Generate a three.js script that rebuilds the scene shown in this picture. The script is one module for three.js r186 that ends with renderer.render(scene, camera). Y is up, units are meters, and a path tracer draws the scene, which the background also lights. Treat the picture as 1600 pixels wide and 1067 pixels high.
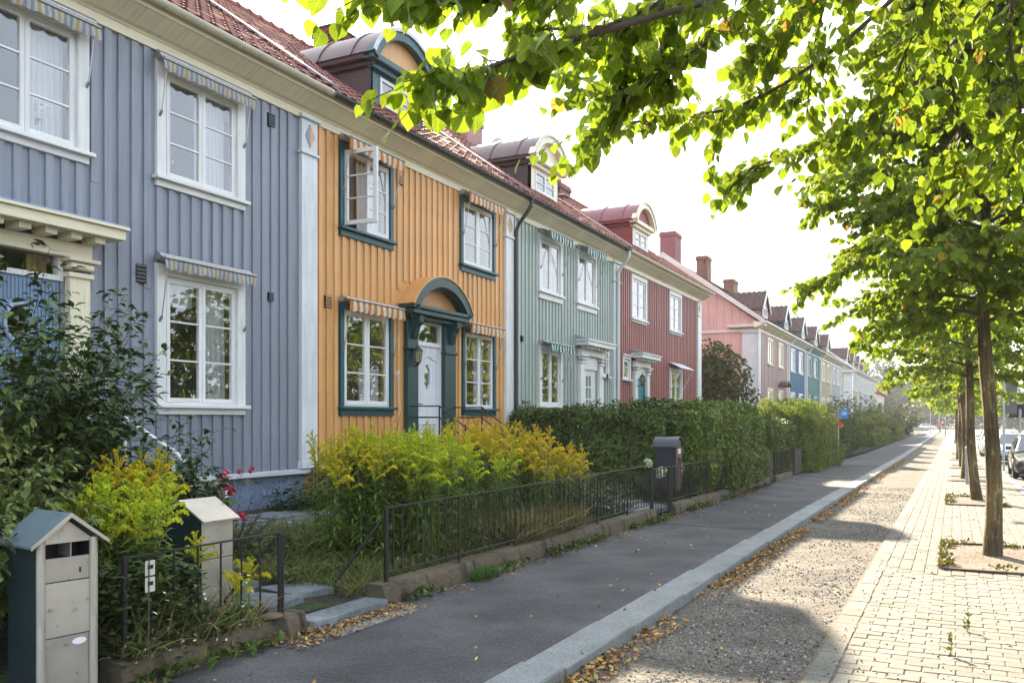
import * as THREE from 'three';
import { mergeGeometries, toCreasedNormals } from 'three/addons/utils/BufferGeometryUtils.js';
import { RoundedBoxGeometry } from 'three/addons/geometries/RoundedBoxGeometry.js';
import { MarchingCubes } from 'three/addons/objects/MarchingCubes.js';

// ---------------------------------------------------------------- camera, sky, sun, exposure
// x: across the street (houses at negative x), y: up, z: along the street (the street runs towards -z); s = -z
const scene = new THREE.Scene();
const EYE = 1.65;
const camera = new THREE.PerspectiveCamera(2 * Math.atan(533.5 / 1366) * 180 / Math.PI, 1600 / 1067, 0.1, 3000);
camera.position.set(0, EYE, 0);
camera.rotation.y = Math.atan(691 / 1366);                 // turned towards the houses
camera.setViewOffset(1600, 1067, 0, -124.5, 1600, 1067);   // risen lens: verticals stay upright
scene.add(camera);
const renderer = new THREE.WebGLRenderer({ antialias: true });
renderer.toneMapping = THREE.LinearToneMapping;
renderer.toneMappingExposure = 6.3;
renderer.shadowMap.enabled = true;
const HAZE = 0.0005;
const SUN_AZ = 30.6 * Math.PI / 180, SUN_EL = 28 * Math.PI / 180;
const sunDir = new THREE.Vector3(-Math.sin(SUN_AZ) * Math.cos(SUN_EL), Math.sin(SUN_EL), -Math.cos(SUN_AZ) * Math.cos(SUN_EL));
const sun = new THREE.DirectionalLight(new THREE.Color().setRGB(1, 0.85, 0.64), 4.5);
sun.target.position.set(0, 0, -20); sun.position.copy(sunDir).multiplyScalar(120).add(sun.target.position);
sun.castShadow = true; sun.shadow.mapSize.set(4096, 4096);
Object.assign(sun.shadow.camera, { left: -70, right: 70, top: 60, bottom: -60, near: 1, far: 400 });
scene.add(sun, sun.target);
const mix3 = (a, b, t) => a + (b - a) * t;
{ // a hazy summer sky: white round the sun and along the horizon, blue overhead and away from the sun
  const W = 512, H = 256, data = new Float32Array(W * H * 4), d = new THREE.Vector3();
  for (let j = 0; j < H; j++) for (let i = 0; i < W; i++) {
    const az = (i + 0.5) / W * 2 * Math.PI - Math.PI, el = ((j + 0.5) / H - 0.5) * Math.PI;
    d.set(Math.cos(el) * Math.cos(az), Math.sin(el), Math.cos(el) * Math.sin(az));
    const up = Math.max(0, d.y), hz = Math.exp(-up * 4.5), th = Math.acos(Math.min(1, d.dot(sunDir)));
    const glow = 0.1 * Math.exp(-th / 0.62) + 0.35 * Math.exp(-th / 0.16), ft = Math.min(1, Math.max(0, (th - 0.45) / 0.9)), far = ft * ft * (3 - 2 * ft);
    const c = [mix3(0.34, 0.272, far), mix3(0.36, 0.318, far), mix3(0.38, 0.39, far)], h = [mix3(0.37, 0.33, far), mix3(0.38, 0.37, far), mix3(0.385, 0.42, far)], o = (j * W + i) * 4;
    for (let k = 0; k < 3; k++) data[o + k] = (c[k] * (1 - hz) + h[k] * hz) + glow * [1, 0.985, 0.95][k];
    data[o + 3] = 1;
  }
  const t = new THREE.DataTexture(data, W, H, THREE.RGBAFormat, THREE.FloatType);
  t.mapping = THREE.EquirectangularReflectionMapping; t.magFilter = t.minFilter = THREE.LinearFilter; t.wrapS = THREE.RepeatWrapping; t.needsUpdate = true;
  scene.background = t; scene.environment = t;
}

// ---------------------------------------------------------------- helpers
function rng(seed) { let a = seed >>> 0; return () => { a = a + 0x6D2B79F5 | 0; let t = Math.imul(a ^ a >>> 15, 1 | a); t = t + Math.imul(t ^ t >>> 7, 61 | t) ^ t; return ((t ^ t >>> 14) >>> 0) / 4294967296; }; }
let R = rng(7);
const rr = (a, b) => a + (b - a) * R(), clamp = (v, a, b) => Math.min(b, Math.max(a, v)), mix = (a, b, t) => a + (b - a) * t;
const V = (x, y, z) => new THREE.Vector3(x, y, z), lin = (r, g, b) => new THREE.Color().setRGB(r, g, b);
const G = (s) => 0.005 * (5 - Math.min(s, 55));            // the ground falls gently along the street
const used = {};
function numbered(n) { const k = used[n] = (used[n] || 0) + 1; return k === 1 ? n : n + '_' + String(k - 1).padStart(3, '0'); }
function mesh(name, geo, mat, parent) {
  const m = new THREE.Mesh(geo, mat); m.name = parent ? name : numbered(name); m.castShadow = m.receiveShadow = true; (parent || scene).add(m); return m;
}
function tag(o, label, category, group) { o.userData.label = label; o.userData.category = category; if (group) o.userData.group = group; return o; }
function thing(name, label, category, [x, y, z] = [0, 0, 0], turn = 0, group) {
  const o = new THREE.Group(); o.name = numbered(name); o.position.set(x, y, z); o.rotation.y = turn; scene.add(o); return tag(o, label, category, group);
}
function part(name, parent) { const o = new THREE.Group(); o.name = name; parent.add(o); return o; }
function ground(o, label, category) { o.userData.kind = 'structure'; return tag(o, label, category); }
function copies(name, geo, mat, list, parent, colours) {   // list of Matrix4
  const m = new THREE.InstancedMesh(geo, mat, list.length); m.name = parent ? name : numbered(name); m.castShadow = m.receiveShadow = true;
  list.forEach((x, i) => { m.setMatrixAt(i, x); if (colours) m.setColorAt(i, colours[i]); });
  (parent || scene).add(m); return m;
}
// geometry with uv in metres
function metric(g, along) {                                // along 'y': grain runs up; 'h': grain runs sideways
  const p = g.attributes.position, n = g.attributes.normal, uv = new Float32Array(p.count * 2), ou = R() * 7, ov = R() * 7;
  for (let i = 0; i < p.count; i++) {
    const ax = Math.abs(n.getX(i)), ay = Math.abs(n.getY(i)), az = Math.abs(n.getZ(i));
    let u, v; if (ax >= ay && ax >= az) { u = p.getZ(i); v = p.getY(i); } else if (ay >= az) { u = p.getX(i); v = p.getZ(i); } else { u = p.getX(i); v = p.getY(i); }
    uv[2 * i] = ou + (along === 'h' ? v : u); uv[2 * i + 1] = ov + (along === 'h' ? u : v);
  }
  g.setAttribute('uv', new THREE.BufferAttribute(uv, 2)); return g;
}
function bx(x0, x1, y0, y1, z0, z1, along) { const g = new THREE.BoxGeometry(Math.abs(x1 - x0), Math.abs(y1 - y0), Math.abs(z1 - z0)); g.translate((x0 + x1) / 2, (y0 + y1) / 2, (z0 + z1) / 2); return metric(g, along); }
function rbx(x0, x1, y0, y1, z0, z1, r, along) { const g = new RoundedBoxGeometry(Math.abs(x1 - x0), Math.abs(y1 - y0), Math.abs(z1 - z0), 1, r); g.translate((x0 + x1) / 2, (y0 + y1) / 2, (z0 + z1) / 2); return metric(g, along); }
const plain = (g) => { const h = g.index ? g.toNonIndexed() : g; for (const k of Object.keys(h.attributes)) if (!['position', 'normal', 'uv'].includes(k)) h.deleteAttribute(k); return h; };
const join = (list) => mergeGeometries(list.map(plain));
function rod(a, b, r0, r1 = r0, seg = 6) {                  // a straight bar between two points
  const d = b.clone().sub(a), g = new THREE.CylinderGeometry(r1, r0, d.length(), seg, 1);
  g.applyQuaternion(new THREE.Quaternion().setFromUnitVectors(V(0, 1, 0), d.clone().normalize())); g.translate((a.x + b.x) / 2, (a.y + b.y) / 2, (a.z + b.z) / 2); return g;
}
function taper(pts, r0, r1, seg = 5, pow = 1) {            // a tapering round limb along points
  const n = pts.length, pos = [], nor = [], uv = [], idx = []; let len = 0;
  const t = V(), a = V(), b = V(), up = V(0.31, 0.2, 0.93);
  for (let i = 0; i < n; i++) {
    t.subVectors(pts[Math.min(n - 1, i + 1)], pts[Math.max(0, i - 1)]).normalize();
    a.crossVectors(t, Math.abs(t.dot(up)) > 0.95 ? V(1, 0, 0) : up).normalize(); b.crossVectors(t, a);
    if (i) len += pts[i].distanceTo(pts[i - 1]);
    const rad = mix(r0, r1, Math.pow(i / (n - 1), pow));
    for (let k = 0; k <= seg; k++) { const f = k / seg * 2 * Math.PI, c = Math.cos(f), s = Math.sin(f); nor.push(a.x * c + b.x * s, a.y * c + b.y * s, a.z * c + b.z * s); pos.push(pts[i].x + rad * (a.x * c + b.x * s), pts[i].y + rad * (a.y * c + b.y * s), pts[i].z + rad * (a.z * c + b.z * s)); uv.push(k / seg * 0.5, len); }
    if (i) for (let k = 0; k < seg; k++) { const o = (i - 1) * (seg + 1) + k; idx.push(o, o + 1, o + seg + 1, o + 1, o + seg + 2, o + seg + 1); }
  }
  const g = new THREE.BufferGeometry(); g.setAttribute('position', new THREE.Float32BufferAttribute(pos, 3)); g.setAttribute('normal', new THREE.Float32BufferAttribute(nor, 3)); g.setAttribute('uv', new THREE.Float32BufferAttribute(uv, 2)); g.setIndex(idx); return g;
}
function profile(pts, len, closed = true) {                // an outline in (x, y) run along -z for len metres, flat shaded
  const sh = new THREE.Shape(pts.map(([x, y]) => new THREE.Vector2(x, y))), g = new THREE.ExtrudeGeometry(sh, { depth: len, bevelEnabled: false });
  g.translate(0, 0, -len); return metric(g, 'h');
}

// ---------------------------------------------------------------- textures (colour, grain and wear only)
const H2 = (x, y, s) => { let h = Math.imul(x, 374761393) + Math.imul(y, 668265263) + Math.imul(s, 2147483647 ^ 0x5bd1e995) | 0; h = Math.imul(h ^ h >>> 13, 1274126177); return ((h ^ h >>> 16) >>> 0) / 4294967296; };
function noise(x, y, px, py, s) {                          // value noise that wraps after px, py cells
  const xi = Math.floor(x), yi = Math.floor(y), fx = x - xi, fy = y - yi, u = fx * fx * (3 - 2 * fx), v = fy * fy * (3 - 2 * fy), w = (a, p) => ((a % p) + p) % p;
  const a = H2(w(xi, px), w(yi, py), s), b = H2(w(xi + 1, px), w(yi, py), s), c = H2(w(xi, px), w(yi + 1, py), s), d = H2(w(xi + 1, px), w(yi + 1, py), s);
  return a + (b - a) * u + (c - a) * v + (a - b - c + d) * u * v;
}
function fbm(u, v, fx, fy, oct, s) { let t = 0, a = 0.5, n = 0; for (let i = 0; i < oct; i++) { t += a * noise(u * fx, v * fy, fx, fy, s + i * 17); n += a; a *= 0.5; fx *= 2; fy *= 2; } return t / n; }
function tex(w, h, fn, colour = true, rx = 1, ry = 1) {
  const data = new Uint8Array(w * h * 4);
  for (let j = 0; j < h; j++) for (let i = 0; i < w; i++) { const c = fn(i / w, j / h), o = (j * w + i) * 4; if (typeof c === 'number') data[o] = data[o + 1] = data[o + 2] = clamp(c, 0, 1) * 255; else for (let k = 0; k < 3; k++) data[o + k] = clamp(c[k], 0, 1) * 255; data[o + 3] = 255; }
  const t = new THREE.DataTexture(data, w, h); t.wrapS = t.wrapT = THREE.RepeatWrapping; t.magFilter = t.minFilter = THREE.LinearFilter; t.repeat.set(rx, ry); if (colour) t.colorSpace = THREE.SRGBColorSpace; t.needsUpdate = true; return t;
}
const paintFn = (u, v) => { const w = fbm(u, v, 90, 8, 4, 21); return 0.91 + 0.12 * (fbm(u, v, 64, 3, 3, 3) - 0.5) + 0.1 * (fbm(u, v, 3, 3, 5, 9) - 0.5) - (w > 0.7 ? (w - 0.7) * 0.6 : 0); };
const paintTex = tex(512, 512, paintFn, true, 0.5, 0.5), paintBump = tex(512, 512, (u, v) => 0.5 + 0.5 * (fbm(u, v, 64, 3, 3, 3) - 0.5), false, 0.5, 0.5);
const asphaltTex = tex(1024, 1024, (u, v) => { const f = noise(u * 300, v * 300, 300, 300, 5), g = fbm(u, v, 4, 4, 5, 8), l = H2(Math.floor(u * 512), Math.floor(v * 512), 4), k = 0.64 + 0.4 * (f - 0.5) + 0.5 * (g - 0.5) + (l > 0.94 ? 0.3 : l < 0.1 ? -0.2 : 0); return [k, k * 0.985, k * 1.0]; }, true, 0.5, 0.5);
const asphaltBump = tex(512, 512, (u, v) => noise(u * 170, v * 170, 170, 170, 15) * 0.7 + 0.3 * noise(u * 60, v * 60, 60, 60, 16), false, 0.5, 0.5);
const gravelTex = tex(1024, 1024, (u, v) => { const f = noise(u * 150, v * 150, 150, 150, 35), g = fbm(u, v, 5, 5, 5, 38), l = H2(Math.floor(u * 340), Math.floor(v * 340), 34), k = 0.66 + 0.42 * (f - 0.5) + 0.36 * (g - 0.5) + (l > 0.93 ? 0.2 : l < 0.06 ? -0.26 : 0); return [k, k * 0.965, k * 0.9]; }, true, 0.45, 0.45);
const gravelBump = tex(1024, 1024, (u, v) => 0.5 * noise(u * 150, v * 150, 150, 150, 35) + 0.3 * noise(u * 60, v * 60, 60, 60, 36) + 0.3 * noise(u * 22, v * 22, 22, 22, 37), false, 0.45, 0.45);
const graniteTex = tex(512, 512, (u, v) => { const l = H2(Math.floor(u * 256), Math.floor(v * 256), 44), f = noise(u * 110, v * 110, 110, 110, 45), g = fbm(u, v, 4, 4, 4, 48), k = 0.78 + 0.2 * (f - 0.5) + 0.2 * (g - 0.5) + (l > 0.9 ? 0.1 : l < 0.12 ? -0.16 : 0); return [k * 0.98, k, k * 1.01]; }, true, 1, 1);
const concreteTex = tex(512, 512, (u, v) => { const f = fbm(u, v, 40, 40, 3, 55), g = fbm(u, v, 3, 3, 5, 58), st = fbm(u, v, 22, 2, 4, 59), k = 0.72 + 0.24 * (f - 0.5) + 0.34 * (g - 0.5) - (st > 0.58 ? (st - 0.58) * 1.3 : 0); return [k, k * 0.95, k * 0.86]; }, true, 0.5, 0.5);
const roughBump = tex(512, 512, (u, v) => fbm(u, v, 24, 24, 5, 61), false, 0.5, 0.5);
const clayTex = tex(256, 256, (u, v) => { const k = 0.85 + 0.3 * (fbm(u, v, 12, 12, 4, 71) - 0.5) - (fbm(u, v, 6, 6, 4, 73) > 0.62 ? 0.14 : 0); return [k, k, k]; }, true, 1.4, 1.4);
const barkTex = tex(512, 512, (u, v) => { const f = fbm(u, v, 26, 7, 4, 81), g = fbm(u, v, 4, 3, 4, 83), li = fbm(u, v, 14, 12, 4, 85), k = 0.58 + 0.55 * (f - 0.5) + 0.3 * (g - 0.5); return li > 0.62 ? [k * 1.12 + 0.1, k * 1.12 + 0.11, k + 0.08] : [k, k * 0.93, k * 0.72]; }, true, 2, 0.7);
const barkBump = tex(512, 512, (u, v) => fbm(u, v, 26, 7, 5, 81), false, 2, 0.7);
const metalTex = tex(256, 256, (u, v) => { const k = 0.88 + 0.14 * (fbm(u, v, 6, 6, 5, 91) - 0.5); return [k, k * 0.99, k * 0.975]; }, true, 2, 2);
const soilTex = tex(512, 512, (u, v) => { const f = noise(u * 90, v * 90, 90, 90, 101), g = fbm(u, v, 5, 5, 5, 103), k = 0.4 + 0.35 * (f - 0.5) + 0.4 * (g - 0.5); return g > 0.5 ? [k * 0.85, k, k * 0.5] : [k * 1.05, k * 0.9, k * 0.65]; }, true, 0.6, 0.6);
const slabTex = tex(512, 512, (u, v) => { const f = fbm(u, v, 30, 30, 3, 111), g = fbm(u, v, 3, 3, 5, 113), k = 0.72 + 0.2 * (f - 0.5) + 0.4 * (g - 0.5); return [k * 0.97, k, k * 1.02]; }, true, 0.8, 0.8);
const leafTex = tex(64, 64, (u, v) => { const m = Math.abs(u - 0.5), rib = Math.min(m * 9, Math.abs(((v * 6 - m * 5) % 1 + 1) % 1 - 0.5) * 3.2), k = 0.83 + 0.12 * (fbm(u, v, 6, 6, 3, 121) - 0.5) + (rib < 0.3 ? 0.15 : 0); return [k, k, k * 0.9]; }, true);

// ---------------------------------------------------------------- materials (linear base colours)
const std = (c, o = {}) => new THREE.MeshStandardMaterial({ color: c, roughness: 0.7, side: THREE.DoubleSide, ...o });
const paint = (r, g, b, o = {}) => std(lin(r, g, b), { map: paintTex, bumpMap: paintBump, bumpScale: 0.003, roughness: 0.4, ...o });
const tones = (r, g, b, o) => [1, 0.92, 1.07, 0.97].map((k) => paint(r * k, g * k, b * k, o));
const white = paint(0.8, 0.79, 0.76), cream = paint(0.88, 0.79, 0.57), iron = std(lin(0.022, 0.02, 0.019), { roughness: 0.5, map: metalTex, metalness: 0.2 });
const glass = new THREE.MeshPhysicalMaterial({ color: 0xffffff, roughness: 0.0, transmission: 1, thickness: 0, ior: 1.85, side: THREE.DoubleSide });
const dark = std(lin(0.012, 0.012, 0.013), { roughness: 0.8 });
const roomMat = std(lin(0.22, 0.2, 0.17), { roughness: 0.95 });
const bark = std(lin(0.3, 0.24, 0.15), { map: barkTex, bumpMap: barkBump, bumpScale: 0.012, roughness: 0.95 });
const twig = std(lin(0.075, 0.055, 0.04), { roughness: 0.9 });
const stemGreen = std(lin(0.09, 0.13, 0.035), { roughness: 0.8 });
const leafMat = (o = {}) => new THREE.MeshPhysicalMaterial({ color: 0xffffff, map: leafTex, roughness: 0.75, transmission: 0.5, thickness: 0, ior: 1.35, specularIntensity: 0.35, side: THREE.DoubleSide, ...o });
const silver = std(lin(0.52, 0.53, 0.54), { roughness: 0.4, metalness: 0.75, map: metalTex });
const clothMat = (map, o = {}) => new THREE.MeshPhysicalMaterial({ map, roughness: 0.95, transmission: 0.35, thickness: 0, ior: 1.2, side: THREE.DoubleSide, ...o });

// ---------------------------------------------------------------- ground, pavement, kerb, gravel strip, paved strip, road
const asphalt = std(lin(0.135, 0.132, 0.132), { map: asphaltTex, bumpMap: asphaltBump, bumpScale: 0.006, roughness: 0.9 });
const asphaltDark = std(lin(0.082, 0.08, 0.084), { map: asphaltTex, bumpMap: asphaltBump, bumpScale: 0.006, roughness: 0.9 });
const roadMat = std(lin(0.2, 0.19, 0.18), { map: asphaltTex, bumpMap: asphaltBump, bumpScale: 0.005, roughness: 0.92 });
const gravelMat = std(lin(0.2, 0.185, 0.165), { map: gravelTex, bumpMap: gravelBump, bumpScale: 0.025, roughness: 0.97 });
const granite = [1, 0.93, 1.06].map((k) => std(lin(0.31 * k, 0.31 * k, 0.3 * k), { map: graniteTex, bumpMap: roughBump, bumpScale: 0.004, roughness: 0.85 }));
const concrete = std(lin(0.19, 0.165, 0.13), { map: concreteTex, bumpMap: roughBump, bumpScale: 0.012, roughness: 0.95 });
const soil = std(lin(0.16, 0.17, 0.1), { map: soilTex, bumpMap: gravelBump, bumpScale: 0.03, roughness: 1 });
const slabStone = std(lin(0.3, 0.315, 0.32), { map: slabTex, bumpMap: roughBump, bumpScale: 0.01, roughness: 0.85 });
function strip(name, x0, x1, list, dy, mat, height = (x, s) => G(s), cols = 1) {  // a sheet that follows the fall of the street; list: stations along s
  const pos = [], uv = [], idx = [];
  list.forEach((s, i) => { for (let k = 0; k <= cols; k++) { const x = mix(x0, x1, k / cols); pos.push(x, height(x, s) + dy, -s); uv.push(x, s); if (i && k) { const a = (i - 1) * (cols + 1) + k - 1, b = a + cols + 1; idx.push(a, a + 1, b, a + 1, b + 1, b); } } });
  const g = new THREE.BufferGeometry(); g.setAttribute('position', new THREE.Float32BufferAttribute(pos, 3)); g.setAttribute('uv', new THREE.Float32BufferAttribute(uv, 2)); g.setIndex(idx); g.computeVertexNormals(); return mesh(name, g, mat);
}
const stations = (a, b, d) => { const l = []; for (let s = a; s < b; s += d) l.push(s); l.push(b); return l; };
ground(strip('ground', -900, 900, [-200, 5, 55, 300, 1500], -0.3, soil), 'green and brown land lying under the whole street', 'ground');
ground(strip('sidewalk', -4.75, -2.62, [-12, 5, 55, 230], 0, asphalt), 'grey asphalt pavement between garden walls and granite kerb', 'pavement');
const patch = (x0, x1, s0, s1, label) => ground(strip('asphalt_patch', x0, x1, stations(s0, s1, 1), 0.004, asphaltDark), label, 'asphalt patch');
patch(-4.5, -2.64, 13.9, 19.5, 'darker asphalt patch across the pavement before the narrow garden gate');
patch(-4.9, -2.64, 36.4, 38.6, 'darker asphalt strip across the pavement by the grey cabinet');
ground(strip('road', 1.66, 9.5, [-20, 5, 55, 400], -0.12, roadMat), 'sunlit pale asphalt road where the cars are parked', 'road');
ground(strip('opposite_pavement', 9.5, 12, [-20, 5, 55, 400], -0.02, roadMat), 'pavement on the other side of the road', 'pavement');
ground(strip('cross_street', -40, 1.66, [229.99, 250], -0.1, roadMat), 'asphalt street crossing at the far end of the pavement', 'road');

R = rng(9);
{ // open cracks and seams in the old asphalt
  const tar = std(lin(0.02, 0.02, 0.021), { roughness: 0.95 });
  const crack = (pts, w, label) => { const pos = [], idx = []; let n = 0; const c = new THREE.CatmullRomCurve3(pts.map(([x, s]) => V(x, 0, s))).getPoints(46); c.forEach((p, i) => { const q = c[Math.min(i + 1, c.length - 1)].clone().sub(c[Math.max(0, i - 1)]).normalize(), ww = w * rr(0.3, 1), jx = rr(-0.012, 0.012); pos.push(p.x + jx - q.z * ww, G(p.z) + 0.0085, -(p.z + q.x * ww + jx), p.x + jx + q.z * ww, G(p.z) + 0.0085, -(p.z - q.x * ww + jx)); if (i) idx.push(n - 2, n - 1, n, n - 1, n + 1, n); n += 2; }); const g = new THREE.BufferGeometry(); g.setAttribute('position', new THREE.Float32BufferAttribute(pos, 3)); g.setIndex(idx); g.computeVertexNormals(); ground(mesh('asphalt_crack', g, tar), label, 'crack'); };
  crack([[-4.45, 13.75], [-3.9, 13.95], [-3.3, 13.85], [-2.66, 13.98]], 0.009, 'seam where the darker asphalt patch begins');
  crack([[-4.4, 10.4], [-4.0, 10.7], [-3.7, 11.5], [-3.75, 12.3], [-3.4, 13.2]], 0.004, 'thin wandering crack in the pavement beside the goldenrod');
  crack([[-2.68, 6.1], [-3.1, 6.3], [-3.4, 6.9], [-3.3, 7.6]], 0.004, 'short crack in the pavement near the kerb');
  crack([[-4.4, 19.4], [-3.6, 19.6], [-2.66, 19.5]], 0.01, 'seam where the darker asphalt patch ends');
}
R = rng(11);
{ // kerb stones
  const k = part('kerb', scene); ground(k, 'row of pale granite kerb stones beside the asphalt pavement', 'kerb');
  let s = 2.6; const lens = [1.46, 1.52, 1.38, 1.5], geos = lens.map((l) => rbx(0, 0.33, -0.17, 0, -l + 0.02, 0, 0.014));
  for (let i = 0; s < 120; i++) {
    const v = Math.floor(R() * 4), m = mesh('kerb_stone', geos[v], granite[Math.floor(R() * 3)], k);
    m.position.set(-2.63 + rr(-0.008, 0.008), G(s) + 0.008 + rr(-0.003, 0.003), -s); m.rotation.set(0.005, rr(-0.003, 0.003), rr(-0.005, 0.003)); s += lens[v];
  }
  const far = mesh('kerb_stones', bx(0, 0.33, -0.16, 0.01, -108, 0), granite[0], k); far.position.set(-2.63, G(120), -s); far.userData.kind = 'stuff';
  ground(strip('kerb_bed', -2.64, -2.28, [-10, 5, 55, 240], -0.12, dark), 'dark joint bed beneath the granite kerb stones', 'kerb');
}
const bump2 = (x, s) => 0.03 * (fbm(((x + 50) % 16) / 16, ((s + 50) % 16) / 16, 10, 10, 4, 130) - 0.5) + 0.012 * (noise(((x + 50) * 9) % 512, ((s + 50) * 9) % 512, 512, 512, 131) - 0.5);
ground(strip('gravel_strip', -2.31, -0.88, [...stations(2.5, 26, 0.07), ...stations(26.4, 60, 0.8), 230], -0.09, gravelMat, (x, s) => G(s) + bump2(x, s), 22), 'strip of trodden gravel between kerb and paving', 'gravel');
const PAVE = -0.06;                                         // paving lies a little above the gravel
const treeS = [4.0, 12.95, 22.4, 31.4, 40.4, 49.5, 58.5, 67.5, 77, 87, 98, 110];
const beds = treeS.map((s) => [-0.08, 1.08, s - 1.5, s + 0.9]);
const inBed = (x, s, e = 0) => beds.some(([a, b, c, d]) => x > a - e && x < b + e && s > c - e && s < d + e);
{ // concrete pavers: each near one a mesh of its own
  const root = part('paving', scene); ground(root, 'strip of pale concrete pavers beside the row of lime trees', 'paving');
  const sand = std(lin(0.24, 0.2, 0.145), { map: gravelTex, roughness: 1 });
  const bed = strip('joint_sand', -0.92, 1.52, [2, 5, 55, 230], PAVE - 0.007, sand); scene.remove(bed); root.add(bed);
  const mk = (a, b) => { const g = new RoundedBoxGeometry(a - 0.007, 0.06, b - 0.007, 1, 0.008); g.translate(0, -0.03, 0); return metric(g); };
  const geoA = [mk(0.21, 0.14), mk(0.21, 0.14)], geoB = [mk(0.14, 0.21), mk(0.14, 0.21)], edge = [mk(0.175, 0.35), mk(0.175, 0.35)], half = [mk(0.105, 0.14), mk(0.105, 0.14)], kinds = [geoA, geoB, edge, half];
  const pv = [[1, 1, 1], [0.84, 0.87, 0.88], [1.13, 1.1, 1.05], [0.93, 0.89, 0.82]].map(([r, g, b]) => std(lin(0.232 * r, 0.207 * g, 0.168 * b), { map: graniteTex, bumpMap: roughBump, bumpScale: 0.003, roughness: 0.92 }));
  const all = [];
  for (let s = 3.4, r = 0; s < 10.95; s += 0.14, r++) { if (r % 2) all.push([-0.72 + 0.0525, s + 0.07, 3]); for (let x = -0.72 + (r % 2) * 0.105; x < 1.42; x += 0.21) all.push([x + 0.105, s + 0.07, 0]); }
  for (let s = 10.97, r = 0; s < 62; s += 0.21, r++) for (let x = -0.72 + 0.07, c = 0; x < 1.5; x += 0.14, c++) all.push([x, s + 0.105 + (c % 2) * 0.105, 1]);
  for (let s = 3.4; s < 62; s += 0.35) all.push([-0.812 + rr(-0.006, 0.006), s + 0.175, 2]);
  const keep = all.filter(([x, s]) => !inBed(x, s, 0.03)), inView = ([x, s]) => s > 5.2 && x < 0.56 * s - 2.3;
  const near = keep.filter(inView).sort((a, b) => a[1] - b[1]).slice(0, 300), set = new Set(near), rest = [[], [], [], []], o = new THREE.Object3D(), col = [[], [], [], []];
  for (const q of keep) {
    const [x, s, kind] = q, y = G(s) + PAVE + rr(-0.003, 0.003), rx = rr(-0.012, 0.012), rz = rr(-0.014, 0.014), ry = rr(-0.012, 0.012);
    if (set.has(q)) { const m = mesh('paver', kinds[kind][R() * 2 | 0], pv[R() * 4 | 0], root); m.position.set(x, y, -s); m.rotation.set(rx, ry, rz); }
    else { o.position.set(x, y, -s); o.rotation.set(rx, ry, rz); o.updateMatrix(); rest[kind].push(o.matrix.clone()); const k = rr(0.78, 1.16); col[kind].push(lin(0.232 * k, 0.207 * k * rr(0.97, 1.02), 0.168 * k)); }
  }
  const cm = std(lin(1, 1, 1), { map: graniteTex, bumpMap: roughBump, bumpScale: 0.003, roughness: 0.92 });
  kinds.forEach((g, i) => { const c = copies('pavers', g[0], cm, rest[i], root, col[i]); c.userData.kind = 'stuff'; });
  ground(strip('far_paving', -0.9, 1.52, [62, 230], PAVE, std(lin(0.25, 0.222, 0.18), { map: graniteTex, roughness: 0.95 })), 'pale paving running on towards the end of the street', 'paving');
  const rk = part('road_kerb', scene); ground(rk, 'low grey kerb between the paving and the parked cars', 'kerb');
  const rg = rbx(-0.07, 0.07, -0.14, 0, -0.98, 0, 0.012); for (let s = 8; s < 60; s += 1) { const m = mesh('kerb_stone', rg, granite[R() * 3 | 0], rk); m.position.set(1.6, G(s) + PAVE + 0.008, -s); }
  const fk = mesh('kerb_stones', bx(-0.07, 0.07, -0.14, 0, -150, 0), granite[0], rk); fk.position.set(1.6, G(60) + PAVE + 0.008, -60); fk.userData.kind = 'stuff';
}
{ // planting beds round the street trees
  const timber = std(lin(0.16, 0.12, 0.08), { map: barkTex, roughness: 0.95 });
  const bedSoil = std(lin(0.33, 0.27, 0.24), { map: gravelTex, bumpMap: gravelBump, bumpScale: 0.03, roughness: 1 });
  beds.slice(1, 7).forEach(([a, b, c, d], i) => {
    const t = thing('tree_bed', ['square gravel bed with worn edging and weeds around the thickest lime trunk', 'small weedy bed around the leaning lime trunk', 'small bed around the lime tree just past the lamp post', ...Array(3).fill('narrow bed around one of the farther lime trees past the lamp post')][i], 'tree bed', [0, 0, 0], 0, 'beds of the street trees');
    const y = (s) => G(s) + PAVE;
    mesh('soil', bx(a, b, y(c) - 0.03, y(c) + 0.006, -d, -c), bedSoil, t);
    mesh('edging', rbx(a - 0.03, b, y(c) - 0.05, y(c) + 0.03, -c - 0.02, -c + 0.05, 0.01, 'h'), timber, t); mesh('edging', rbx(a, b, y(d) - 0.05, y(d) + 0.045, -d - 0.05, -d + 0.01, 0.01, 'h'), timber, t);
    mesh('edging_stone', rbx(a - 0.08, a + 0.02, y(c) - 0.05, y(c) + 0.03, -c - 0.75, -c - 0.1, 0.012), granite[1], t);
  });
}
R = rng(23);
const deadLeaf = (() => { const g = new THREE.PlaneGeometry(1, 0.62, 3, 2), p = g.attributes.position; for (let i = 0; i < p.count; i++) { const x = p.getX(i), y = p.getY(i), taper_ = 1 - 3.2 * x * x; p.setXYZ(i, x, 0.35 * x * x + 0.9 * y * y + 0.12 * x * y, y * Math.max(0.12, taper_)); } g.computeVertexNormals(); return g; })();
const deadMat = std(lin(1, 1, 1), { roughness: 0.9 });
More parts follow.
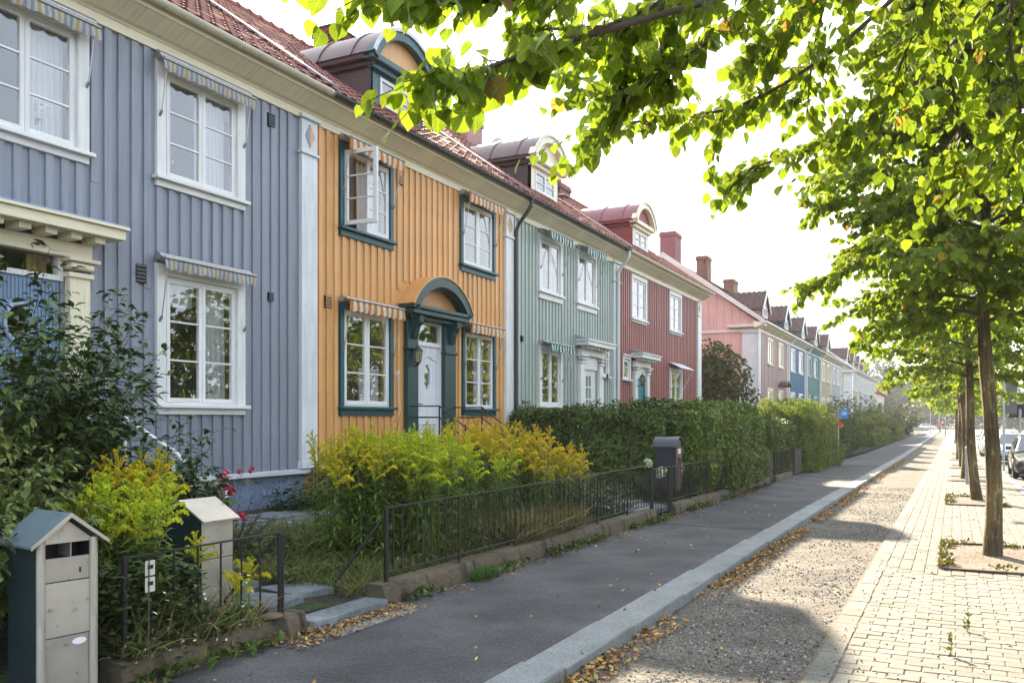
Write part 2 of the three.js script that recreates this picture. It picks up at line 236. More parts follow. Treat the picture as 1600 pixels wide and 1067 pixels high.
function litter(name, label, n, at, size, cols) {
  const list = [], col = [], o = new THREE.Object3D();
  for (let i = 0; i < n; i++) { const p = at(i); if (!p) continue; o.position.set(p[0], p[1], -p[2]); o.rotation.set(rr(-0.5, 0.5), rr(0, 6.3), rr(-0.5, 0.5)); o.scale.setScalar(rr(size[0], size[1])); o.updateMatrix(); list.push(o.matrix.clone()); const c = cols[R() * cols.length | 0], k = rr(0.7, 1.25); col.push(lin(c[0] * k, c[1] * k, c[2] * k)); }
  const m = copies(name, deadLeaf, deadMat, list, null, col); m.userData.kind = 'stuff'; return tag(m, label, 'fallen leaves');
}
const autumn = [[0.3, 0.14, 0.035], [0.4, 0.2, 0.055], [0.22, 0.1, 0.035], [0.44, 0.29, 0.1], [0.15, 0.085, 0.045], [0.24, 0.2, 0.06]];
litter('fallen_leaves', 'rust coloured fallen leaves gathered along the gravel side of the kerb', 10500, () => { const s = 4 + Math.pow(R(), 1.7) * 46, d = fbm((s % 20) / 20, 0.3, 14, 4, 3, 140); if (R() > (d - 0.3) * 3.4) return null; return [-2.285 + Math.pow(R(), 1.6) * 0.24, G(s) - 0.083 + R() * 0.04, s]; }, [0.022, 0.055], autumn);
litter('fallen_leaves', 'heap of dry brown leaves at the stone garden entrance', 900, () => { const s = rr(4.9, 6.55), x = -4.52 + Math.pow(R(), 1.5) * 0.36; return [x, G(s) + 0.006 + R() * 0.035, s]; }, [0.02, 0.042], autumn);
litter('fallen_leaves', 'dry leaves and twigs along the foot of the concrete garden wall', 1300, () => { const s = rr(3.4, 24), d = fbm((s % 20) / 20, 0.7, 12, 4, 3, 143); if (R() > (d - 0.3) * 3) return null; return [-4.5 + Math.pow(R(), 2.2) * 0.3, G(s) + 0.005 + R() * 0.012, s]; }, [0.02, 0.045], autumn);
litter('fallen_leaves', 'scattered single yellow leaves on pavement, gravel and paving', 420, () => { const s = rr(4, 26), x = rr(-4.3, 1.4); if (x > -2.65 && x < -2.28) return [x, G(s) + 0.02, s]; return [x, G(s) + (x < -2.6 ? 0.008 : x < -0.9 ? -0.075 : -0.053), s]; }, [0.02, 0.045], [[0.5, 0.36, 0.12], [0.4, 0.22, 0.06], [0.12, 0.14, 0.04]]);
{ // stones and crumbs of dark dirt on the gravel and the paving
  const g = new THREE.IcosahedronGeometry(1, 0), list = [], col = [], o = new THREE.Object3D();
  for (let i = 0; i < 22000; i++) {
    const s = 4.4 + Math.pow(R(), 1.6) * 22, onPave = R() < 0.06, x = onPave ? -0.8 + Math.pow(R(), 2) * 2 : rr(-2.25, -0.92);
    const d = fbm(((x + 9) % 8) / 8, (s % 8) / 8, 12, 12, 3, 150); if (d < 0.44 && R() < 0.7) continue;
    const k = onPave ? rr(0.003, 0.009) : 0.003 + 0.011 * Math.pow(R(), 5); o.position.set(x, G(s) + (onPave ? PAVE + 0.003 : -0.088 + bump2(x, s) + k * 0.2), -s); o.rotation.set(rr(0, 6), rr(0, 6), rr(0, 6)); o.scale.set(k * rr(0.8, 1.4), k * 0.7, k); o.updateMatrix(); list.push(o.matrix.clone());
    const c = R() < (onPave ? 0.9 : 0.3) ? rr(0.03, 0.09) : rr(0.16, 0.34); col.push(lin(c, c * 0.95, c * 0.87));
  }
  const m = copies('gravel', g, std(lin(1, 1, 1), { roughness: 0.95 }), list, null, col); m.userData.kind = 'stuff'; tag(m, 'loose stones and dark crumbs lying on the gravel strip', 'gravel');
}

// ---------------------------------------------------------------- front gardens: ground, walls, steps, slabs
const gardenY = (x, s) => G(s) + 0.1 + 0.26 * clamp((-4.75 - x) / 4.4, 0, 1);
ground(strip('garden_ground', -9.3, -4.7, stations(-4, 46, 0.5), 0, soil, (x, s) => gardenY(x, s) + 0.03 * (noise(((x + 20) * 3) % 64, ((s + 20) * 3) % 64, 64, 64, 160) - 0.5), 12), 'grassy soil of the small front gardens', 'ground');
ground(strip('garden_ground', -20, -4.7, [45.99, 55, 132], 0.1, soil), 'planted ground before the far rows of houses', 'ground');
function wallRun(s0, s1, h, label) {
  const t = thing('garden_wall', label, 'garden wall', [-4.5, 0, -s0], 0);
  const pos = [], idx = [], uv = [], n = Math.max(2, Math.round((s1 - s0) / 0.35)), ring = [[0, -0.1], [0.004, 0.4], [-0.02, 0.92], [-0.035, 1], [-0.2, 1], [-0.225, 0.9], [-0.23, -0.1]];
  for (let i = 0; i <= n; i++) { const u = (s1 - s0) * i / n, s = s0 + u; ring.forEach(([w, f], k) => { const j = 0.012 * (noise(u * 0.9 + 40, k * 1.1, 999, 999, 170) - 0.5); pos.push(w + j, G(s) + f * h + (f > 0.8 ? j : 0), -u); uv.push(u, k * 0.08 + f * h); }); }
  const m = ring.length; for (let i = 0; i < n; i++) for (let k = 0; k < m - 1; k++) { const a = i * m + k; idx.push(a, a + m, a + 1, a + 1, a + m, a + m + 1); }
  for (const i of [0, n]) for (let k = 1; k < m - 1; k++) i ? idx.push(i * m, i * m + k + 1, i * m + k) : idx.push(0, k, k + 1);
  let g = new THREE.BufferGeometry(); g.setAttribute('position', new THREE.Float32BufferAttribute(pos, 3)); g.setAttribute('uv', new THREE.Float32BufferAttribute(uv, 2)); g.setIndex(idx); g = toCreasedNormals(g, 0.5); mesh('wall_body', g, concrete, t); return t;
}
wallRun(3.66, 5.36, 0.17, 'low mossy concrete wall under the short railing by the metal mailboxes');
wallRun(6.4, 14.35, 0.2, 'low weathered concrete wall below the goldenrod and its railing');
wallRun(15.5, 24.6, 0.19, 'low concrete wall below the hedge past the narrow gate');
wallRun(25.6, 28.4, 0.19, 'short piece of concrete wall beside the dark gate boards');
{
  const t = thing('entrance_step', 'long flat grey stone step between the two railings', 'step', [-4.44, G(5.9), -5.4]);
  mesh('tread', rbx(-0.42, -0.02, -0.08, 0.085, -1.0, -0.01, 0.015), slabStone, t); mesh('sill_stone', rbx(0.1, 0.24, -0.05, 0.008, -1.1, 0.0, 0.005), granite[2], t);
  R = rng(31);
  const p = thing('garden_path', 'irregular grey stone slabs leading to the blue house', 'path', [0, 0, 0]);
  const slab = (x, s, w, l, turn, tilt = 0) => { const m = mesh('paving_slab', rbx(-w / 2, w / 2, -0.05, 0.02, -l / 2, l / 2, 0.012), slabStone, p); m.position.set(x, gardenY(x, s) + 0.025, -s); m.rotation.set(tilt, turn, rr(-0.02, 0.02)); };
  for (const [x, s, w, l, a] of [[-5.2, 5.55, 0.6, 0.5, 0.1], [-5.25, 6.1, 0.5, 0.45, -0.2], [-5.85, 5.7, 0.6, 0.55, 0.2], [-5.8, 5.1, 0.55, 0.5, -0.1], [-6.5, 5.7, 0.6, 0.7, 0], [-6.45, 6.45, 0.5, 0.6, 0.15], [-7.1, 6.1, 0.6, 0.7, 0.1], [-7.1, 6.9, 0.55, 0.6, -0.1], [-7.2, 7.6, 0.6, 0.6, 0.05], [-7.75, 6.5, 0.55, 0.7, 0.1], [-7.8, 7.3, 0.6, 0.7, -0.05], [-7.85, 8.1, 0.6, 0.65, 0.1], [-8.45, 7.0, 0.6, 0.7, 0], [-8.45, 7.8, 0.62, 0.7, 0.08], [-8.45, 8.6, 0.6, 0.65, -0.1], [-8.5, 9.4, 0.62, 0.7, 0.05], [-7.85, 8.9, 0.55, 0.6, 0], [-7.9, 9.6, 0.6, 0.6, 0.1], [-8.5, 10.2, 0.6, 0.6, 0]]) slab(x, s, w, l, a);
  const q = thing('garden_path', 'pale stone slabs seen through the bars of the narrow gate', 'path', [0, 0, 0]);
  for (let i = 0; i < 12; i++) { const m = mesh('paving_slab', rbx(-0.32, 0.32, -0.05, 0.02, -0.42, 0.42, 0.012), slabStone, q); const x = -4.95 - 0.68 * Math.floor(i / 2), s = 14.5 + 0.86 * (i % 2) + 0.08 * i; m.position.set(x, gardenY(x, s) + 0.03, -s); m.rotation.y = rr(-0.06, 0.06); }
}

// ---------------------------------------------------------------- the terraced houses
const FX = -9.24;                                            // facade plane
const EAVE = [0.47, 6.86], RIDGE = [-5.0, 10.8], TH = Math.atan2(RIDGE[1] - EAVE[1], EAVE[0] - RIDGE[0]), SLOPE = Math.hypot(RIDGE[1] - EAVE[1], EAVE[0] - RIDGE[0]);
const onRoof = (a, up = 0) => [EAVE[0] - Math.cos(TH) * a + Math.sin(TH) * up, EAVE[1] + Math.sin(TH) * a + Math.cos(TH) * up];
const tileGeo = [0, 1].map((v) => {                          // one clay pantile, lower end raised over the next
  const n = 6, w = 0.245, L = 0.41, pos = [], uv = [], idx = [], P = (a, h, z) => pos.push(-Math.cos(TH) * a + Math.sin(TH) * h, Math.sin(TH) * a + Math.cos(TH) * h, -z);
  for (const [a, lift] of [[0, 0.052], [L, 0.016]]) for (let i = 0; i <= n; i++) { const z = w * i / n; P(a, lift + 0.022 * Math.sin(2 * Math.PI * i / n + 0.5) + 0.012 * (i > 3 ? 1 : 0), z); uv.push(z + v, a + v * 0.3); }
  for (let i = 0; i <= n; i++) { const z = w * i / n; P(0.004, 0.03 + 0.022 * Math.sin(2 * Math.PI * i / n + 0.5) + 0.012 * (i > 3 ? 1 : 0), z); uv.push(z + v, 0.05); }
  for (let i = 0; i < n; i++) { idx.push(i, i + 1, i + n + 2, i, i + n + 2, i + n + 1); const a = 2 * (n + 1) + i; idx.push(i, a, a + 1, i, a + 1, i + 1); }
  const g = new THREE.BufferGeometry(); g.setAttribute('position', new THREE.Float32BufferAttribute(pos, 3)); g.setAttribute('uv', new THREE.Float32BufferAttribute(uv, 2)); g.setIndex(idx); return toCreasedNormals(g, 0.9);
});
const clay = [[1, 1, 1], [0.82, 0.8, 0.85], [1.15, 1.2, 1.2], [0.9, 1.05, 1.1]].map(([r, g, b]) => std(lin(0.3 * r, 0.082 * g, 0.052 * b), { map: clayTex, roughness: 0.72 }));
const clayPale = std(lin(1, 1, 1), { map: clayTex, roughness: 0.72 });
const interval = (cuts, y0, y1) => { let l = [[y0, y1]]; for (const [a, b] of cuts) l = l.flatMap(([c, d]) => b <= c || a >= d ? [[c, d]] : [[c, a], [b, d]]).filter(([c, d]) => d - c > 0.03); return l; };
camera.updateMatrixWorld(true); camera.updateProjectionMatrix();
const frustum = (x, y, z) => { const v = V(x, y, z).project(camera); return Math.abs(v.x) < 1.02 && Math.abs(v.y) < 1.02 && v.z < 1; };

function houseKit(t, s0) {                                   // geometry in facade terms: w outwards from the wall, y up, s along the street
  return {
    B: (w0, w1, y0, y1, a, b, along) => bx(w0, w1, y0, y1, -(b - s0), -(a - s0), along),
    RB: (w0, w1, y0, y1, a, b, r = 0.006, along) => rbx(w0, w1, y0, y1, -(b - s0), -(a - s0), r, along),
    P: (w, y, s) => V(w, y, -(s - s0)),
    run: (pts, a, b) => profile(pts, b - a).translate(0, 0, -(a - s0)),
    plate: (w0, w1, shape, along) => { const g = new THREE.ExtrudeGeometry(shape, { depth: w1 - w0, bevelEnabled: false, curveSegments: 20 }); g.rotateY(Math.PI / 2); g.translate(w0, 0, s0); return metric(g, along); }, // shape in (s, y)
  };
}
const rect = (a, b, y0, y1) => [V2(a, y0), V2(b, y0), V2(b, y1), V2(a, y1)];
function V2(x, y) { return new THREE.Vector2(x, y); }

function windowUnit(t, s0, o) {
  const k = houseKit(t, s0), { a, b, y0, y1, cas = 0.13, cm = white, fm = white, sm = cm, rows = 3, cols = 2, awn } = o, g = part('window', t);
  if (o.label) g.userData.label = o.label;
  const ap = o.apron ?? 0.11, d = o.proud ?? 0.055;
  mesh('casing', join([k.RB(0, d, y0 + ap, y1, a, a + cas), k.RB(0, d, y0 + ap, y1, b - cas, b), k.RB(0, d + 0.004, y1 - cas, y1 + 0.002, a - 0.002, b + 0.002, 0.006, 'h')]), cm, g);
  if (o.hood) mesh('hood', k.RB(0, d + 0.05, y1, y1 + 0.05, a - 0.06, b + 0.06, 0.008, 'h'), o.hood, g);
  mesh('sill', k.RB(0, d + 0.065, y0 + ap - 0.015, y0 + ap + 0.035, a - 0.045, b + 0.045, 0.008, 'h'), sm, g);
  if (ap > 0.05) mesh('apron', k.RB(0, d, y0, y0 + ap - 0.015, a, b, 0.005, 'h'), sm, g);
  const ia = a + cas, ib = b - cas, ya = y0 + ap + 0.035, yb = y1 - cas, f = 0.03;
  mesh('frame', join([k.B(-0.09, 0.012, ya, yb, ia, ia + f), k.B(-0.09, 0.012, ya, yb, ib - f, ib), k.B(-0.09, 0.012, yb - f, yb, ia + f, ib - f, 'h'), k.B(-0.09, 0.012, ya, ya + f, ia + f, ib - f, 'h')]), fm, g);
  const cw = (ib - ia - 2 * f) / cols, st = o.stile ?? 0.055, bar = 0.022, h0 = ya + f, h1 = yb - f, pane = (h1 - h0 - 2 * st - (rows - 1) * bar) / rows;
  for (let c = 0; c < cols; c++) {
    const p0 = ia + f + c * cw + 0.003, p1 = p0 + cw - 0.006, hinge = o.open && c === 0;
    const target = hinge ? part('open_casement', g) : g, off = hinge ? p0 : 0;
    const K = hinge ? { B: (w0, w1, q0, q1, u0, u1, al) => bx(w0, w1, q0, q1, -(u1 - off), -(u0 - off), al) } : k;
    mesh('casement', join([K.B(-0.03, 0.022, h0, h1, p0, p0 + st), K.B(-0.03, 0.022, h0, h1, p1 - st, p1), K.B(-0.03, 0.0215, h0, h0 + st, p0 + st, p1 - st, 'h'), K.B(-0.03, 0.0215, h1 - st, h1, p0 + st, p1 - st, 'h')]), fm, target);
    for (let r = 0; r < rows; r++) {
      const q0 = h0 + st + r * (pane + bar);
      mesh('pane', K.B(-0.0045, 0.0, q0 - 0.003, q0 + pane + 0.003, p0 + st - 0.003, p1 - st + 0.003), glass, target);
      if (r) mesh('glazing_bar', K.B(-0.02, 0.014, q0 - bar, q0, p0 + st, p1 - st, 'h'), fm, target);
    }
    if (hinge) { target.position.set(0.03, 0, -(p0 - s0)); target.rotation.y = -o.open; }
  }
  if (awn) awning(t, s0, o);
  return g;
}
const stripes = (list, unit) => { const n = list.length, t = tex(16 * n, 16, (u, v) => { const c = list[Math.min(n - 1, Math.floor(u * n))], k = 0.94 + 0.12 * (H2(Math.floor(u * 16 * n), Math.floor(v * 16), 5) - 0.5); return c.map((x) => x * k); }, true, 1 / (unit * n), 1); return t; };
const awnOrange = clothMat(stripes([[0.86, 0.55, 0.24], [0.93, 0.9, 0.84]], 0.085)), awnGreen = clothMat(stripes([[0.06, 0.4, 0.38], [0.88, 0.9, 0.88]], 0.085));
const awnGrey = clothMat(stripes([[0.76, 0.76, 0.77], [0.58, 0.6, 0.63], [0.78, 0.77, 0.75], [0.74, 0.66, 0.46], [0.78, 0.78, 0.76], [0.6, 0.61, 0.63]], 0.04));
function awning(t, s0, o) {
  const k = houseKit(t, s0), { a, b, y1, awn } = o, g = part('awning', t), A = a - 0.03, Bq = b + 0.03, yt = y1 + (awn.up ?? 0.1), out = awn.out ?? 0.24, drop = awn.drop ?? 0.06, L = Bq - A;
  const cyl = new THREE.CylinderGeometry(0.055, 0.055, L, 12); cyl.rotateX(Math.PI / 2); cyl.translate(0.09, yt, -((A + Bq) / 2 - s0)); mesh('cassette', cyl, silver, g);
  const pos = [], uv = [], idx = [], n = 44, yb = yt - drop;  // short stretch of cloth, then the scalloped valance
  for (let i = 0; i <= n; i++) { const s = A + L * i / n, u = s - A, sc = 0.03 * Math.abs(Math.sin(u * Math.PI / 0.17)), wv = 0.012 * Math.sin(u * 9 + a), rows = [[0.09, yt + 0.055], [out, yb + 0.02], [out + 0.012, yb], [out + 0.016 + wv, yb - (awn.val ?? 0.15) * 0.66], [out + 0.01 + wv * 1.6, yb - (awn.val ?? 0.15) - sc]]; rows.forEach(([w, y], r) => { pos.push(w, y, -(s - s0)); uv.push(u, r * 0.2); if (i && r) { const q = (i - 1) * 5 + r - 1; idx.push(q, q + 1, q + 5, q + 1, q + 6, q + 5); } }); }
  const cg = new THREE.BufferGeometry(); cg.setAttribute('position', new THREE.Float32BufferAttribute(pos, 3)); cg.setAttribute('uv', new THREE.Float32BufferAttribute(uv, 2)); cg.setIndex(idx); cg.computeVertexNormals(); mesh('striped_cloth', cg, awn.cloth, g);
  mesh('front_bar', rod(k.P(out + 0.012, yb + 0.028, A), k.P(out + 0.012, yb + 0.028, Bq), 0.018, 0.018, 8), silver, g);
  for (const s of [a + 0.04, b - 0.04]) { mesh('arm', join([rod(k.P(out, yb + 0.02, s), k.P(0.09, y1 - (awn.arm ?? 0.72), s), 0.009), rod(k.P(0.05, y1 - (awn.arm ?? 0.72) - 0.03, s), k.P(0.1, y1 - (awn.arm ?? 0.72) + 0.03, s), 0.018)]), silver, g); }
}
function curtain(s0, a, b, y0, y1, w, label, mat, waves = 12) {
  const n = 60, pos = [], uv = [], idx = [];
  for (let i = 0; i <= n; i++) for (let r = 0; r <= 4; r++) { const u = i / n, f = r / 4, s = mix(a, b, u), y = mix(y1, y0, f); pos.push(0.03 * (0.4 + f) * Math.sin(u * waves * Math.PI) + 0.012 * Math.sin(u * 7 + f * 2), y, -(s - a)); uv.push(u, f); if (i && r) { const q = (i - 1) * 5 + r - 1; idx.push(q, q + 1, q + 5, q + 1, q + 6, q + 5); } }
  const g = new THREE.BufferGeometry(); g.setAttribute('position', new THREE.Float32BufferAttribute(pos, 3)); g.setAttribute('uv', new THREE.Float32BufferAttribute(uv, 2)); g.setIndex(idx); g.computeVertexNormals();
  const m = mesh('curtain', g, mat); m.position.set(FX + w, 0, -a); return tag(m, label, 'curtain', 'curtains behind the panes');
}
const lace = clothMat(null, { color: lin(0.82, 0.83, 0.84), transmission: 0.45 }), ochreCloth = clothMat(null, { color: lin(0.5, 0.36, 0.16), transmission: 0.3 });

function vent(t, s0, s, y, mat, w = 0.14, h = 0.2) { const k = houseKit(t, s0), g = part('wall_vent', t); mesh('backing', k.B(0.0, 0.034, y - h / 2, y + h / 2, s - w / 2, s + w / 2), dark, g); for (let i = 0; i < 5; i++) { const q = y - h / 2 + (i + 0.35) * h / 5; mesh('slat', k.B(0.03, 0.044, q, q + h / 5 * 0.45, s - w / 2, s + w / 2, 'h'), mat, g); } }
const archShape = (c, hw, y, rise, base) => {                // segmental arch standing on y - base
  const r = (hw * hw + rise * rise) / (2 * rise), cy = y + rise - r, a0 = Math.atan2(y - cy, hw), sh = new THREE.Shape(); sh.moveTo(c - hw, y - base); sh.lineTo(c + hw, y - base); sh.lineTo(c + hw, y);
  for (let i = 1; i <= 24; i++) { const a = a0 + (Math.PI - 2 * a0) * i / 24; sh.lineTo(c + r * Math.cos(a), cy + r * Math.sin(a)); } sh.lineTo(c - hw, y - base); return sh;
};
const archRing = (c, hw, y, rise, th) => {
  const r = (hw * hw + rise * rise) / (2 * rise), cy = y + rise - r, a0 = Math.atan2(y - cy, hw), sh = new THREE.Shape(), pt = (q, a) => [c + q * Math.cos(a), cy + q * Math.sin(a)], n = 26;
  for (let i = 0; i <= n; i++) { const a = a0 + (Math.PI - 2 * a0) * i / n; i ? sh.lineTo(...pt(r, a)) : sh.moveTo(...pt(r, a)); } for (let i = n; i >= 0; i--) sh.lineTo(...pt(r - th, a0 + (Math.PI - 2 * a0) * i / n)); sh.closePath(); return sh;
};

function archedDormer(t, s0, c, m) {                         // round-topped metal dormer
  const k = houseKit(t, s0), g = part('dormer', t), w = -0.64, ys = 8.48, hw = 0.9, yb = 7.5;
  mesh('cheek', k.B(-2.3, w, yb, ys, c - hw, c - hw + 0.05), m.side, g); mesh('cheek', k.B(-2.3, w, yb, ys, c + hw - 0.05, c + hw), m.side, g);
  mesh('side_cornice', join([k.RB(-3.1, w + 0.14, ys + 0.0, ys + 0.11, c - hw - 0.2, c - hw + 0.1, 0.03), k.RB(-3.1, w + 0.14, ys, ys + 0.11, c + hw - 0.1, c + hw + 0.2, 0.03), k.RB(-3.0, w + 0.1, ys - 0.09, ys + 0.01, c - hw - 0.08, c - hw + 0.1, 0.02)]), m.side, g);
  mesh('arched_roof', k.plate(-3.4, w + 0.2, archRing(c, hw + 0.24, ys + 0.1, 0.74, 0.05)), m.roof, g);
  for (const q of [-0.3, -1.1]) mesh('roof_seam', k.plate(w + q - 0.015, w + q + 0.015, archRing(c, hw + 0.265, ys + 0.1, 0.765, 0.03)), m.roof, g);
  mesh('front_arch', k.plate(w + 0.06, w + 0.24, archRing(c, hw + 0.25, ys + 0.09, 0.735, 0.2)), m.trim, g);
  mesh('arch_edge', k.plate(w + 0.24, w + 0.275, archRing(c, hw + 0.27, ys + 0.1, 0.76, 0.07)), m.edge ?? m.trim, g);
  mesh('tympanum', k.plate(w - 0.02, w + 0.08, archShape(c, hw + 0.05, ys + 0.09, 0.56, 0.02)), m.tymp, g);
  mesh('front_cornice', join([k.RB(w - 0.05, w + 0.2, ys - 0.02, ys + 0.12, c - hw - 0.2, c + hw + 0.2, 0.03, 'h'), k.RB(w - 0.05, w + 0.1, ys - 0.13, ys - 0.02, c - hw - 0.05, c + hw + 0.05, 0.02, 'h')]), m.trim, g);
  const d = new THREE.Shape(rect(c - hw, c + hw, yb, ys)); d.holes.push(new THREE.Path(rect(c - 0.62, c + 0.62, yb + 0.25, ys - 0.2))); mesh('front_wall', k.plate(w - 0.08, w, d), m.front ?? m.trim, g);
  mesh('room', join([k.B(-2.2, -2.15, yb, ys, c - hw + 0.06, c + hw - 0.06)]), roomMat, g);
  const f = 0.06, A = c - 0.62, Bq = c + 0.62, Y0 = yb + 0.25, Y1 = ys - 0.2, mid = c;
  mesh('window_frame', join([k.B(w - 0.06, w + 0.02, Y0, Y1, A, A + f), k.B(w - 0.06, w + 0.02, Y0, Y1, Bq - f, Bq), k.B(w - 0.06, w + 0.02, Y0, Y1, mid - f * 0.7, mid + f * 0.7), k.B(w - 0.06, w + 0.019, Y0, Y0 + f, A + f, Bq - f), k.B(w - 0.06, w + 0.019, Y1 - f, Y1, A + f, Bq - f), k.B(w - 0.04, w + 0.012, (Y0 + Y1) / 2 - 0.013, (Y0 + Y1) / 2 + 0.013, A + f, Bq - f)]), m.win, g);
  for (const [p, q] of [[A + f, mid - f * 0.7], [mid + f * 0.7, Bq - f]]) for (const [y, z] of [[Y0 + f, (Y0 + Y1) / 2 - 0.013], [(Y0 + Y1) / 2 + 0.013, Y1 - f]]) mesh('pane', k.B(w - 0.014, w - 0.01, y, z, p, q), glass, g);
  return g;
}
function brickChimney(t, s0, w0, w1, a, b, y0, y1, mats, bricks, plainMat) {
  const k = houseKit(t, s0), g = part('chimney', t), R0 = R; R = rng(77);
  if (!bricks) { mesh('shaft', k.RB(w0, w1, y0, y1 - 0.25, a, b, 0.01), plainMat, g); mesh('shaft_top', k.RB(w0 - 0.05, w1 + 0.05, y1 - 0.25, y1 - 0.1, a - 0.05, b + 0.05, 0.015), plainMat, g); mesh('cap', k.RB(w0 - 0.02, w1 + 0.02, y1 - 0.1, y1, a - 0.02, b + 0.02, 0.02), mats[0], g); R = R0; return g; }
  mesh('mortar_core', k.B(w0 + 0.012, w1 - 0.012, y0, y1 - 0.02, a + 0.012, b - 0.012), concrete, g);
  const H = 0.075, brickX = k.RB(0, 0.1, 0, H - 0.012, s0, s0 + 0.215, 0.006), brickS = k.RB(0, 0.215, 0, H - 0.012, s0, s0 + 0.1, 0.006);
  for (let y = y1 - H * 11, r = 0; y < y1 - 0.02; y += H, r++) {
    const proud = r === 9 || r === 8 ? 0.035 : 0;
    for (let s = a - proud - (r % 2) * 0.1; s < b + proud - 0.06; s += 0.227) { const m = mesh('brick', brickX, mats[R() * mats.length | 0], g); m.position.set(w1 - 0.1 + proud, y, -(Math.max(s, a - proud) - s0)); }
    for (let w = w0 - proud - (r % 2) * 0.1; w < w1 + proud - 0.12; w += 0.227) { const m = mesh('brick', brickS, mats[R() * mats.length | 0], g); m.position.set(Math.max(w, w0 - proud), y, -(a - proud - 0.004 - s0)); }
  }
  mesh('cap', k.RB(w0 - 0.03, w1 + 0.03, y1, y1 + 0.05, a - 0.03, b + 0.03, 0.02), concrete, g); R = R0; return g;
}

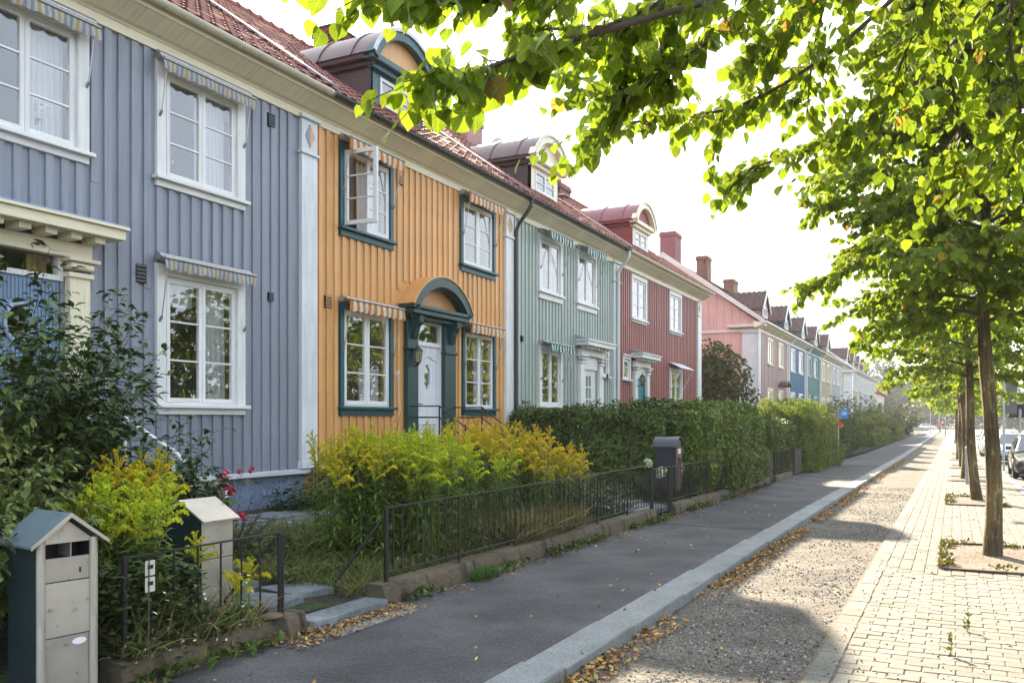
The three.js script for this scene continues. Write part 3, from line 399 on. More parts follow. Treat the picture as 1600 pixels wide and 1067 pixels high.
function terraceHouse(o) {
  const { s0, s1, wall, label } = o, t = thing('terraced_house', label, 'house', [FX, 0, -s0]), k = houseKit(t, s0), openings = [...o.windows.map((w) => [w.a + 0.1, w.b - 0.1, w.y0 + 0.06, w.y1 - 0.1]), ...o.doors];
  const TOP = 6.56, LOW = 0.87, sh = new THREE.Shape(rect(s0 + 0.002, s1 - 0.002, LOW, TOP));
  for (const [a, b, y0, y1] of openings) sh.holes.push(new THREE.Path(rect(a, b, y0, y1)));
  mesh('wall', k.plate(-0.16, 0, sh), wall[0], t);
  mesh('plinth', k.B(-0.2, -0.05, -0.2, LOW, s0, s1), o.plinth, t);
  mesh('water_table', k.RB(-0.1, 0.07, LOW - 0.05, LOW + 0.025, s0, s1 + 0.06, 0.008, 'h'), o.trim, t);
  mesh('rear_wall', k.B(-9.9, -9.7, -0.2, TOP, s0, s1), wall[0], t);
  mesh('end_wall', k.plate(-9.9, -0.16, new THREE.Shape(rect(s0, s0 + 0.12, -0.2, TOP + 0.2))), wall[1], t); mesh('end_wall', k.B(-9.9, -0.2, -0.2, TOP + 0.2, s1 - 0.12, s1), wall[1], t);
  mesh('room_shell', join([k.B(-9.7, -0.17, 0.7, 0.95, s0 + 0.12, s1 - 0.12), k.B(-9.7, -0.17, 3.95, 4.25, s0 + 0.12, s1 - 0.12), k.B(-9.7, -0.17, 6.6, 6.75, s0 + 0.12, s1 - 0.12), k.B(-4.2, -4.1, 0.95, 6.6, s0 + 0.12, s1 - 0.12), ...o.rooms.map((s) => k.B(-4.1, -0.17, 0.95, 6.6, s - 0.06, s + 0.06))]), roomMat, t);
  // battens over the board joints
  const cuts = [...o.windows.map((w) => [w.a - (w.cutS ?? 0.004), w.b + 0.004, w.y0 - 0.004, w.y1 + 0.004]), ...(o.cuts || [])], made = {}, pitch = o.pitch, R0 = R; R = rng(Math.round(s0 * 13));
  for (let s = s0 + o.first; s < s1 - (o.endGap ?? 0.02); s += pitch) {
    const hit = cuts.filter(([a, b]) => s + o.bw / 2 > a && s - o.bw / 2 < b).map(([, , c, d]) => [c, d]);
    for (const [y0, y1] of interval(hit, LOW + 0.03, 6.5)) {
      const seam = y1 - y0 > 3 && R() < 0.5 ? [[y0, y0 + (y1 - y0) * (0.35 + 0.3 * R())]] : [];
      for (const [c, d] of seam.length ? [seam[0], [seam[0][1] + 0.004, y1]] : [[y0, y1]]) { const h = (d - c).toFixed(2), gk = made[h + o.bw] || (made[h + o.bw] = k.B(0, o.bt ?? 0.026, 0, +h, s0 - o.bw / 2, s0 + o.bw / 2)); const m = mesh('batten', gk, wall[R() * wall.length | 0], t); m.position.set(-0.001 + rr(-0.003, 0.003), c, -(s - s0) + rr(-0.006, 0.006)); m.rotation.x = rr(-0.0012, 0.0012); }
    }
  }
  R = R0;
  // cornice, gutter
  const e0 = s0, e1 = s1 + (o.endOver || 0);
  mesh('frieze_board', k.RB(0, 0.05, 6.44, 6.56, s0, s1, 0.005, 'h'), o.frieze ?? cream, t);
  mesh('cornice', k.run([[-0.1, 6.56], [0.06, 6.56], [0.08, 6.585], [0.14, 6.6], [0.37, 6.73], [0.4, 6.735], [0.4, 6.86], [-0.1, 6.86]], e0, e1), cream, t);
  const gut = []; for (let i = 0; i <= 12; i++) { const a = Math.PI + Math.PI * i / 12; gut.push([0.485 + 0.07 * Math.cos(a), 6.85 + 0.07 * Math.sin(a)]); } for (let i = 12; i >= 0; i--) { const a = Math.PI + Math.PI * i / 12; gut.push([0.485 + 0.062 * Math.cos(a), 6.85 + 0.062 * Math.sin(a)]); }
  mesh('gutter', k.run(gut, e0 + (o.gutterFrom ?? 0), e1 + 0.05), o.gutter, t);
  for (let s = s0 + 1.1; s < s1; s += 1.9) mesh('gutter_bracket', k.run(gut.map(([w, y]) => [0.485 + (w - 0.485) * 1.12, 6.85 + (y - 6.85) * 1.12]), s, s + 0.035), o.gutter, t);
  if (o.pilaster) { const [a, b] = o.pilaster, g = part('pilaster', t); mesh('shaft', k.RB(0, 0.07, 1.02, 6.3 + 0.14, a, b, 0.006), o.pilMat ?? white, g); mesh('base_block', k.RB(0, 0.1, 0.9, 1.02, a - 0.03, b + 0.03, 0.01), o.pilMat ?? white, g); mesh('capital', k.RB(0, 0.12, 6.44, 6.5, a - 0.05, b + 0.05, 0.012, 'h'), o.pilMat ?? white, g); mesh('collar', k.RB(0, 0.105, 5.88, 5.93, a - 0.035, b + 0.035, 0.012, 'h'), o.pilMat ?? white, g);
    const c = (a + b) / 2, dm = new THREE.Shape([V2(c - 0.11, 6.19), V2(c, 6.0), V2(c, 6.38)]), dn = new THREE.Shape([V2(c + 0.11, 6.19), V2(c, 6.38), V2(c, 6.0)]); mesh('diamond_half', k.plate(0.07, 0.082, dm), wall[0], g); mesh('diamond_half', k.plate(0.07, 0.082, dn), o.nextWall ?? wall[0], g); }
  // roof
  const rf = part('roof', t), [ex, ey] = EAVE, [rx, ry] = RIDGE, top = (a) => onRoof(a, -0.01);
  mesh('roof_deck', k.run([[ex, ey - 0.05], onRoof(0, -0.02), onRoof(SLOPE, -0.02), [-10.4, 6.95], [-10.4, 6.85], [rx, ry - 0.2]], e0, e1), o.deck ?? clay[1], rf);
  const tiles = [], R1 = R; R = rng(Math.round(s0 * 31)); const nc = Math.floor((e1 - e0 - 0.02) / 0.245), pw = (e1 - e0) / nc;
  for (let r = 0; r * 0.335 < SLOPE - 0.12; r++) for (let c = 0; c < nc; c++) { const [w, y] = onRoof(r * 0.335 - 0.03), s = e0 + c * pw; if ((o.holes || []).some(([a, b, q]) => s + 0.1 > a && s < b && w < q[1] && w > q[0])) continue; tiles.push([w, y, s]); }
  const seen = o.tileParts ? tiles.filter(([w, y, s]) => frustum(FX + w, y, -s - 0.12)).sort((p, q) => Math.hypot(p[0] + FX, p[1] - EYE, p[2]) - Math.hypot(q[0] + FX, q[1] - EYE, q[2])).slice(0, 300) : [], own = new Set(seen), rest = [], col = [];
  for (const q of tiles) { const [w, y, s] = q, jx = rr(-0.006, 0.006); if (own.has(q)) { const m = mesh('roof_tile', tileGeo[R() * 2 | 0], clay[R() * 4 | 0], rf); m.position.set(w, y + jx, -(s - s0)); m.rotation.y = rr(-0.02, 0.02); } else { const m4 = new THREE.Matrix4().makeRotationY(rr(-0.02, 0.02)).setPosition(w, y + jx, -(s - s0)); rest.push(m4); const f = rr(0.8, 1.2); col.push(lin(0.3 * f, 0.08 * f * rr(0.9, 1.2), 0.05 * f)); } }
  if (rest.length) copies('roof_tiles', tileGeo[0], clayPale, rest, rf, col).userData.kind = 'stuff';
  const rid = rod(V(rx, ry + 0.03, -(e0 - s0)), V(rx, ry + 0.03, -(e1 - s0)), 0.11, 0.11, 12); mesh('ridge', metric(rid), clay[0], rf);
  for (let s = e0 + 0.3; s < e1; s += 0.36) { const m = mesh('ridge_tile', metric(rod(V(0, 0, 0), V(0, 0, -0.06), 0.14, 0.13, 10)), clay[R() * 4 | 0], rf); m.position.set(rx, ry + 0.03, -(s - s0)); }
  R = R1;
  if (o.flash) { const g = k.B(0, 0.012, 0, SLOPE, s1 - 0.16, s1 + 0.16); g.rotateZ(Math.PI / 2 - TH); const [w, y] = onRoof(-0.02, 0.1); g.translate(w, y, 0); mesh('party_flashing', g, o.flash, rf); }
  for (const w of o.windows) windowUnit(t, s0, w);
  return { t, k };
}
const plum = std(lin(0.085, 0.04, 0.042), { roughness: 0.5, map: metalTex }), plumRoof = std(lin(0.16, 0.1, 0.1), { roughness: 0.38, map: metalTex, metalness: 0.3 }), redMetal = std(lin(0.3, 0.035, 0.035), { roughness: 0.5, map: metalTex }), redRoof = std(lin(0.26, 0.06, 0.075), { roughness: 0.42, map: metalTex });
const blueWall = tones(0.26, 0.283, 0.335), orangeWall = tones(0.74, 0.38, 0.13), greenWall = tones(0.4, 0.455, 0.395), redWall = tones(0.39, 0.15, 0.13), teal = paint(0.01, 0.075, 0.085, { roughness: 0.4 }), tealDark = paint(0.008, 0.05, 0.052, { roughness: 0.4 });
const violetTin = std(lin(0.2, 0.14, 0.24), { roughness: 0.4, metalness: 0.3, map: metalTex }), blackTin = std(lin(0.02, 0.024, 0.024), { roughness: 0.45 }), creamTin = paint(0.74, 0.68, 0.52, { roughness: 0.4 });

// ---- doors and porches
function classicPorch(t, s0, o) {                            // flat entablature on two pilasters with small blocks below the cornice
  const k = houseKit(t, s0), { a, b, m } = o, g = part('porch', t), pw = o.pw ?? 0.33, top = o.top ?? 3.66, w = o.out ?? 0.45, y0 = 0.95;
  for (const p of [a, b - pw]) {
    mesh('pilaster', k.RB(0, 0.1, y0, top - 0.24, p + 0.03, p + pw - 0.03, 0.008), m, g);
    mesh('capital', join([k.RB(0, 0.13, top - 0.3, top - 0.24, p, p + pw, 0.01, 'h'), k.RB(0, 0.16, top - 0.21, top - 0.12, p + 0.01, p + pw - 0.01, 0.03, 'h'), k.RB(0, 0.2, top - 0.12, top - 0.075, p - 0.04, p + pw + 0.04, 0.01, 'h')]), m, g);
  }
  mesh('frieze', k.RB(0, 0.12, top - 0.074, top + 0.1, a + 0.02, b - 0.02, 0.006, 'h'), m, g);
  const n = o.blocks ?? 7; for (let i = 0; i < n; i++) { const s = mix(a + 0.02, b - 0.16, i / (n - 1)); mesh('cornice_block', k.RB(0.1, w - 0.1, top + 0.1, top + 0.17, s, s + 0.14, 0.006), m, g); }
  mesh('cornice_shelf', join([k.RB(0, w, top + 0.17, top + 0.29, a - 0.18, b + 0.18, 0.008, 'h'), k.RB(0, w + 0.035, top + 0.29, top + 0.325, a - 0.22, b + 0.22, 0.008, 'h')]), m, g);
  mesh('porch_roof', k.run([[0, top + 0.325], [w + 0.03, top + 0.326], [w + 0.02, top + 0.34], [0, top + 0.47]], a - 0.21, b + 0.21), o.roof, g);
  return g;
}
function leafDoor(t, s0, a, b, y0, y1, m, extra) {
  const k = houseKit(t, s0), g = part('door', t), sh = new THREE.Shape(rect(a, b, y0, y1)); for (const h of extra.holes || []) sh.holes.push(h);
  mesh('leaf', k.plate(-0.07, -0.02, sh), m, g); (extra.build || (() => {}))(k, g);
  const hs = extra.handleAt ?? a + 0.08; mesh('handle', join([rod(k.P(-0.02, y0 + 1.0, hs), k.P(0.04, y0 + 1.0, hs), 0.012), rod(k.P(0.035, y0 + 1.0, hs), k.P(0.035, y0 + 1.0, hs + 0.12), 0.011), k.RB(-0.02, -0.008, y0 + 0.92, y0 + 1.08, hs - 0.02, hs + 0.02, 0.004)]), iron, g); return g;
}
function lantern(t, s0, s, y, w) {
  const k = houseKit(t, s0), g = part('wall_lantern', t), hex = (y0, y1, r0, r1, open) => { const c = new THREE.CylinderGeometry(r1, r0, y1 - y0, 6, 1, open); c.translate(w, (y0 + y1) / 2, -(s - s0)); return c; };
  mesh('glass', hex(y - 0.1, y + 0.12, 0.06, 0.09, true), std(lin(0.3, 0.3, 0.16), { roughness: 0.25, transparent: true, opacity: 0.55 }), g);
  const bars = []; for (let i = 0; i < 6; i++) { const a = i * Math.PI / 3; bars.push(rod(V(w + 0.062 * Math.sin(a), y - 0.1, -(s - s0) + 0.062 * Math.cos(a)), V(w + 0.092 * Math.sin(a), y + 0.12, -(s - s0) + 0.092 * Math.cos(a)), 0.007)); }
  mesh('cage', join([...bars, hex(y - 0.14, y - 0.1, 0.03, 0.065), hex(y + 0.12, y + 0.2, 0.11, 0.03), hex(y + 0.2, y + 0.25, 0.02, 0.008), hex(y - 0.18, y - 0.14, 0.01, 0.03)]), blackTin, g);
  mesh('bracket', join([rod(k.P(0, y - 0.16, s), k.P(w, y - 0.16, s), 0.012), k.RB(0, 0.03, y - 0.26, y - 0.06, s - 0.03, s + 0.03, 0.005)]), blackTin, g);
}
function frontSteps(s0, a, b, label, style) {                // stoop that goes straight down to the garden, with two iron railings
  const t = thing('front_steps', label, 'front steps', [FX, 0, -s0]), k = houseKit(t, s0), y0 = 1.0, n = 4, base = gardenY(-7.4, s0);
  mesh('landing', k.RB(0.06, 0.85, base - 0.2, y0, a, b, 0.01), concrete, t);
  for (let i = 1; i < n; i++) mesh('tread', k.RB(0.85 + (i - 1) * 0.3, 0.85 + i * 0.3, base - 0.2, y0 - i * (y0 - base) / n, a + 0.02, b - 0.02, 0.01), concrete, t);
  for (const s of [a + 0.06, b - 0.06]) {
    const R_ = (dy) => [V(0.02, y0 + dy, -(s - s0)), V(0.75, y0 + dy, -(s - s0)), V(1.8, base + dy + 0.05, -(s - s0))], bars = [];
    for (const dy of style ? [0.93, 0.5] : [0.93, 0.72]) { const p = R_(dy); bars.push(rod(p[0], p[1], 0.014), rod(p[1], p[2], 0.014)); }
    for (const [w, y] of [[0.75, y0], [1.3, y0 - 0.36], [1.78, base]]) bars.push(rod(V(w, y - 0.1, -(s - s0)), V(w, y + 0.93 + (w === 1.3 ? 0.02 : 0), -(s - s0)), 0.016));
    if (style) for (let w = 0.12; w < 0.75; w += 0.12) bars.push(rod(V(w, y0, -(s - s0)), V(w, y0 + 0.92, -(s - s0)), 0.008));
    mesh('railing', join(bars), iron, t);
  }
  return t;
}

R = rng(41);
const blueDoorMat = paint(0.2, 0.3, 0.45), awnG = { cloth: awnGrey, val: 0.1 };
{ // blue house
  const s0 = 2.2, win = (a, y0, y1, x = {}) => ({ a, b: a + 1.58, y0, y1, cas: 0.15, apron: 0.1, ...x });
  const { t, k } = terraceHouse({ s0, s1: 11.0, wall: blueWall, label: 'blue grey wooden house with white windows and grey striped awnings', plinth: paint(0.2, 0.26, 0.38, { bumpMap: roughBump, bumpScale: 0.02 }), trim: paint(0.66, 0.67, 0.68), gutter: creamTin, rooms: [4.9, 7.4], pitch: 0.1935, first: 0.06, bw: 0.098, bt: 0.028, endGap: 0.3, nextWall: orangeWall[0], pilaster: [10.79, 11.17], pilMat: paint(0.72, 0.74, 0.76), flash: violetTin, tileParts: true,
    windows: [win(8.0, 1.74, 3.7, { awn: { ...awnG, up: 0.08, out: 0.22 } }), win(8.0, 4.7, 6.36, { awn: { ...awnG, up: 0.02, out: 0.2, drop: 0.1 } }), win(5.43, 4.7, 6.36, { awn: { ...awnG, up: 0.02, out: 0.2, drop: 0.1 } }), win(2.5, 4.7, 6.36), win(2.5, 1.74, 3.7)],
    doors: [[5.64, 6.67, 0.95, 3.62]], cuts: [[5.3, 7.02, 0.9, 3.98]] });
  classicPorch(t, s0, { a: 5.3, b: 7.02, m: cream, roof: paint(0.3, 0.36, 0.46), blocks: 6, top: 3.62 });
  const oval = new THREE.Path(); oval.absellipse(6.16, 2.74, 0.13, 0.19, 0, Math.PI * 2);
  leafDoor(t, s0, 5.65, 6.66, 0.97, 3.27, blueDoorMat, { holes: [oval], handleAt: 5.8, build: (kk, g) => {
    for (let s = 5.68; s < 6.64; s += 0.045) if (Math.abs(s - 6.16) > 0.2) mesh('groove_strip', kk.RB(-0.02, -0.008, 1.0, 3.24, s, s + 0.03, 0.004), blueDoorMat, g); else { mesh('groove_strip', kk.RB(-0.02, -0.008, 1.0, 2.48, s, s + 0.03, 0.004), blueDoorMat, g); mesh('groove_strip', kk.RB(-0.02, -0.008, 3.0, 3.24, s, s + 0.03, 0.004), blueDoorMat, g); }
    const ring = new THREE.TorusGeometry(0.15, 0.022, 8, 30); ring.scale(1, 1.42, 1); ring.rotateY(Math.PI / 2); ring.translate(-0.005, 2.74, -(6.16 - s0)); mesh('oval_rim', ring, paint(0.35, 0.45, 0.58), g); mesh('oval_pane', kk.B(-0.05, -0.045, 2.52, 2.96, 6.02, 6.3), glass, g);
  } });
  const tr = part('transom_window', t); mesh('frame', join([k.B(-0.08, 0.02, 3.27, 3.33, 5.62, 6.69), k.B(-0.08, 0.02, 3.56, 3.62, 5.62, 6.69), k.B(-0.08, 0.019, 3.33, 3.56, 5.62, 5.68), k.B(-0.08, 0.019, 3.33, 3.56, 6.63, 6.69)]), white, tr); mesh('pane', k.B(-0.03, -0.026, 3.33, 3.56, 5.68, 6.63), glass, tr);
  const hook = new THREE.TorusGeometry(0.03, 0.005, 6, 14, 4.4); hook.rotateY(Math.PI / 2); hook.translate(0.14, 3.6, -(6.25 - s0)); mesh('lamp_hook', hook, iron, t);
  vent(t, s0, 10.15, 6.2, std(lin(0.1, 0.12, 0.16))); vent(t, s0, 7.77, 3.52, std(lin(0.1, 0.1, 0.1)), 0.16, 0.24); vent(t, s0, 10.14, 3.53, std(lin(0.1, 0.12, 0.16)), 0.1, 0.13);
  const bw = part('cellar_window', t); mesh('frame', join([k.B(-0.05, 0.0, 0.4, 0.82, 8.3, 8.36), k.B(-0.05, 0.0, 0.4, 0.82, 9.24, 9.3), k.B(-0.05, -0.001, 0.76, 0.82, 8.36, 9.24), k.B(-0.05, -0.001, 0.4, 0.46, 8.36, 9.24)]), white, bw); mesh('pane', k.B(-0.045, -0.04, 0.46, 0.76, 8.36, 9.24), dark, bw);
  brickChimney(t, s0, -5.3, -4.7, 5, 5.7, 9.8, 11.5, [clay[0]], false, std(lin(0.3, 0.12, 0.08), { map: concreteTex }));
  const rail = thing('garden_handrail', 'white tubular handrail rising beside the blue house steps', 'handrail', [-8.2, 0, -6.6]);
  mesh('rail', taper([V(0.1, 1.75, 0.5), V(0.25, 1.68, 0.1), V(0.75, 1.3, -0.15), V(0.82, 1.22, -0.17), V(0.78, 1.12, -0.16)], 0.022, 0.022, 8), white, rail); mesh('post', rod(V(0.7, 0.3, -0.14), V(0.7, 1.36, -0.14), 0.02), white, rail); mesh('post', rod(V(0.25, 0.3, 0.1), V(0.25, 1.68, 0.1), 0.02), white, rail);
}
curtain(0, 8.86, 9.42, 4.85, 6.2, -0.22, 'white lace curtain in the upper pane of the blue house next to the pilaster', lace, 16);
curtain(0, 6.3, 6.85, 4.85, 6.2, -0.22, 'pale curtain in the upper blue house window above the porch', lace, 14);
curtain(0, 9.0, 9.42, 1.95, 3.55, -0.22, 'pale drape in the lower window of the blue house', lace, 9);
curtain(0, 8.12, 8.8, 3.2, 3.55, -0.2, 'short ruffled valance curtain in the lower blue house window', lace, 10);
curtain(0, 6.35, 6.6, 3.33, 3.56, -0.16, 'ochre curtain behind the glass over the blue door', ochreCloth, 6);
{ // orange house
  const s0 = 11.0, cm = teal, W = (a, b, y0, y1, x = {}) => ({ a, b, y0, y1, cas: 0.1, apron: 0.12, cm, sm: cm, stile: 0.07, ...x }), aw = { cloth: awnOrange, up: 0.06, out: 0.26, drop: 0.05, arm: 0.8 };
  const { t, k } = terraceHouse({ s0, s1: 18.05, wall: orangeWall, label: 'orange wooden house with dark teal window casings and arched porch', plinth: paint(0.5, 0.25, 0.1), trim: paint(0.5, 0.25, 0.1), gutter: blackTin, rooms: [13.6, 15.6], pitch: 0.205, first: 0.3, bw: 0.085, bt: 0.03, endGap: 0.26, nextWall: greenWall[0], pilaster: [17.84, 18.23], flash: violetTin, tileParts: true, holes: [[13.6, 15.4, [-2.2, -0.7]]],
    windows: [W(11.79, 13.35, 4.78, 6.36, { awn: aw, open: 1.5, label: 'upper window with one casement swung open' }), W(15.82, 17.36, 4.8, 6.38, { awn: aw }), W(11.79, 13.35, 1.75, 3.65, { awn: aw }), W(15.9, 17.38, 1.77, 3.63, { awn: { ...aw, drop: 0.02 }, stile: 0.05 })],
    doors: [[14.1, 15.1, 0.95, 3.6]], cuts: [[13.72, 15.54, 0.9, 3.7], [13.55, 15.75, 3.66, 4.1], [13.75, 15.55, 4.0, 4.28]] });
  const g = part('porch', t);
  for (const [a, b] of [[13.74, 14.11], [15.09, 15.52]]) { const c = (a + b) / 2; mesh('pilaster', k.RB(0, 0.1, 0.95, 3.64, a, b, 0.01), tealDark, g); mesh('neck_moulding', k.RB(0, 0.14, 3.0, 3.06, a - 0.02, b + 0.02, 0.015, 'h'), tealDark, g); const br = new THREE.Shape([V2(0.1, 3.64), V2(0.3, 3.64), V2(0.29, 3.52), V2(0.22, 3.44), V2(0.19, 3.34), V2(0.15, 3.22), V2(0.1, 3.2)]), bg = new THREE.ExtrudeGeometry(br, { depth: 0.14, bevelEnabled: false }); bg.translate(0, 0, -(c + 0.07 - s0)); mesh('bracket', metric(bg), tealDark, g); }
  mesh('cornice_shelf', join([k.RB(0, 0.32, 3.66, 3.76, 13.62, 15.72, 0.02, 'h'), k.RB(0, 0.36, 3.76, 3.83, 13.57, 15.77, 0.012, 'h'), k.RB(0, 0.2, 3.58, 3.66, 13.72, 15.56, 0.02, 'h')]), tealDark, g);
  mesh('arch', k.plate(0.24, 0.36, archRing(14.67, 1.1, 3.84, 0.6, 0.18)), tealDark, g); mesh('arch_moulding', k.plate(0.12, 0.28, archRing(14.67, 0.97, 3.84, 0.46, 0.07)), tealDark, g); mesh('arch_roof', k.plate(0, 0.38, archRing(14.67, 1.13, 3.84, 0.635, 0.03)), orangeWall[1], g);
  mesh('tympanum_board', k.plate(0.06, 0.12, archShape(14.67, 1.0, 3.84, 0.5, 0.01), 'h'), paint(0.5, 0.24, 0.075), g);
  const eight = new THREE.Path(), cx = 14.6, cy = 2.52; [[-0.045, -0.24], [0.045, -0.24], [0.06, -0.17], [0.1, -0.15], [0.1, 0.15], [0.06, 0.17], [0.045, 0.24], [-0.045, 0.24], [-0.06, 0.17], [-0.1, 0.15], [-0.1, -0.15], [-0.06, -0.17]].forEach(([x, y], i) => i ? eight.lineTo(cx + x, cy + y) : eight.moveTo(cx + x, cy + y));
  const doorWhite = paint(0.72, 0.74, 0.76);
  leafDoor(t, s0, 14.15, 15.06, 0.98, 3.12, doorWhite, { holes: [eight], handleAt: 14.22, build: (kk, d) => {
    mesh('pane', kk.B(-0.05, -0.045, 2.26, 2.78, 14.48, 14.72), glass, d);
    const pts = []; for (let i = 0; i <= 14; i++) { const u = i / 14; pts.push(kk.P(-0.012, 2.86 + 0.07 * Math.sin(Math.PI * clamp((u - 0.2) / 0.6, 0, 1)), 14.27 + 0.67 * u)); } mesh('panel_moulding', join([taper(pts, 0.012, 0.012, 5), rod(kk.P(-0.012, 1.75, 14.27), kk.P(-0.012, 2.86, 14.27), 0.011), rod(kk.P(-0.012, 1.75, 14.94), kk.P(-0.012, 2.86, 14.94), 0.011), rod(kk.P(-0.012, 1.75, 14.27), kk.P(-0.012, 1.75, 14.94), 0.011), rod(kk.P(-0.012, 1.6, 14.3), kk.P(-0.012, 1.6, 14.9), 0.011), rod(kk.P(-0.012, 1.15, 14.3), kk.P(-0.012, 1.6, 14.3), 0.011), rod(kk.P(-0.012, 1.15, 14.9), kk.P(-0.012, 1.6, 14.9), 0.011)]), doorWhite, d);
  } });
  const tr = part('transom_window', t); mesh('frame', join([k.B(-0.08, 0.01, 3.12, 3.2, 14.1, 15.1), k.B(-0.08, 0.01, 3.54, 3.6, 14.1, 15.1), k.B(-0.08, 0.009, 3.2, 3.54, 14.1, 14.16), k.B(-0.08, 0.009, 3.2, 3.54, 15.04, 15.1), k.B(-0.08, 0.008, 0.96, 3.12, 14.1, 14.15), k.B(-0.08, 0.008, 0.96, 3.12, 15.06, 15.1)]), white, tr); mesh('pane', k.B(-0.03, -0.026, 3.2, 3.54, 14.16, 15.04), glass, tr);
  lantern(t, s0, 13.92, 2.86, 0.2); vent(t, s0, 11.5, 3.62, orangeWall[1], 0.16, 0.2); vent(t, s0, 13.62, 6.15, orangeWall[1], 0.13, 0.18);
  archedDormer(t, s0, 14.5, { side: plum, roof: plumRoof, trim: teal, tymp: orangeWall[0], win: white, edge: silver });
  const bricks = [[0.3, 0.085, 0.045], [0.24, 0.07, 0.04], [0.36, 0.12, 0.06]].map(([r, g2, b]) => std(lin(r, g2, b), { map: concreteTex, bumpMap: roughBump, bumpScale: 0.01, roughness: 0.95 }));
  brickChimney(t, s0, -5.1, -4.45, 17.3, 18.7, 9.9, 11.45, bricks, true);
  const dp = part('downpipe', t); mesh('pipe', taper([k.P(0.485, 6.8, 18.3), k.P(0.48, 6.66, 18.3), k.P(0.42, 6.55, 18.29), k.P(0.18, 6.25, 18.27), k.P(0.12, 6.1, 18.26), k.P(0.11, 5.9, 18.26), k.P(0.11, 4, 18.26), k.P(0.11, 0.6, 18.26)], 0.045, 0.045, 10), blackTin, dp); mesh('outlet', rod(k.P(0.485, 6.74, 18.3), k.P(0.485, 6.84, 18.3), 0.05, 0.07, 10), blackTin, dp);
  const cord = thing('window_cord', 'tangled pale cord hanging beside the lower orange house window', 'cord', [FX, 0, -13.4]); mesh('strand', taper([V(0.08, 2.55, 0), V(0.12, 2.5, -0.04), V(0.09, 2.42, -0.02), V(0.1, 2.2, -0.03), V(0.07, 2.0, -0.1), V(0.05, 1.85, -0.16), V(0.05, 1.7, -0.08)], 0.006, 0.006, 5), white, cord); mesh('knot', taper([V(0.08, 2.52, 0.05), V(0.12, 2.58, -0.02), V(0.1, 2.5, -0.07), V(0.13, 2.55, 0), V(0.09, 2.48, 0.03), V(0.12, 2.44, -0.05)], 0.009, 0.009, 5), white, cord);
}
frontSteps(14.6, 13.75, 15.5, 'stone steps with thin black railings at the orange house');
curtain(0, 12.55, 13.2, 4.95, 6.2, -0.2, 'white curtain behind the open casement of the orange house', lace, 12);
curtain(0, 12.6, 13.2, 1.95, 2.6, -0.2, 'white lace half curtain in the lower orange house window', lace, 12);
curtain(0, 16.75, 17.2, 1.95, 3.5, -0.2, 'thin white drape in the orange house window beside the porch', lace, 8);
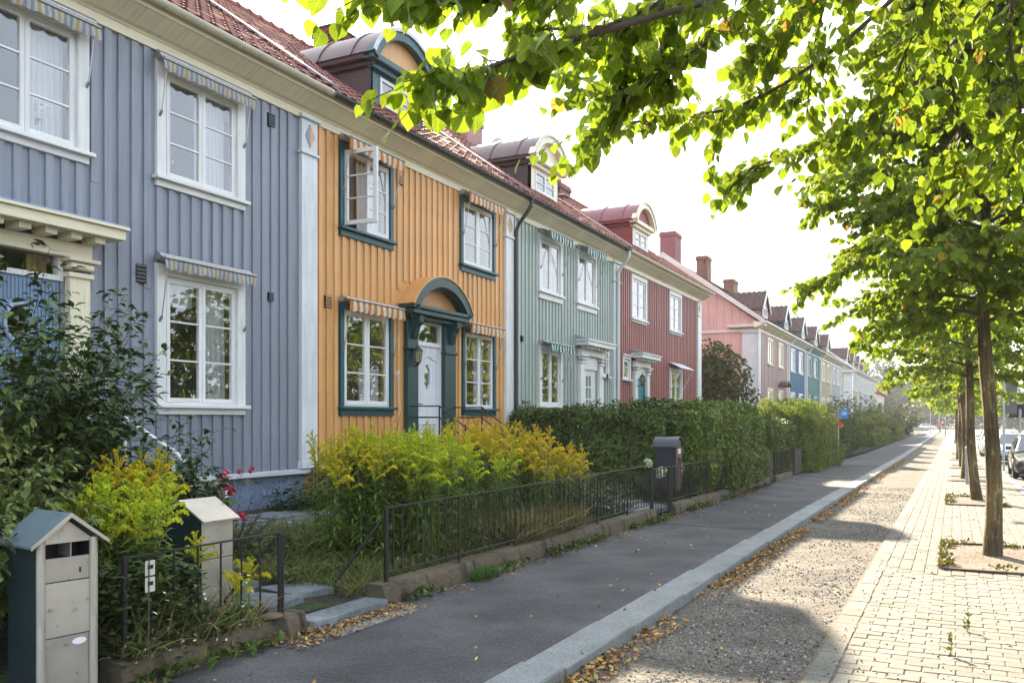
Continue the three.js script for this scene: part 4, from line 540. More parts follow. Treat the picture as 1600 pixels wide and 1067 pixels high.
{ // green house
  const s0 = 18.05, W = (a, b, y0, y1, x = {}) => ({ a, b, y0, y1, cas: 0.12, apron: 0.16, rows: 1, stile: 0.06, ...x }), aw = { cloth: awnGreen, up: 0.05, out: 0.34, drop: 0.05, arm: 0.85 };
  const { t, k } = terraceHouse({ s0, s1: 25.2, wall: greenWall, label: 'pale green wooden house with plain white windows and green striped awnings', plinth: paint(0.3, 0.32, 0.3), trim: greenWall[0], gutter: blackTin, rooms: [21.6], pitch: 0.2, first: 0.34, bw: 0.06, bt: 0.03, endGap: 0.26, pilaster: [24.96, 25.5], nextWall: redWall[0], pilMat: paint(0.66, 0.7, 0.68), flash: violetTin, holes: [[20.6, 22.4, [-2.2, -0.7]]],
    windows: [W(19.68, 21.12, 4.72, 6.34, { awn: aw }), W(22.15, 23.62, 4.72, 6.38, { awn: aw }), W(19.7, 21.12, 1.85, 3.56, { awn: aw }), { a: 23.98, b: 24.62, y0: 2.88, y1: 3.74, cas: 0.1, apron: 0.05, rows: 1, cols: 1 }],
    doors: [[22.56, 23.7, 0.95, 3.5]], cuts: [[22.2, 24.06, 0.9, 3.95]] });
  classicPorch(t, s0, { a: 22.24, b: 24.04, m: white, roof: paint(0.3, 0.36, 0.37), blocks: 7, top: 3.55, out: 0.4 });
  const holes = []; for (let r = 0; r < 3; r++) for (let c = 0; c < 2; c++) holes.push(new THREE.Path(rect(22.92 + c * 0.22, 23.1 + c * 0.22, 1.95 + r * 0.34, 2.25 + r * 0.34)));
  leafDoor(t, s0, 22.6, 23.66, 0.98, 3.1, white, { holes, handleAt: 22.7, build: (kk, d) => { for (let r = 0; r < 3; r++) for (let c = 0; c < 2; c++) mesh('pane', kk.B(-0.05, -0.045, 1.95 + r * 0.34, 2.25 + r * 0.34, 22.92 + c * 0.22, 23.1 + c * 0.22), glass, d); } });
  mesh('door_head_panel', k.RB(-0.1, 0.03, 3.1, 3.5, 22.56, 23.7, 0.01, 'h'), white, t);
  mesh('lamp_arm', join([rod(k.P(0.1, 2.9, 23.9), k.P(0.28, 2.9, 23.9), 0.012), rod(k.P(0.26, 2.88, 23.9), k.P(0.26, 3.02, 23.9), 0.035)]), blackTin, t); vent(t, s0, 18.75, 3.62, dark, 0.1, 0.14);
  archedDormer(t, s0, 21.5, { side: plum, roof: plumRoof, trim: cream, tymp: cream, win: white, edge: creamTin });
  const mauve = std(lin(0.42, 0.2, 0.17), { map: metalTex, roughness: 0.5 });
  brickChimney(t, s0, -5.5, -4.6, 24.2, 25.2, 9.8, 11.5, [mauve], false, mauve);
  const cv = part('flue', t); mesh('shaft', k.RB(-3.4, -3.0, 8.7, 9.75, 19.75, 20.1, 0.01), std(lin(0.3, 0.2, 0.19), { map: metalTex }), cv); mesh('cap', k.RB(-3.48, -2.92, 9.75, 9.81, 19.68, 20.17, 0.02), std(lin(0.25, 0.15, 0.13), { map: metalTex }), cv);
  const dp = part('downpipe', t); mesh('pipe', taper([k.P(0.485, 6.8, 25.15), k.P(0.48, 6.62, 25.15), k.P(0.42, 6.5, 25.16), k.P(0.2, 6.3, 25.2), k.P(0.13, 6.15, 25.2), k.P(0.12, 5.5, 25.2), k.P(0.12, 0.6, 25.2)], 0.05, 0.05, 10), paint(0.66, 0.66, 0.64), dp);
}
{ const m = thing('roof_antenna', 'thin mast antenna with round dish beside the mauve chimney', 'antenna', [FX - 4.4, 10, -25.9]); mesh('mast', rod(V(0, 0, 0), V(0, 2.6, 0), 0.02), silver, m); mesh('cross_bar', rod(V(-0.3, 2.2, 0.1), V(0.3, 2.2, -0.1), 0.01), silver, m); const d = new THREE.SphereGeometry(0.6, 20, 8, 0, Math.PI * 2, 0, 0.5); d.rotateX(Math.PI / 2); d.translate(0.15, 0.75, -0.2); mesh('dish', d, silver, m); }
frontSteps(23.1, 22.4, 23.9, 'low steps with barred black railing at the green house', true);
{ // red house
  const s0 = 25.2, W = (a, b, y0, y1, x = {}) => ({ a, b, y0, y1, cas: 0.13, apron: 0.08, rows: 3, stile: 0.05, ...x });
  const { t, k } = terraceHouse({ s0, s1: 35.05, wall: redWall, label: 'deep red wooden end house with teal door', plinth: paint(0.25, 0.2, 0.18), trim: redWall[0], gutter: creamTin, rooms: [29.4], pitch: 0.2, first: 0.4, bw: 0.055, bt: 0.03, endGap: 0.3, pilaster: [34.74, 35.05], endOver: 0.45, holes: [[28.7, 30.5, [-2.2, -0.7]]],
    windows: [W(26.68, 28.24, 4.85, 6.38), W(30.85, 32.42, 4.85, 6.4), W(30.95, 32.52, 1.85, 3.6), { a: 25.84, b: 26.58, y0: 2.88, y1: 3.7, cas: 0.1, apron: 0.05, rows: 1, cols: 1, hood: white }],
    doors: [[27.12, 28.14, 0.95, 3.45]], cuts: [[26.8, 28.46, 0.9, 3.9]] });
  classicPorch(t, s0, { a: 26.84, b: 28.42, m: white, roof: std(lin(0.3, 0.32, 0.36), { map: metalTex }), blocks: 8, top: 3.5, out: 0.42 });
  leafDoor(t, s0, 27.16, 28.1, 0.98, 3.05, paint(0.012, 0.2, 0.26), { handleAt: 27.25 }); mesh('door_head_panel', k.RB(-0.1, 0.03, 3.05, 3.45, 27.12, 28.14, 0.01, 'h'), white, t);
  lantern(t, s0, 26.98, 2.95, 0.3);
  const aw = part('tin_awning', t); mesh('sheet', k.run([[0.02, 3.78], [0.5, 3.55], [0.51, 3.56], [0.03, 3.8]], 30.85, 32.62), std(lin(0.6, 0.62, 0.65), { roughness: 0.4 }), aw); mesh('arm', rod(k.P(0.46, 3.56, 32.5), k.P(0.06, 2.8, 32.5), 0.015), white, aw); mesh('arm', rod(k.P(0.46, 3.56, 30.97), k.P(0.06, 2.8, 30.97), 0.015), white, aw);
  mesh('corner_board', k.RB(-0.3, 0.07, 0.9, 6.5, 35.05, 35.25, 0.008), white, t);
  archedDormer(t, s0, 29.6, { side: redMetal, roof: redRoof, trim: cream, tymp: redMetal, win: white, edge: creamTin });
  brickChimney(t, s0, -5.3, -4.6, 31.6, 32.6, 9.8, 11.1, [redRoof], false, std(lin(0.36, 0.13, 0.11), { map: concreteTex }));
  const cv = part('flue', t); mesh('shaft', k.RB(-2.6, -2.2, 8.1, 9.05, 26.4, 26.75, 0.01), redMetal, cv); mesh('cap', k.RB(-2.68, -2.12, 9.05, 9.11, 26.32, 26.83, 0.02), std(lin(0.4, 0.3, 0.24), { map: metalTex }), cv);
}
frontSteps(27.6, 26.9, 28.4, 'low steps with black railing before the teal door', true);

// ---- the rows farther down the street: gabled dormers, brown tiles
const brownTile = [[1, 1, 1], [0.8, 0.8, 0.8], [1.2, 1.15, 1.1]].map(([r, g, b]) => std(lin(0.125 * r, 0.065 * g, 0.052 * b), { map: clayTex, roughness: 0.9 }));
const ribRoof = (() => tex(64, 64, (u, v) => 0.5 + 0.5 * Math.sin(u * 2 * Math.PI) * 0.8 + (v < 0.15 ? -0.4 : 0), false, 4, 3))();
function gableDormer(t, s0, c, m, win) {
  const k = houseKit(t, s0), g = part('dormer', t), w = -0.66, ys = 8.35, hw = 0.92, yb = 7.5, ap = 9.28;
  mesh('cheek', k.B(-2.3, w, yb, ys, c - hw, c - hw + 0.05), m, g); mesh('cheek', k.B(-2.3, w, yb, ys, c + hw - 0.05, c + hw), m, g);
  const f = new THREE.Shape([V2(c - hw, yb), V2(c + hw, yb), V2(c + hw, ys), V2(c, ap - 0.08), V2(c - hw, ys)]); f.holes.push(new THREE.Path(rect(c - 0.55, c + 0.55, yb + 0.2, ys - 0.05))); mesh('front_wall', k.plate(w - 0.06, w, f), m, g);
  for (const q of [-1, 1]) { const sh = new THREE.Shape([V2(c, ap), V2(c + q * (hw + 0.2), ys - 0.17), V2(c + q * (hw + 0.2), ys - 0.25), V2(c, ap - 0.09)]); mesh('dormer_roof', k.plate(-3.3, w + 0.12, sh), win.roof, g); const bb = new THREE.Shape([V2(c, ap + 0.04), V2(c + q * (hw + 0.24), ys - 0.17), V2(c + q * (hw + 0.24), ys - 0.34), V2(c, ap - 0.16)]); mesh('barge_board', k.plate(w + 0.12, w + 0.17, bb), win.trim, g); }
  for (let i = 0; i < 9; i++) for (const q of [-1, 1]) { const W0 = w + 0.05 - i * 0.3; mesh('tile_course', k.plate(W0 - 0.13, W0, new THREE.Shape([V2(c, ap + 0.05), V2(c + q * (hw + 0.2), ys - 0.12), V2(c + q * (hw + 0.2), ys - 0.17), V2(c, ap)])), win.roof, g); }
  mesh('window_frame', join([k.B(w - 0.04, w + 0.03, yb + 0.2, ys - 0.05, c - 0.6, c - 0.48), k.B(w - 0.04, w + 0.03, yb + 0.2, ys - 0.05, c + 0.48, c + 0.6), k.B(w - 0.04, w + 0.02, yb + 0.2, ys - 0.05, c - 0.05, c + 0.05), k.B(w - 0.04, w + 0.029, ys - 0.13, ys - 0.03, c - 0.48, c + 0.48), k.B(w - 0.04, w + 0.029, yb + 0.2, yb + 0.28, c - 0.48, c + 0.48)]), win.trim, g);
  for (const [p, q] of [[c - 0.48, c - 0.05], [c + 0.05, c + 0.48]]) mesh('pane', k.B(w - 0.02, w - 0.015, yb + 0.28, ys - 0.13, p, q), glass, g);
}
function farHouse(o) {
  const { s0, s1, label, wall } = o, t = thing('row_house', label, 'house', [FX, 0, -s0]), k = houseKit(t, s0), sh = new THREE.Shape(rect(s0, s1, 0.6, 6.56));
  for (const w of o.windows) sh.holes.push(new THREE.Path(rect(w.a + 0.08, w.b - 0.08, w.y0 + 0.06, w.y1 - 0.08)));
  mesh('wall', k.plate(-0.16, 0, sh), wall, t); mesh('plinth', k.B(-0.2, -0.02, -0.5, 0.6, s0, s1), concrete, t);
  mesh('room_shell', join([k.B(-4.2, -4.1, 0.6, 6.6, s0 + 0.1, s1 - 0.1), k.B(-4.1, -0.17, 0.5, 0.6, s0, s1), k.B(-4.1, -0.17, 3.95, 4.25, s0, s1), k.B(-4.1, -0.17, 6.6, 6.7, s0, s1), k.B(-4.1, -0.17, 0.6, 6.6, (s0 + s1) / 2 - 0.05, (s0 + s1) / 2 + 0.05)]), roomMat, t);
  const bt = [], cuts = o.windows.map((w) => [w.a, w.b, w.y0, w.y1]); for (let s = s0 + 0.3; s < s1 - 0.2; s += 0.4) for (const [a, b] of interval(cuts.filter(([p, q]) => s + 0.03 > p && s - 0.03 < q).map(([, , c, d]) => [c, d]), 0.6, 6.5)) bt.push(k.B(0, 0.025, a, b, s - 0.03, s + 0.03)); const bm = mesh('battens', join(bt), wall, t); bm.userData.kind = 'stuff';
  mesh('frieze_board', k.B(0, 0.05, 6.44, 6.56, s0, s1, 'h'), o.trim, t); mesh('cornice', k.run([[-0.1, 6.56], [0.06, 6.56], [0.38, 6.73], [0.42, 6.74], [0.42, 6.86], [-0.1, 6.86]], s0 - (o.over || 0), s1 + (o.over2 || 0)), o.trim, t);
  mesh('gutter', rod(k.P(0.5, 6.84, s0 - (o.over || 0)), k.P(0.5, 6.84, s1 + (o.over2 || 0)), 0.06, 0.06, 8), o.trim, t);
  const rf = part('roof', t); mesh('roof_deck', k.run([[EAVE[0], EAVE[1] - 0.05], onRoof(0, 0), onRoof(SLOPE, 0), [-10.4, 6.95], [-10.4, 6.85], [RIDGE[0], RIDGE[1] - 0.2]], s0 - (o.over || 0), s1 + (o.over2 || 0)), o.roof, rf);
  const tl = []; for (let r = 0; r * 0.335 < SLOPE - 0.2; r++) { const [w, y] = onRoof(r * 0.335, 0.0), [w2, y2] = onRoof(r * 0.335 + 0.3, 0), [w3, y3] = onRoof(r * 0.335, 0.05); tl.push(k.run([[w, y], [w2, y2], [w3, y3]], s0 - (o.over || 0), s1 + (o.over2 || 0))); } mesh('tile_courses', join(tl), o.roof, rf).userData.kind = 'stuff';
  for (const w of o.windows) windowUnit(t, s0, { cas: 0.12, apron: 0.06, rows: 1, cm: o.trim, fm: o.trim, ...w });
  mesh('corner_board', k.RB(0, 0.06, 0.6, 6.44, s1 - 0.12, s1 + 0.12, 0.006), o.trim, t);
  if (o.gable) {                                             // gable end facing along the street
    const [rw, ry] = RIDGE, g2 = new THREE.Shape([V2(0, 0.6), V2(-9.9, 0.6), V2(-9.9, 6.9), V2(rw, ry - 0.1), V2(0, 6.9)]), ge = new THREE.ExtrudeGeometry(g2, { depth: 0.14, bevelEnabled: false }); ge.translate(0, 0, 0); mesh('gable_wall', metric(ge), o.gable, t);
    const gb = []; for (let w = -0.5; w > -9.6; w -= 0.42) { const top = w > rw ? mix(6.9, ry - 0.1, (0 - w) / (0 - rw)) : mix(ry - 0.1, 6.9, (rw - w) / (rw + 9.9)); for (const [a, b] of [[0.62, 6.3], [6.55, top - 0.03]]) if (b > a) gb.push(bx(w - 0.03, w + 0.03, a, b, 0.14, 0.165)); } mesh('gable_battens', join(gb), o.gable, t).userData.kind = 'stuff';
    mesh('gable_cornice', rbx(-9.9, 0.06, 6.36, 6.52, 0.14, 0.22, 0.02, 'h'), o.verge ?? o.trim, t); mesh('eave_return', rbx(-1.5, 0.5, 6.6, 6.76, 0.14, 0.44, 0.02, 'h'), o.verge ?? o.trim, t); mesh('corner_pilaster', join([rbx(-0.75, 0.02, 0.6, 6.3, 0.14, 0.21, 0.006), rbx(0.0, 0.07, 0.6, 6.44, -0.6, 0.14, 0.006), rbx(-0.8, 0.12, 6.3, 6.42, 0.13, 0.28, 0.02)]), o.pil ?? o.trim, t);
    for (const [p, q] of [[EAVE, RIDGE], [[-10.4, 6.9], RIDGE]]) { const vs = new THREE.Shape([V2(p[0], p[1] + 0.1), V2(q[0], q[1] + 0.12), V2(q[0], q[1] - 0.2), V2(p[0], p[1] - 0.16)]), ve = new THREE.ExtrudeGeometry(vs, { depth: 0.1, bevelEnabled: false }); ve.translate(0, 0, 0.46 + (q === p ? 0 : 0)); if (p !== EAVE) ve.translate(0, 0, 0.003); mesh('verge_board', metric(ve, 'h'), o.verge ?? o.trim, t); }
    const sf = []; for (const [p, q] of [[EAVE, RIDGE]]) { const vs = new THREE.Shape([V2(p[0], p[1] - 0.02), V2(q[0], q[1]), V2(q[0], q[1] - 0.08), V2(p[0], p[1] - 0.1)]), ve = new THREE.ExtrudeGeometry(vs, { depth: 0.5, bevelEnabled: false }); sf.push(ve); } mesh('verge_soffit', metric(join(sf), 'h'), o.verge ?? o.trim, t);
    for (const w of o.gableWindows || []) { const g = part('gable_window', t); mesh('casing', join([rbx(w[0], w[0] + 0.14, w[2], w[3], 0.14, 0.21, 0.006), rbx(w[1] - 0.14, w[1], w[2], w[3], 0.14, 0.21, 0.006), rbx(w[0] + 0.14, w[1] - 0.14, w[3] - 0.14, w[3], 0.14, 0.209, 0.006), rbx(w[0] + 0.14, w[1] - 0.14, w[2], w[2] + 0.12, 0.14, 0.209, 0.006), rbx((w[0] + w[1]) / 2 - 0.05, (w[0] + w[1]) / 2 + 0.05, w[2] + 0.12, w[3] - 0.14, 0.14, 0.2, 0.006)]), o.trim, g); mesh('pane', bx(w[0] + 0.14, w[1] - 0.14, w[2] + 0.12, w[3] - 0.14, 0.15, 0.155), new THREE.MeshStandardMaterial({ color: lin(0.04, 0.05, 0.06), roughness: 0.03, metalness: 0.2 }), g); }
  }
  for (const c of o.dormers) gableDormer(t, s0, c, o.dormerMat ?? wall, { roof: brownTile[0], trim: o.dTrim ?? white });
  return { t, k };
}
const w2 = (a, b, lo = true) => [{ a, b, y0: 4.75, y1: 6.3 }, ...(lo ? [{ a, b, y0: 1.85, y1: 3.5 }] : [])];
const pinkTrim = paint(0.72, 0.6, 0.53);
{
  const { t, k } = farHouse({ s0: 46.95, s1: 56.05, wall: paint(0.46, 0.3, 0.28), trim: cream, label: 'pink wooden end house with wide gable and gabled dormer', roof: brownTile[0], over: 0.5, gable: paint(0.68, 0.36, 0.31), verge: pinkTrim, pil: paint(0.6, 0.58, 0.58), gableWindows: [[-4.9, -3.6, 3.6, 5.3], [-4.9, -3.6, 1.2, 2.9]], dormers: [52.5], dormerMat: paint(0.6, 0.34, 0.3), windows: [...w2(49.6, 51.15), ...w2(53.0, 54.5)] });
  brickChimney(t, 46.95, -5.7, -4.8, 48.2, 49.4, 9.8, 12.4, [redRoof], false, std(lin(0.3, 0.08, 0.09), { map: metalTex })); brickChimney(t, 46.95, -5.2, -4.5, 54.2, 55.2, 9.8, 12.0, [clay[1]], false, std(lin(0.34, 0.14, 0.09), { map: concreteTex }));
  const p = part('porch', t); mesh('porch_roof', k.plate(0, 0.5, archRing(53.9, 0.9, 3.75, 0.3, 0.08)), plumRoof, p);
}
{ const { t, k } = farHouse({ s0: 56.05, s1: 63.3, wall: paint(0.025, 0.15, 0.31), trim: white, label: 'bright blue wooden row house with gabled dormer', roof: brownTile[0], dormers: [59.8], windows: [...w2(57.3, 58.9), ...w2(60.5, 62.2)] }); brickChimney(t, 56.05, -5.2, -4.5, 61.5, 62.9, 9.8, 11.6, [clay[1]], false, std(lin(0.34, 0.14, 0.09), { map: concreteTex })); mesh('downpipe', taper([k.P(0.5, 6.8, 56.3), k.P(0.3, 6.5, 56.3), k.P(0.12, 6.3, 56.2), k.P(0.1, 0.6, 56.2)], 0.05, 0.05, 8), white, t); }
{ const { t, k } = farHouse({ s0: 63.3, s1: 70.4, wall: paint(0.1, 0.25, 0.24), trim: paint(0.3, 0.42, 0.42), label: 'teal green wooden row house with gabled dormer', roof: brownTile[0], dormers: [67.0], dormerMat: paint(0.2, 0.38, 0.34), windows: [...w2(64.6, 66.1), ...w2(67.4, 69.2)] }); mesh('downpipe', taper([k.P(0.5, 6.8, 63.6), k.P(0.3, 6.5, 63.6), k.P(0.12, 6.3, 63.5), k.P(0.1, 0.6, 63.5)], 0.06, 0.06, 8), white, t); }
{ const { t, k } = farHouse({ s0: 70.4, s1: 77.5, wall: paint(0.54, 0.48, 0.32), trim: cream, label: 'cream yellow wooden row house with gabled dormer', roof: brownTile[0], dormers: [73.8], windows: [...w2(72, 73.6), ...w2(75, 76.6)] }); mesh('downpipe', taper([k.P(0.5, 6.8, 70.7), k.P(0.3, 6.5, 70.7), k.P(0.12, 6.3, 70.6), k.P(0.1, 0.6, 70.6)], 0.06, 0.06, 8), white, t); }
{ const { t } = farHouse({ s0: 77.5, s1: 84.8, wall: paint(0.5, 0.53, 0.55), trim: white, label: 'pale grey wooden row house at the end of its row', roof: brownTile[0], over2: 0.4, dormers: [81.1], windows: [...w2(79, 80.5), ...w2(82, 83.5)] }); brickChimney(t, 77.5, -5.2, -4.5, 82.2, 83.4, 9.8, 11.5, [clay[1]], false, std(lin(0.34, 0.14, 0.09), { map: concreteTex })); }
const row3 = [[94.5, 'pale yellow gabled house that begins the farthest row', [0.66, 0.6, 0.42], true], [101, 'off white house second in the farthest row', [0.62, 0.63, 0.6]], [107, 'light grey house third in the farthest row', [0.52, 0.56, 0.6]], [113, 'white house fourth in the farthest row', [0.66, 0.65, 0.6]], [119, 'pale cream house closing the farthest row', [0.6, 0.56, 0.46]]];
for (const [s, label, c, gb] of row3) farHouse({ s0: s, s1: s + 6.5 - (gb ? 0 : 0.5), wall: paint(...c), trim: white, label, roof: clay[0], over: gb ? 0.4 : 0, gable: gb ? paint(0.7, 0.63, 0.44) : undefined, dormers: [s + 2.2], dormerMat: paint(0.6, 0.57, 0.5), windows: [...w2(s + 1.2, s + 2.6), ...w2(s + 3.8, s + 5.2)] });
{ const t = thing('red_roofed_house', 'far house with bright red tiled roof beyond the last row', 'house', [FX - 2.5, 0, -140]); const red = std(lin(0.42, 0.07, 0.03), { map: clayTex, roughness: 0.6 }); mesh('wall', bx(-10, 1.5, -0.4, 6, -16, 0), paint(0.55, 0.5, 0.42), t); mesh('roof', profile([[-11, 5.8], [2.2, 5.8], [-1, 9.6], [-7.5, 9.6]], 17).translate(0, 0, 0.5), red, t); for (const z of [-3, -8, -13]) mesh('window', bx(1.48, 1.56, 2.5, 4.4, z - 0.8, z), glass, t); mesh('chimney', bx(-4.6, -3.8, 9, 11, -6, -5), red, t); }

// ---------------------------------------------------------------- iron railings and gates
R = rng(53);
const barGeo = {};
const vbar = (h, r) => { const key = h.toFixed(2) + r; return barGeo[key] || (barGeo[key] = rod(V(0, 0, 0), V(0, h, 0), r, r, 6)); };
function railing(s0, s1, o) {
  const t = thing(o.name ?? 'iron_railing', o.label, o.cat ?? 'railing', [o.x ?? -4.6, 0, -s0]), top = o.top ?? 0.87, bot = o.bot ?? 0.28, post = o.post ?? 1.32, step = o.step ?? 0.132, at = (s, y) => V(0, G(s) + y, -(s - s0));
  mesh('top_rail', (() => { const g = bx(-0.016, 0.016, -0.005, 0.005, -(s1 - s0), 0); g.rotateX(0.005); g.translate(0, G(s0) + top, 0); return g; })(), iron, t);
  mesh('bottom_rail', rod(at(s0, bot), at(s1, bot), 0.009), iron, t);
  let next = 0; for (let u = 0; u <= s1 - s0 + 0.001; u += step) { const s = s0 + u, big = u >= next - 0.001; if (big) next += post; const m = mesh(big ? 'post' : 'bar', big ? vbar(top - (o.foot ?? 0.14), 0.014) : vbar(top - bot, 0.0075), iron, t); m.position.set(rr(-0.004, 0.004), G(s) + (big ? (o.foot ?? 0.14) : bot), -u); m.rotation.set(rr(-0.012, 0.012), 0, rr(-0.01, 0.01)); }
  const e = mesh('post', vbar(top - (o.foot ?? 0.14), o.endR ?? 0.018), iron, t); e.position.copy(at(s1, o.foot ?? 0.14)); const f = mesh('post', vbar(top - (o.foot ?? 0.14) + 0.02, o.endR ?? 0.018), iron, t); f.position.copy(at(s0, o.foot ?? 0.14)); f.position.x = 0.012;
  for (const b of o.braces || []) mesh('brace', rod(V(...b[0]), V(...b[1]), 0.013), iron, t);
  return t;
}
railing(3.75, 5.18, { label: 'short rusty black railing in front of the taller metal mailbox', top: 0.79, bot: 0.19, step: 0.2, braces: [[[-0.02, 0.76, -1.38], [-0.42, 0.16, -1.12]]] });
railing(6.55, 14.32, { label: 'long black iron railing holding back the goldenrod', braces: [[[-0.02, 0.78, 0], [-0.42, 0.12, 0.28]]] });
railing(14.38, 15.42, { name: 'garden_gate', cat: 'gate', label: 'narrow black iron garden gate in the long railing', step: 0.095, bot: 0.1, foot: 0.06, post: 9, endR: 0.024 });
railing(15.5, 24.5, { label: 'black iron railing with hedge leaves pushing through it' });
railing(25.7, 28.3, { label: 'short black railing before the clipped hedge beyond the wooden boards' });
for (const [s, l, label] of [[24.65, 0.95, 'dark wooden gate of upright boards at the hedge end'], [29.6, 1.3, 'dark board gate half hidden by the bright sunlit bush']]) { const t = thing('board_gate', label, 'gate', [-4.62, G(s), -s]); for (let u = 0; u < l; u += 0.1) mesh('board', rbx(-0.012, 0.012, 0.06, 0.86 + 0.02 * Math.sin(u * 31), -u - 0.092, -u, 0.004), std(lin(0.045, 0.032, 0.027), { map: paintTex }), t); mesh('cross_board', rbx(-0.045, -0.012, 0.2, 0.3, -l, 0, 0.004, 'h'), twig, t); mesh('cross_board', rbx(-0.045, -0.012, 0.62, 0.72, -l, 0, 0.004, 'h'), twig, t); mesh('gate_post', rbx(-0.06, 0.02, -0.05, 0.95, 0.01, 0.09, 0.008), twig, t); }

// ---------------------------------------------------------------- mailboxes
const zincTex = tex(256, 256, (u, v) => { const d = fbm(u, v, 14, 14, 4, 305), k = 0.88 + 0.16 * (fbm(u, v, 4, 4, 5, 301) - 0.5) - (d > 0.72 ? (d - 0.72) * 1.5 : 0); return [k, k * 0.985, k * 0.96]; }, true, 1.6, 1.6);
const zinc = std(lin(0.52, 0.49, 0.44), { map: zincTex, metalness: 0.55, roughness: 0.45 }), zincPale = std(lin(0.62, 0.59, 0.53), { map: zincTex, metalness: 0.5, roughness: 0.42 }), tealTin = std(lin(0.025, 0.042, 0.05), { map: zincTex, roughness: 0.4 }), blueTin = std(lin(0.13, 0.18, 0.21), { map: zincTex, roughness: 0.4 });
{ // front faces the street; local x outwards, z along the street
  const t = thing('mailbox', 'house shaped galvanised mailbox with white oval sticker standing in front of the pale green shrub', 'mailbox', [-4.59, 0, -3.17], -0.15), L = 0.355, y1 = 0.985;
  mesh('side_panel', rbx(-0.42, -0.01, 0, y1, -0.03, 0, 0.004), tealTin, t); mesh('side_panel', rbx(-0.42, -0.01, 0, y1, -L, -L + 0.03, 0.004), tealTin, t); mesh('back_panel', rbx(-0.42, -0.41, 0, y1, -L + 0.03, -0.03, 0.003), tealTin, t); mesh('inner_box', bx(-0.4, -0.2, 0.72, 0.99, -L + 0.03, -0.03), dark, t);
  for (const z of [-0.02, -L + 0.02]) mesh('corner_tube', rod(V(0, 0, z), V(0, y1 + 0.02, z), 0.026, 0.026, 10), zincPale, t);
  mesh('lower_panel', rbx(-0.02, -0.006, 0.02, 0.425, -L + 0.045, -0.045, 0.003), zinc, t);
  const d = part('door', t); mesh('panel', rbx(-0.016, 0.0, 0.431, 0.752, -L + 0.045, -0.045, 0.003), zincPale, d); mesh('lock', join([rod(V(0, 0.6, -0.075), V(0.014, 0.6, -0.075), 0.012, 0.012, 12), rod(V(0.014, 0.6, -0.075), V(0.02, 0.6, -0.075), 0.006, 0.006, 8)]), silver, d);
  mesh('flap', rbx(-0.016, -0.001, 0.758, 0.898, -L + 0.045, -0.045, 0.003), zinc, t); mesh('flap_pull', rbx(-0.001, 0.01, 0.8, 0.83, -0.255, -0.249, 0.001), iron, t); mesh('divider', bx(-0.18, -0.012, 0.898, 0.99, -0.205, -0.199), zinc, t);
  t.scale.set(0.82, 0.965, 0.97); const gs = new THREE.Shape([V2(0.045, 0.985), V2(L - 0.045, 0.985), V2(L - 0.03, 1.0), V2(L / 2, 1.118), V2(0.03, 1.0)]), gg = new THREE.ExtrudeGeometry(gs, { depth: 0.012, bevelEnabled: false }); gg.rotateY(Math.PI / 2); gg.translate(-0.015, 0, 0); mesh('gable_panel', metric(gg), zincPale, t);
  for (const q of [0, 1]) { const c = L / 2, e = q ? L + 0.055 : -0.055, sh = new THREE.Shape([V2(c, 1.165), V2(e, 0.985), V2(e, 0.97), V2(c, 1.145)]), g = new THREE.ExtrudeGeometry(sh, { depth: 0.5, bevelEnabled: false }); g.rotateY(Math.PI / 2); g.translate(-0.45, 0, 0); mesh('roof_sheet', metric(g), q ? zincPale : blueTin, t); const el = new THREE.ExtrudeGeometry(new THREE.Shape([V2(c, 1.166), V2(e, 0.986), V2(e, 0.962), V2(c, 1.138)]), { depth: 0.006, bevelEnabled: false }); el.rotateY(Math.PI / 2); el.translate(0.05, 0, 0); mesh('roof_edge', metric(el), zincPale, t); }
  const st = new THREE.CircleGeometry(0.04, 28); st.scale(1.1, 0.52, 1); st.rotateX(0); st.rotateY(Math.PI / 2); st.translate(-0.004, 0.385, -0.25); mesh('oval_sticker', st, std(lin(0.75, 0.76, 0.76), { roughness: 0.4 }), t);
}
{
  const t = thing('mailbox', 'tall galvanised mailbox with dark teal side standing behind the short railing', 'mailbox', [-4.93, 0.02, -4.69], 0.03), L = 0.325;
  const gs = new THREE.Shape([V2(0, 0), V2(-0.4, 0), V2(-0.4, 0.9), V2(-0.2, 1.02), V2(0, 0.9)]), mk = () => { const g = new THREE.ExtrudeGeometry(gs, { depth: 0.02, bevelEnabled: false }); return metric(g); };
  const a = mk(); a.translate(0, 0, -0.02); mesh('side_panel', a, tealTin, t); const b = mk(); b.translate(0, 0, -L); mesh('side_panel', b, tealTin, t);
  mesh('front_panel', rbx(-0.02, 0.004, 0.02, 0.6, -L + 0.004, -0.004, 0.004), zincPale, t); mesh('front_flap', rbx(-0.02, 0.004, 0.606, 0.895, -L + 0.004, -0.004, 0.004), zincPale, t); mesh('back_panel', rbx(-0.4, -0.38, 0.02, 0.9, -L, -0.02, 0.004), tealTin, t);
  for (const q of [0, 1]) { const sh = q ? [[-0.2, 1.045], [0.05, 0.895], [0.05, 0.882], [-0.2, 1.03]] : [[-0.2, 1.045], [-0.45, 0.895], [-0.45, 0.882], [-0.2, 1.03]]; const g = profile(sh, L + 0.05).translate(0, 0, 0.025); mesh('roof_sheet', g, zinc, t); }
}
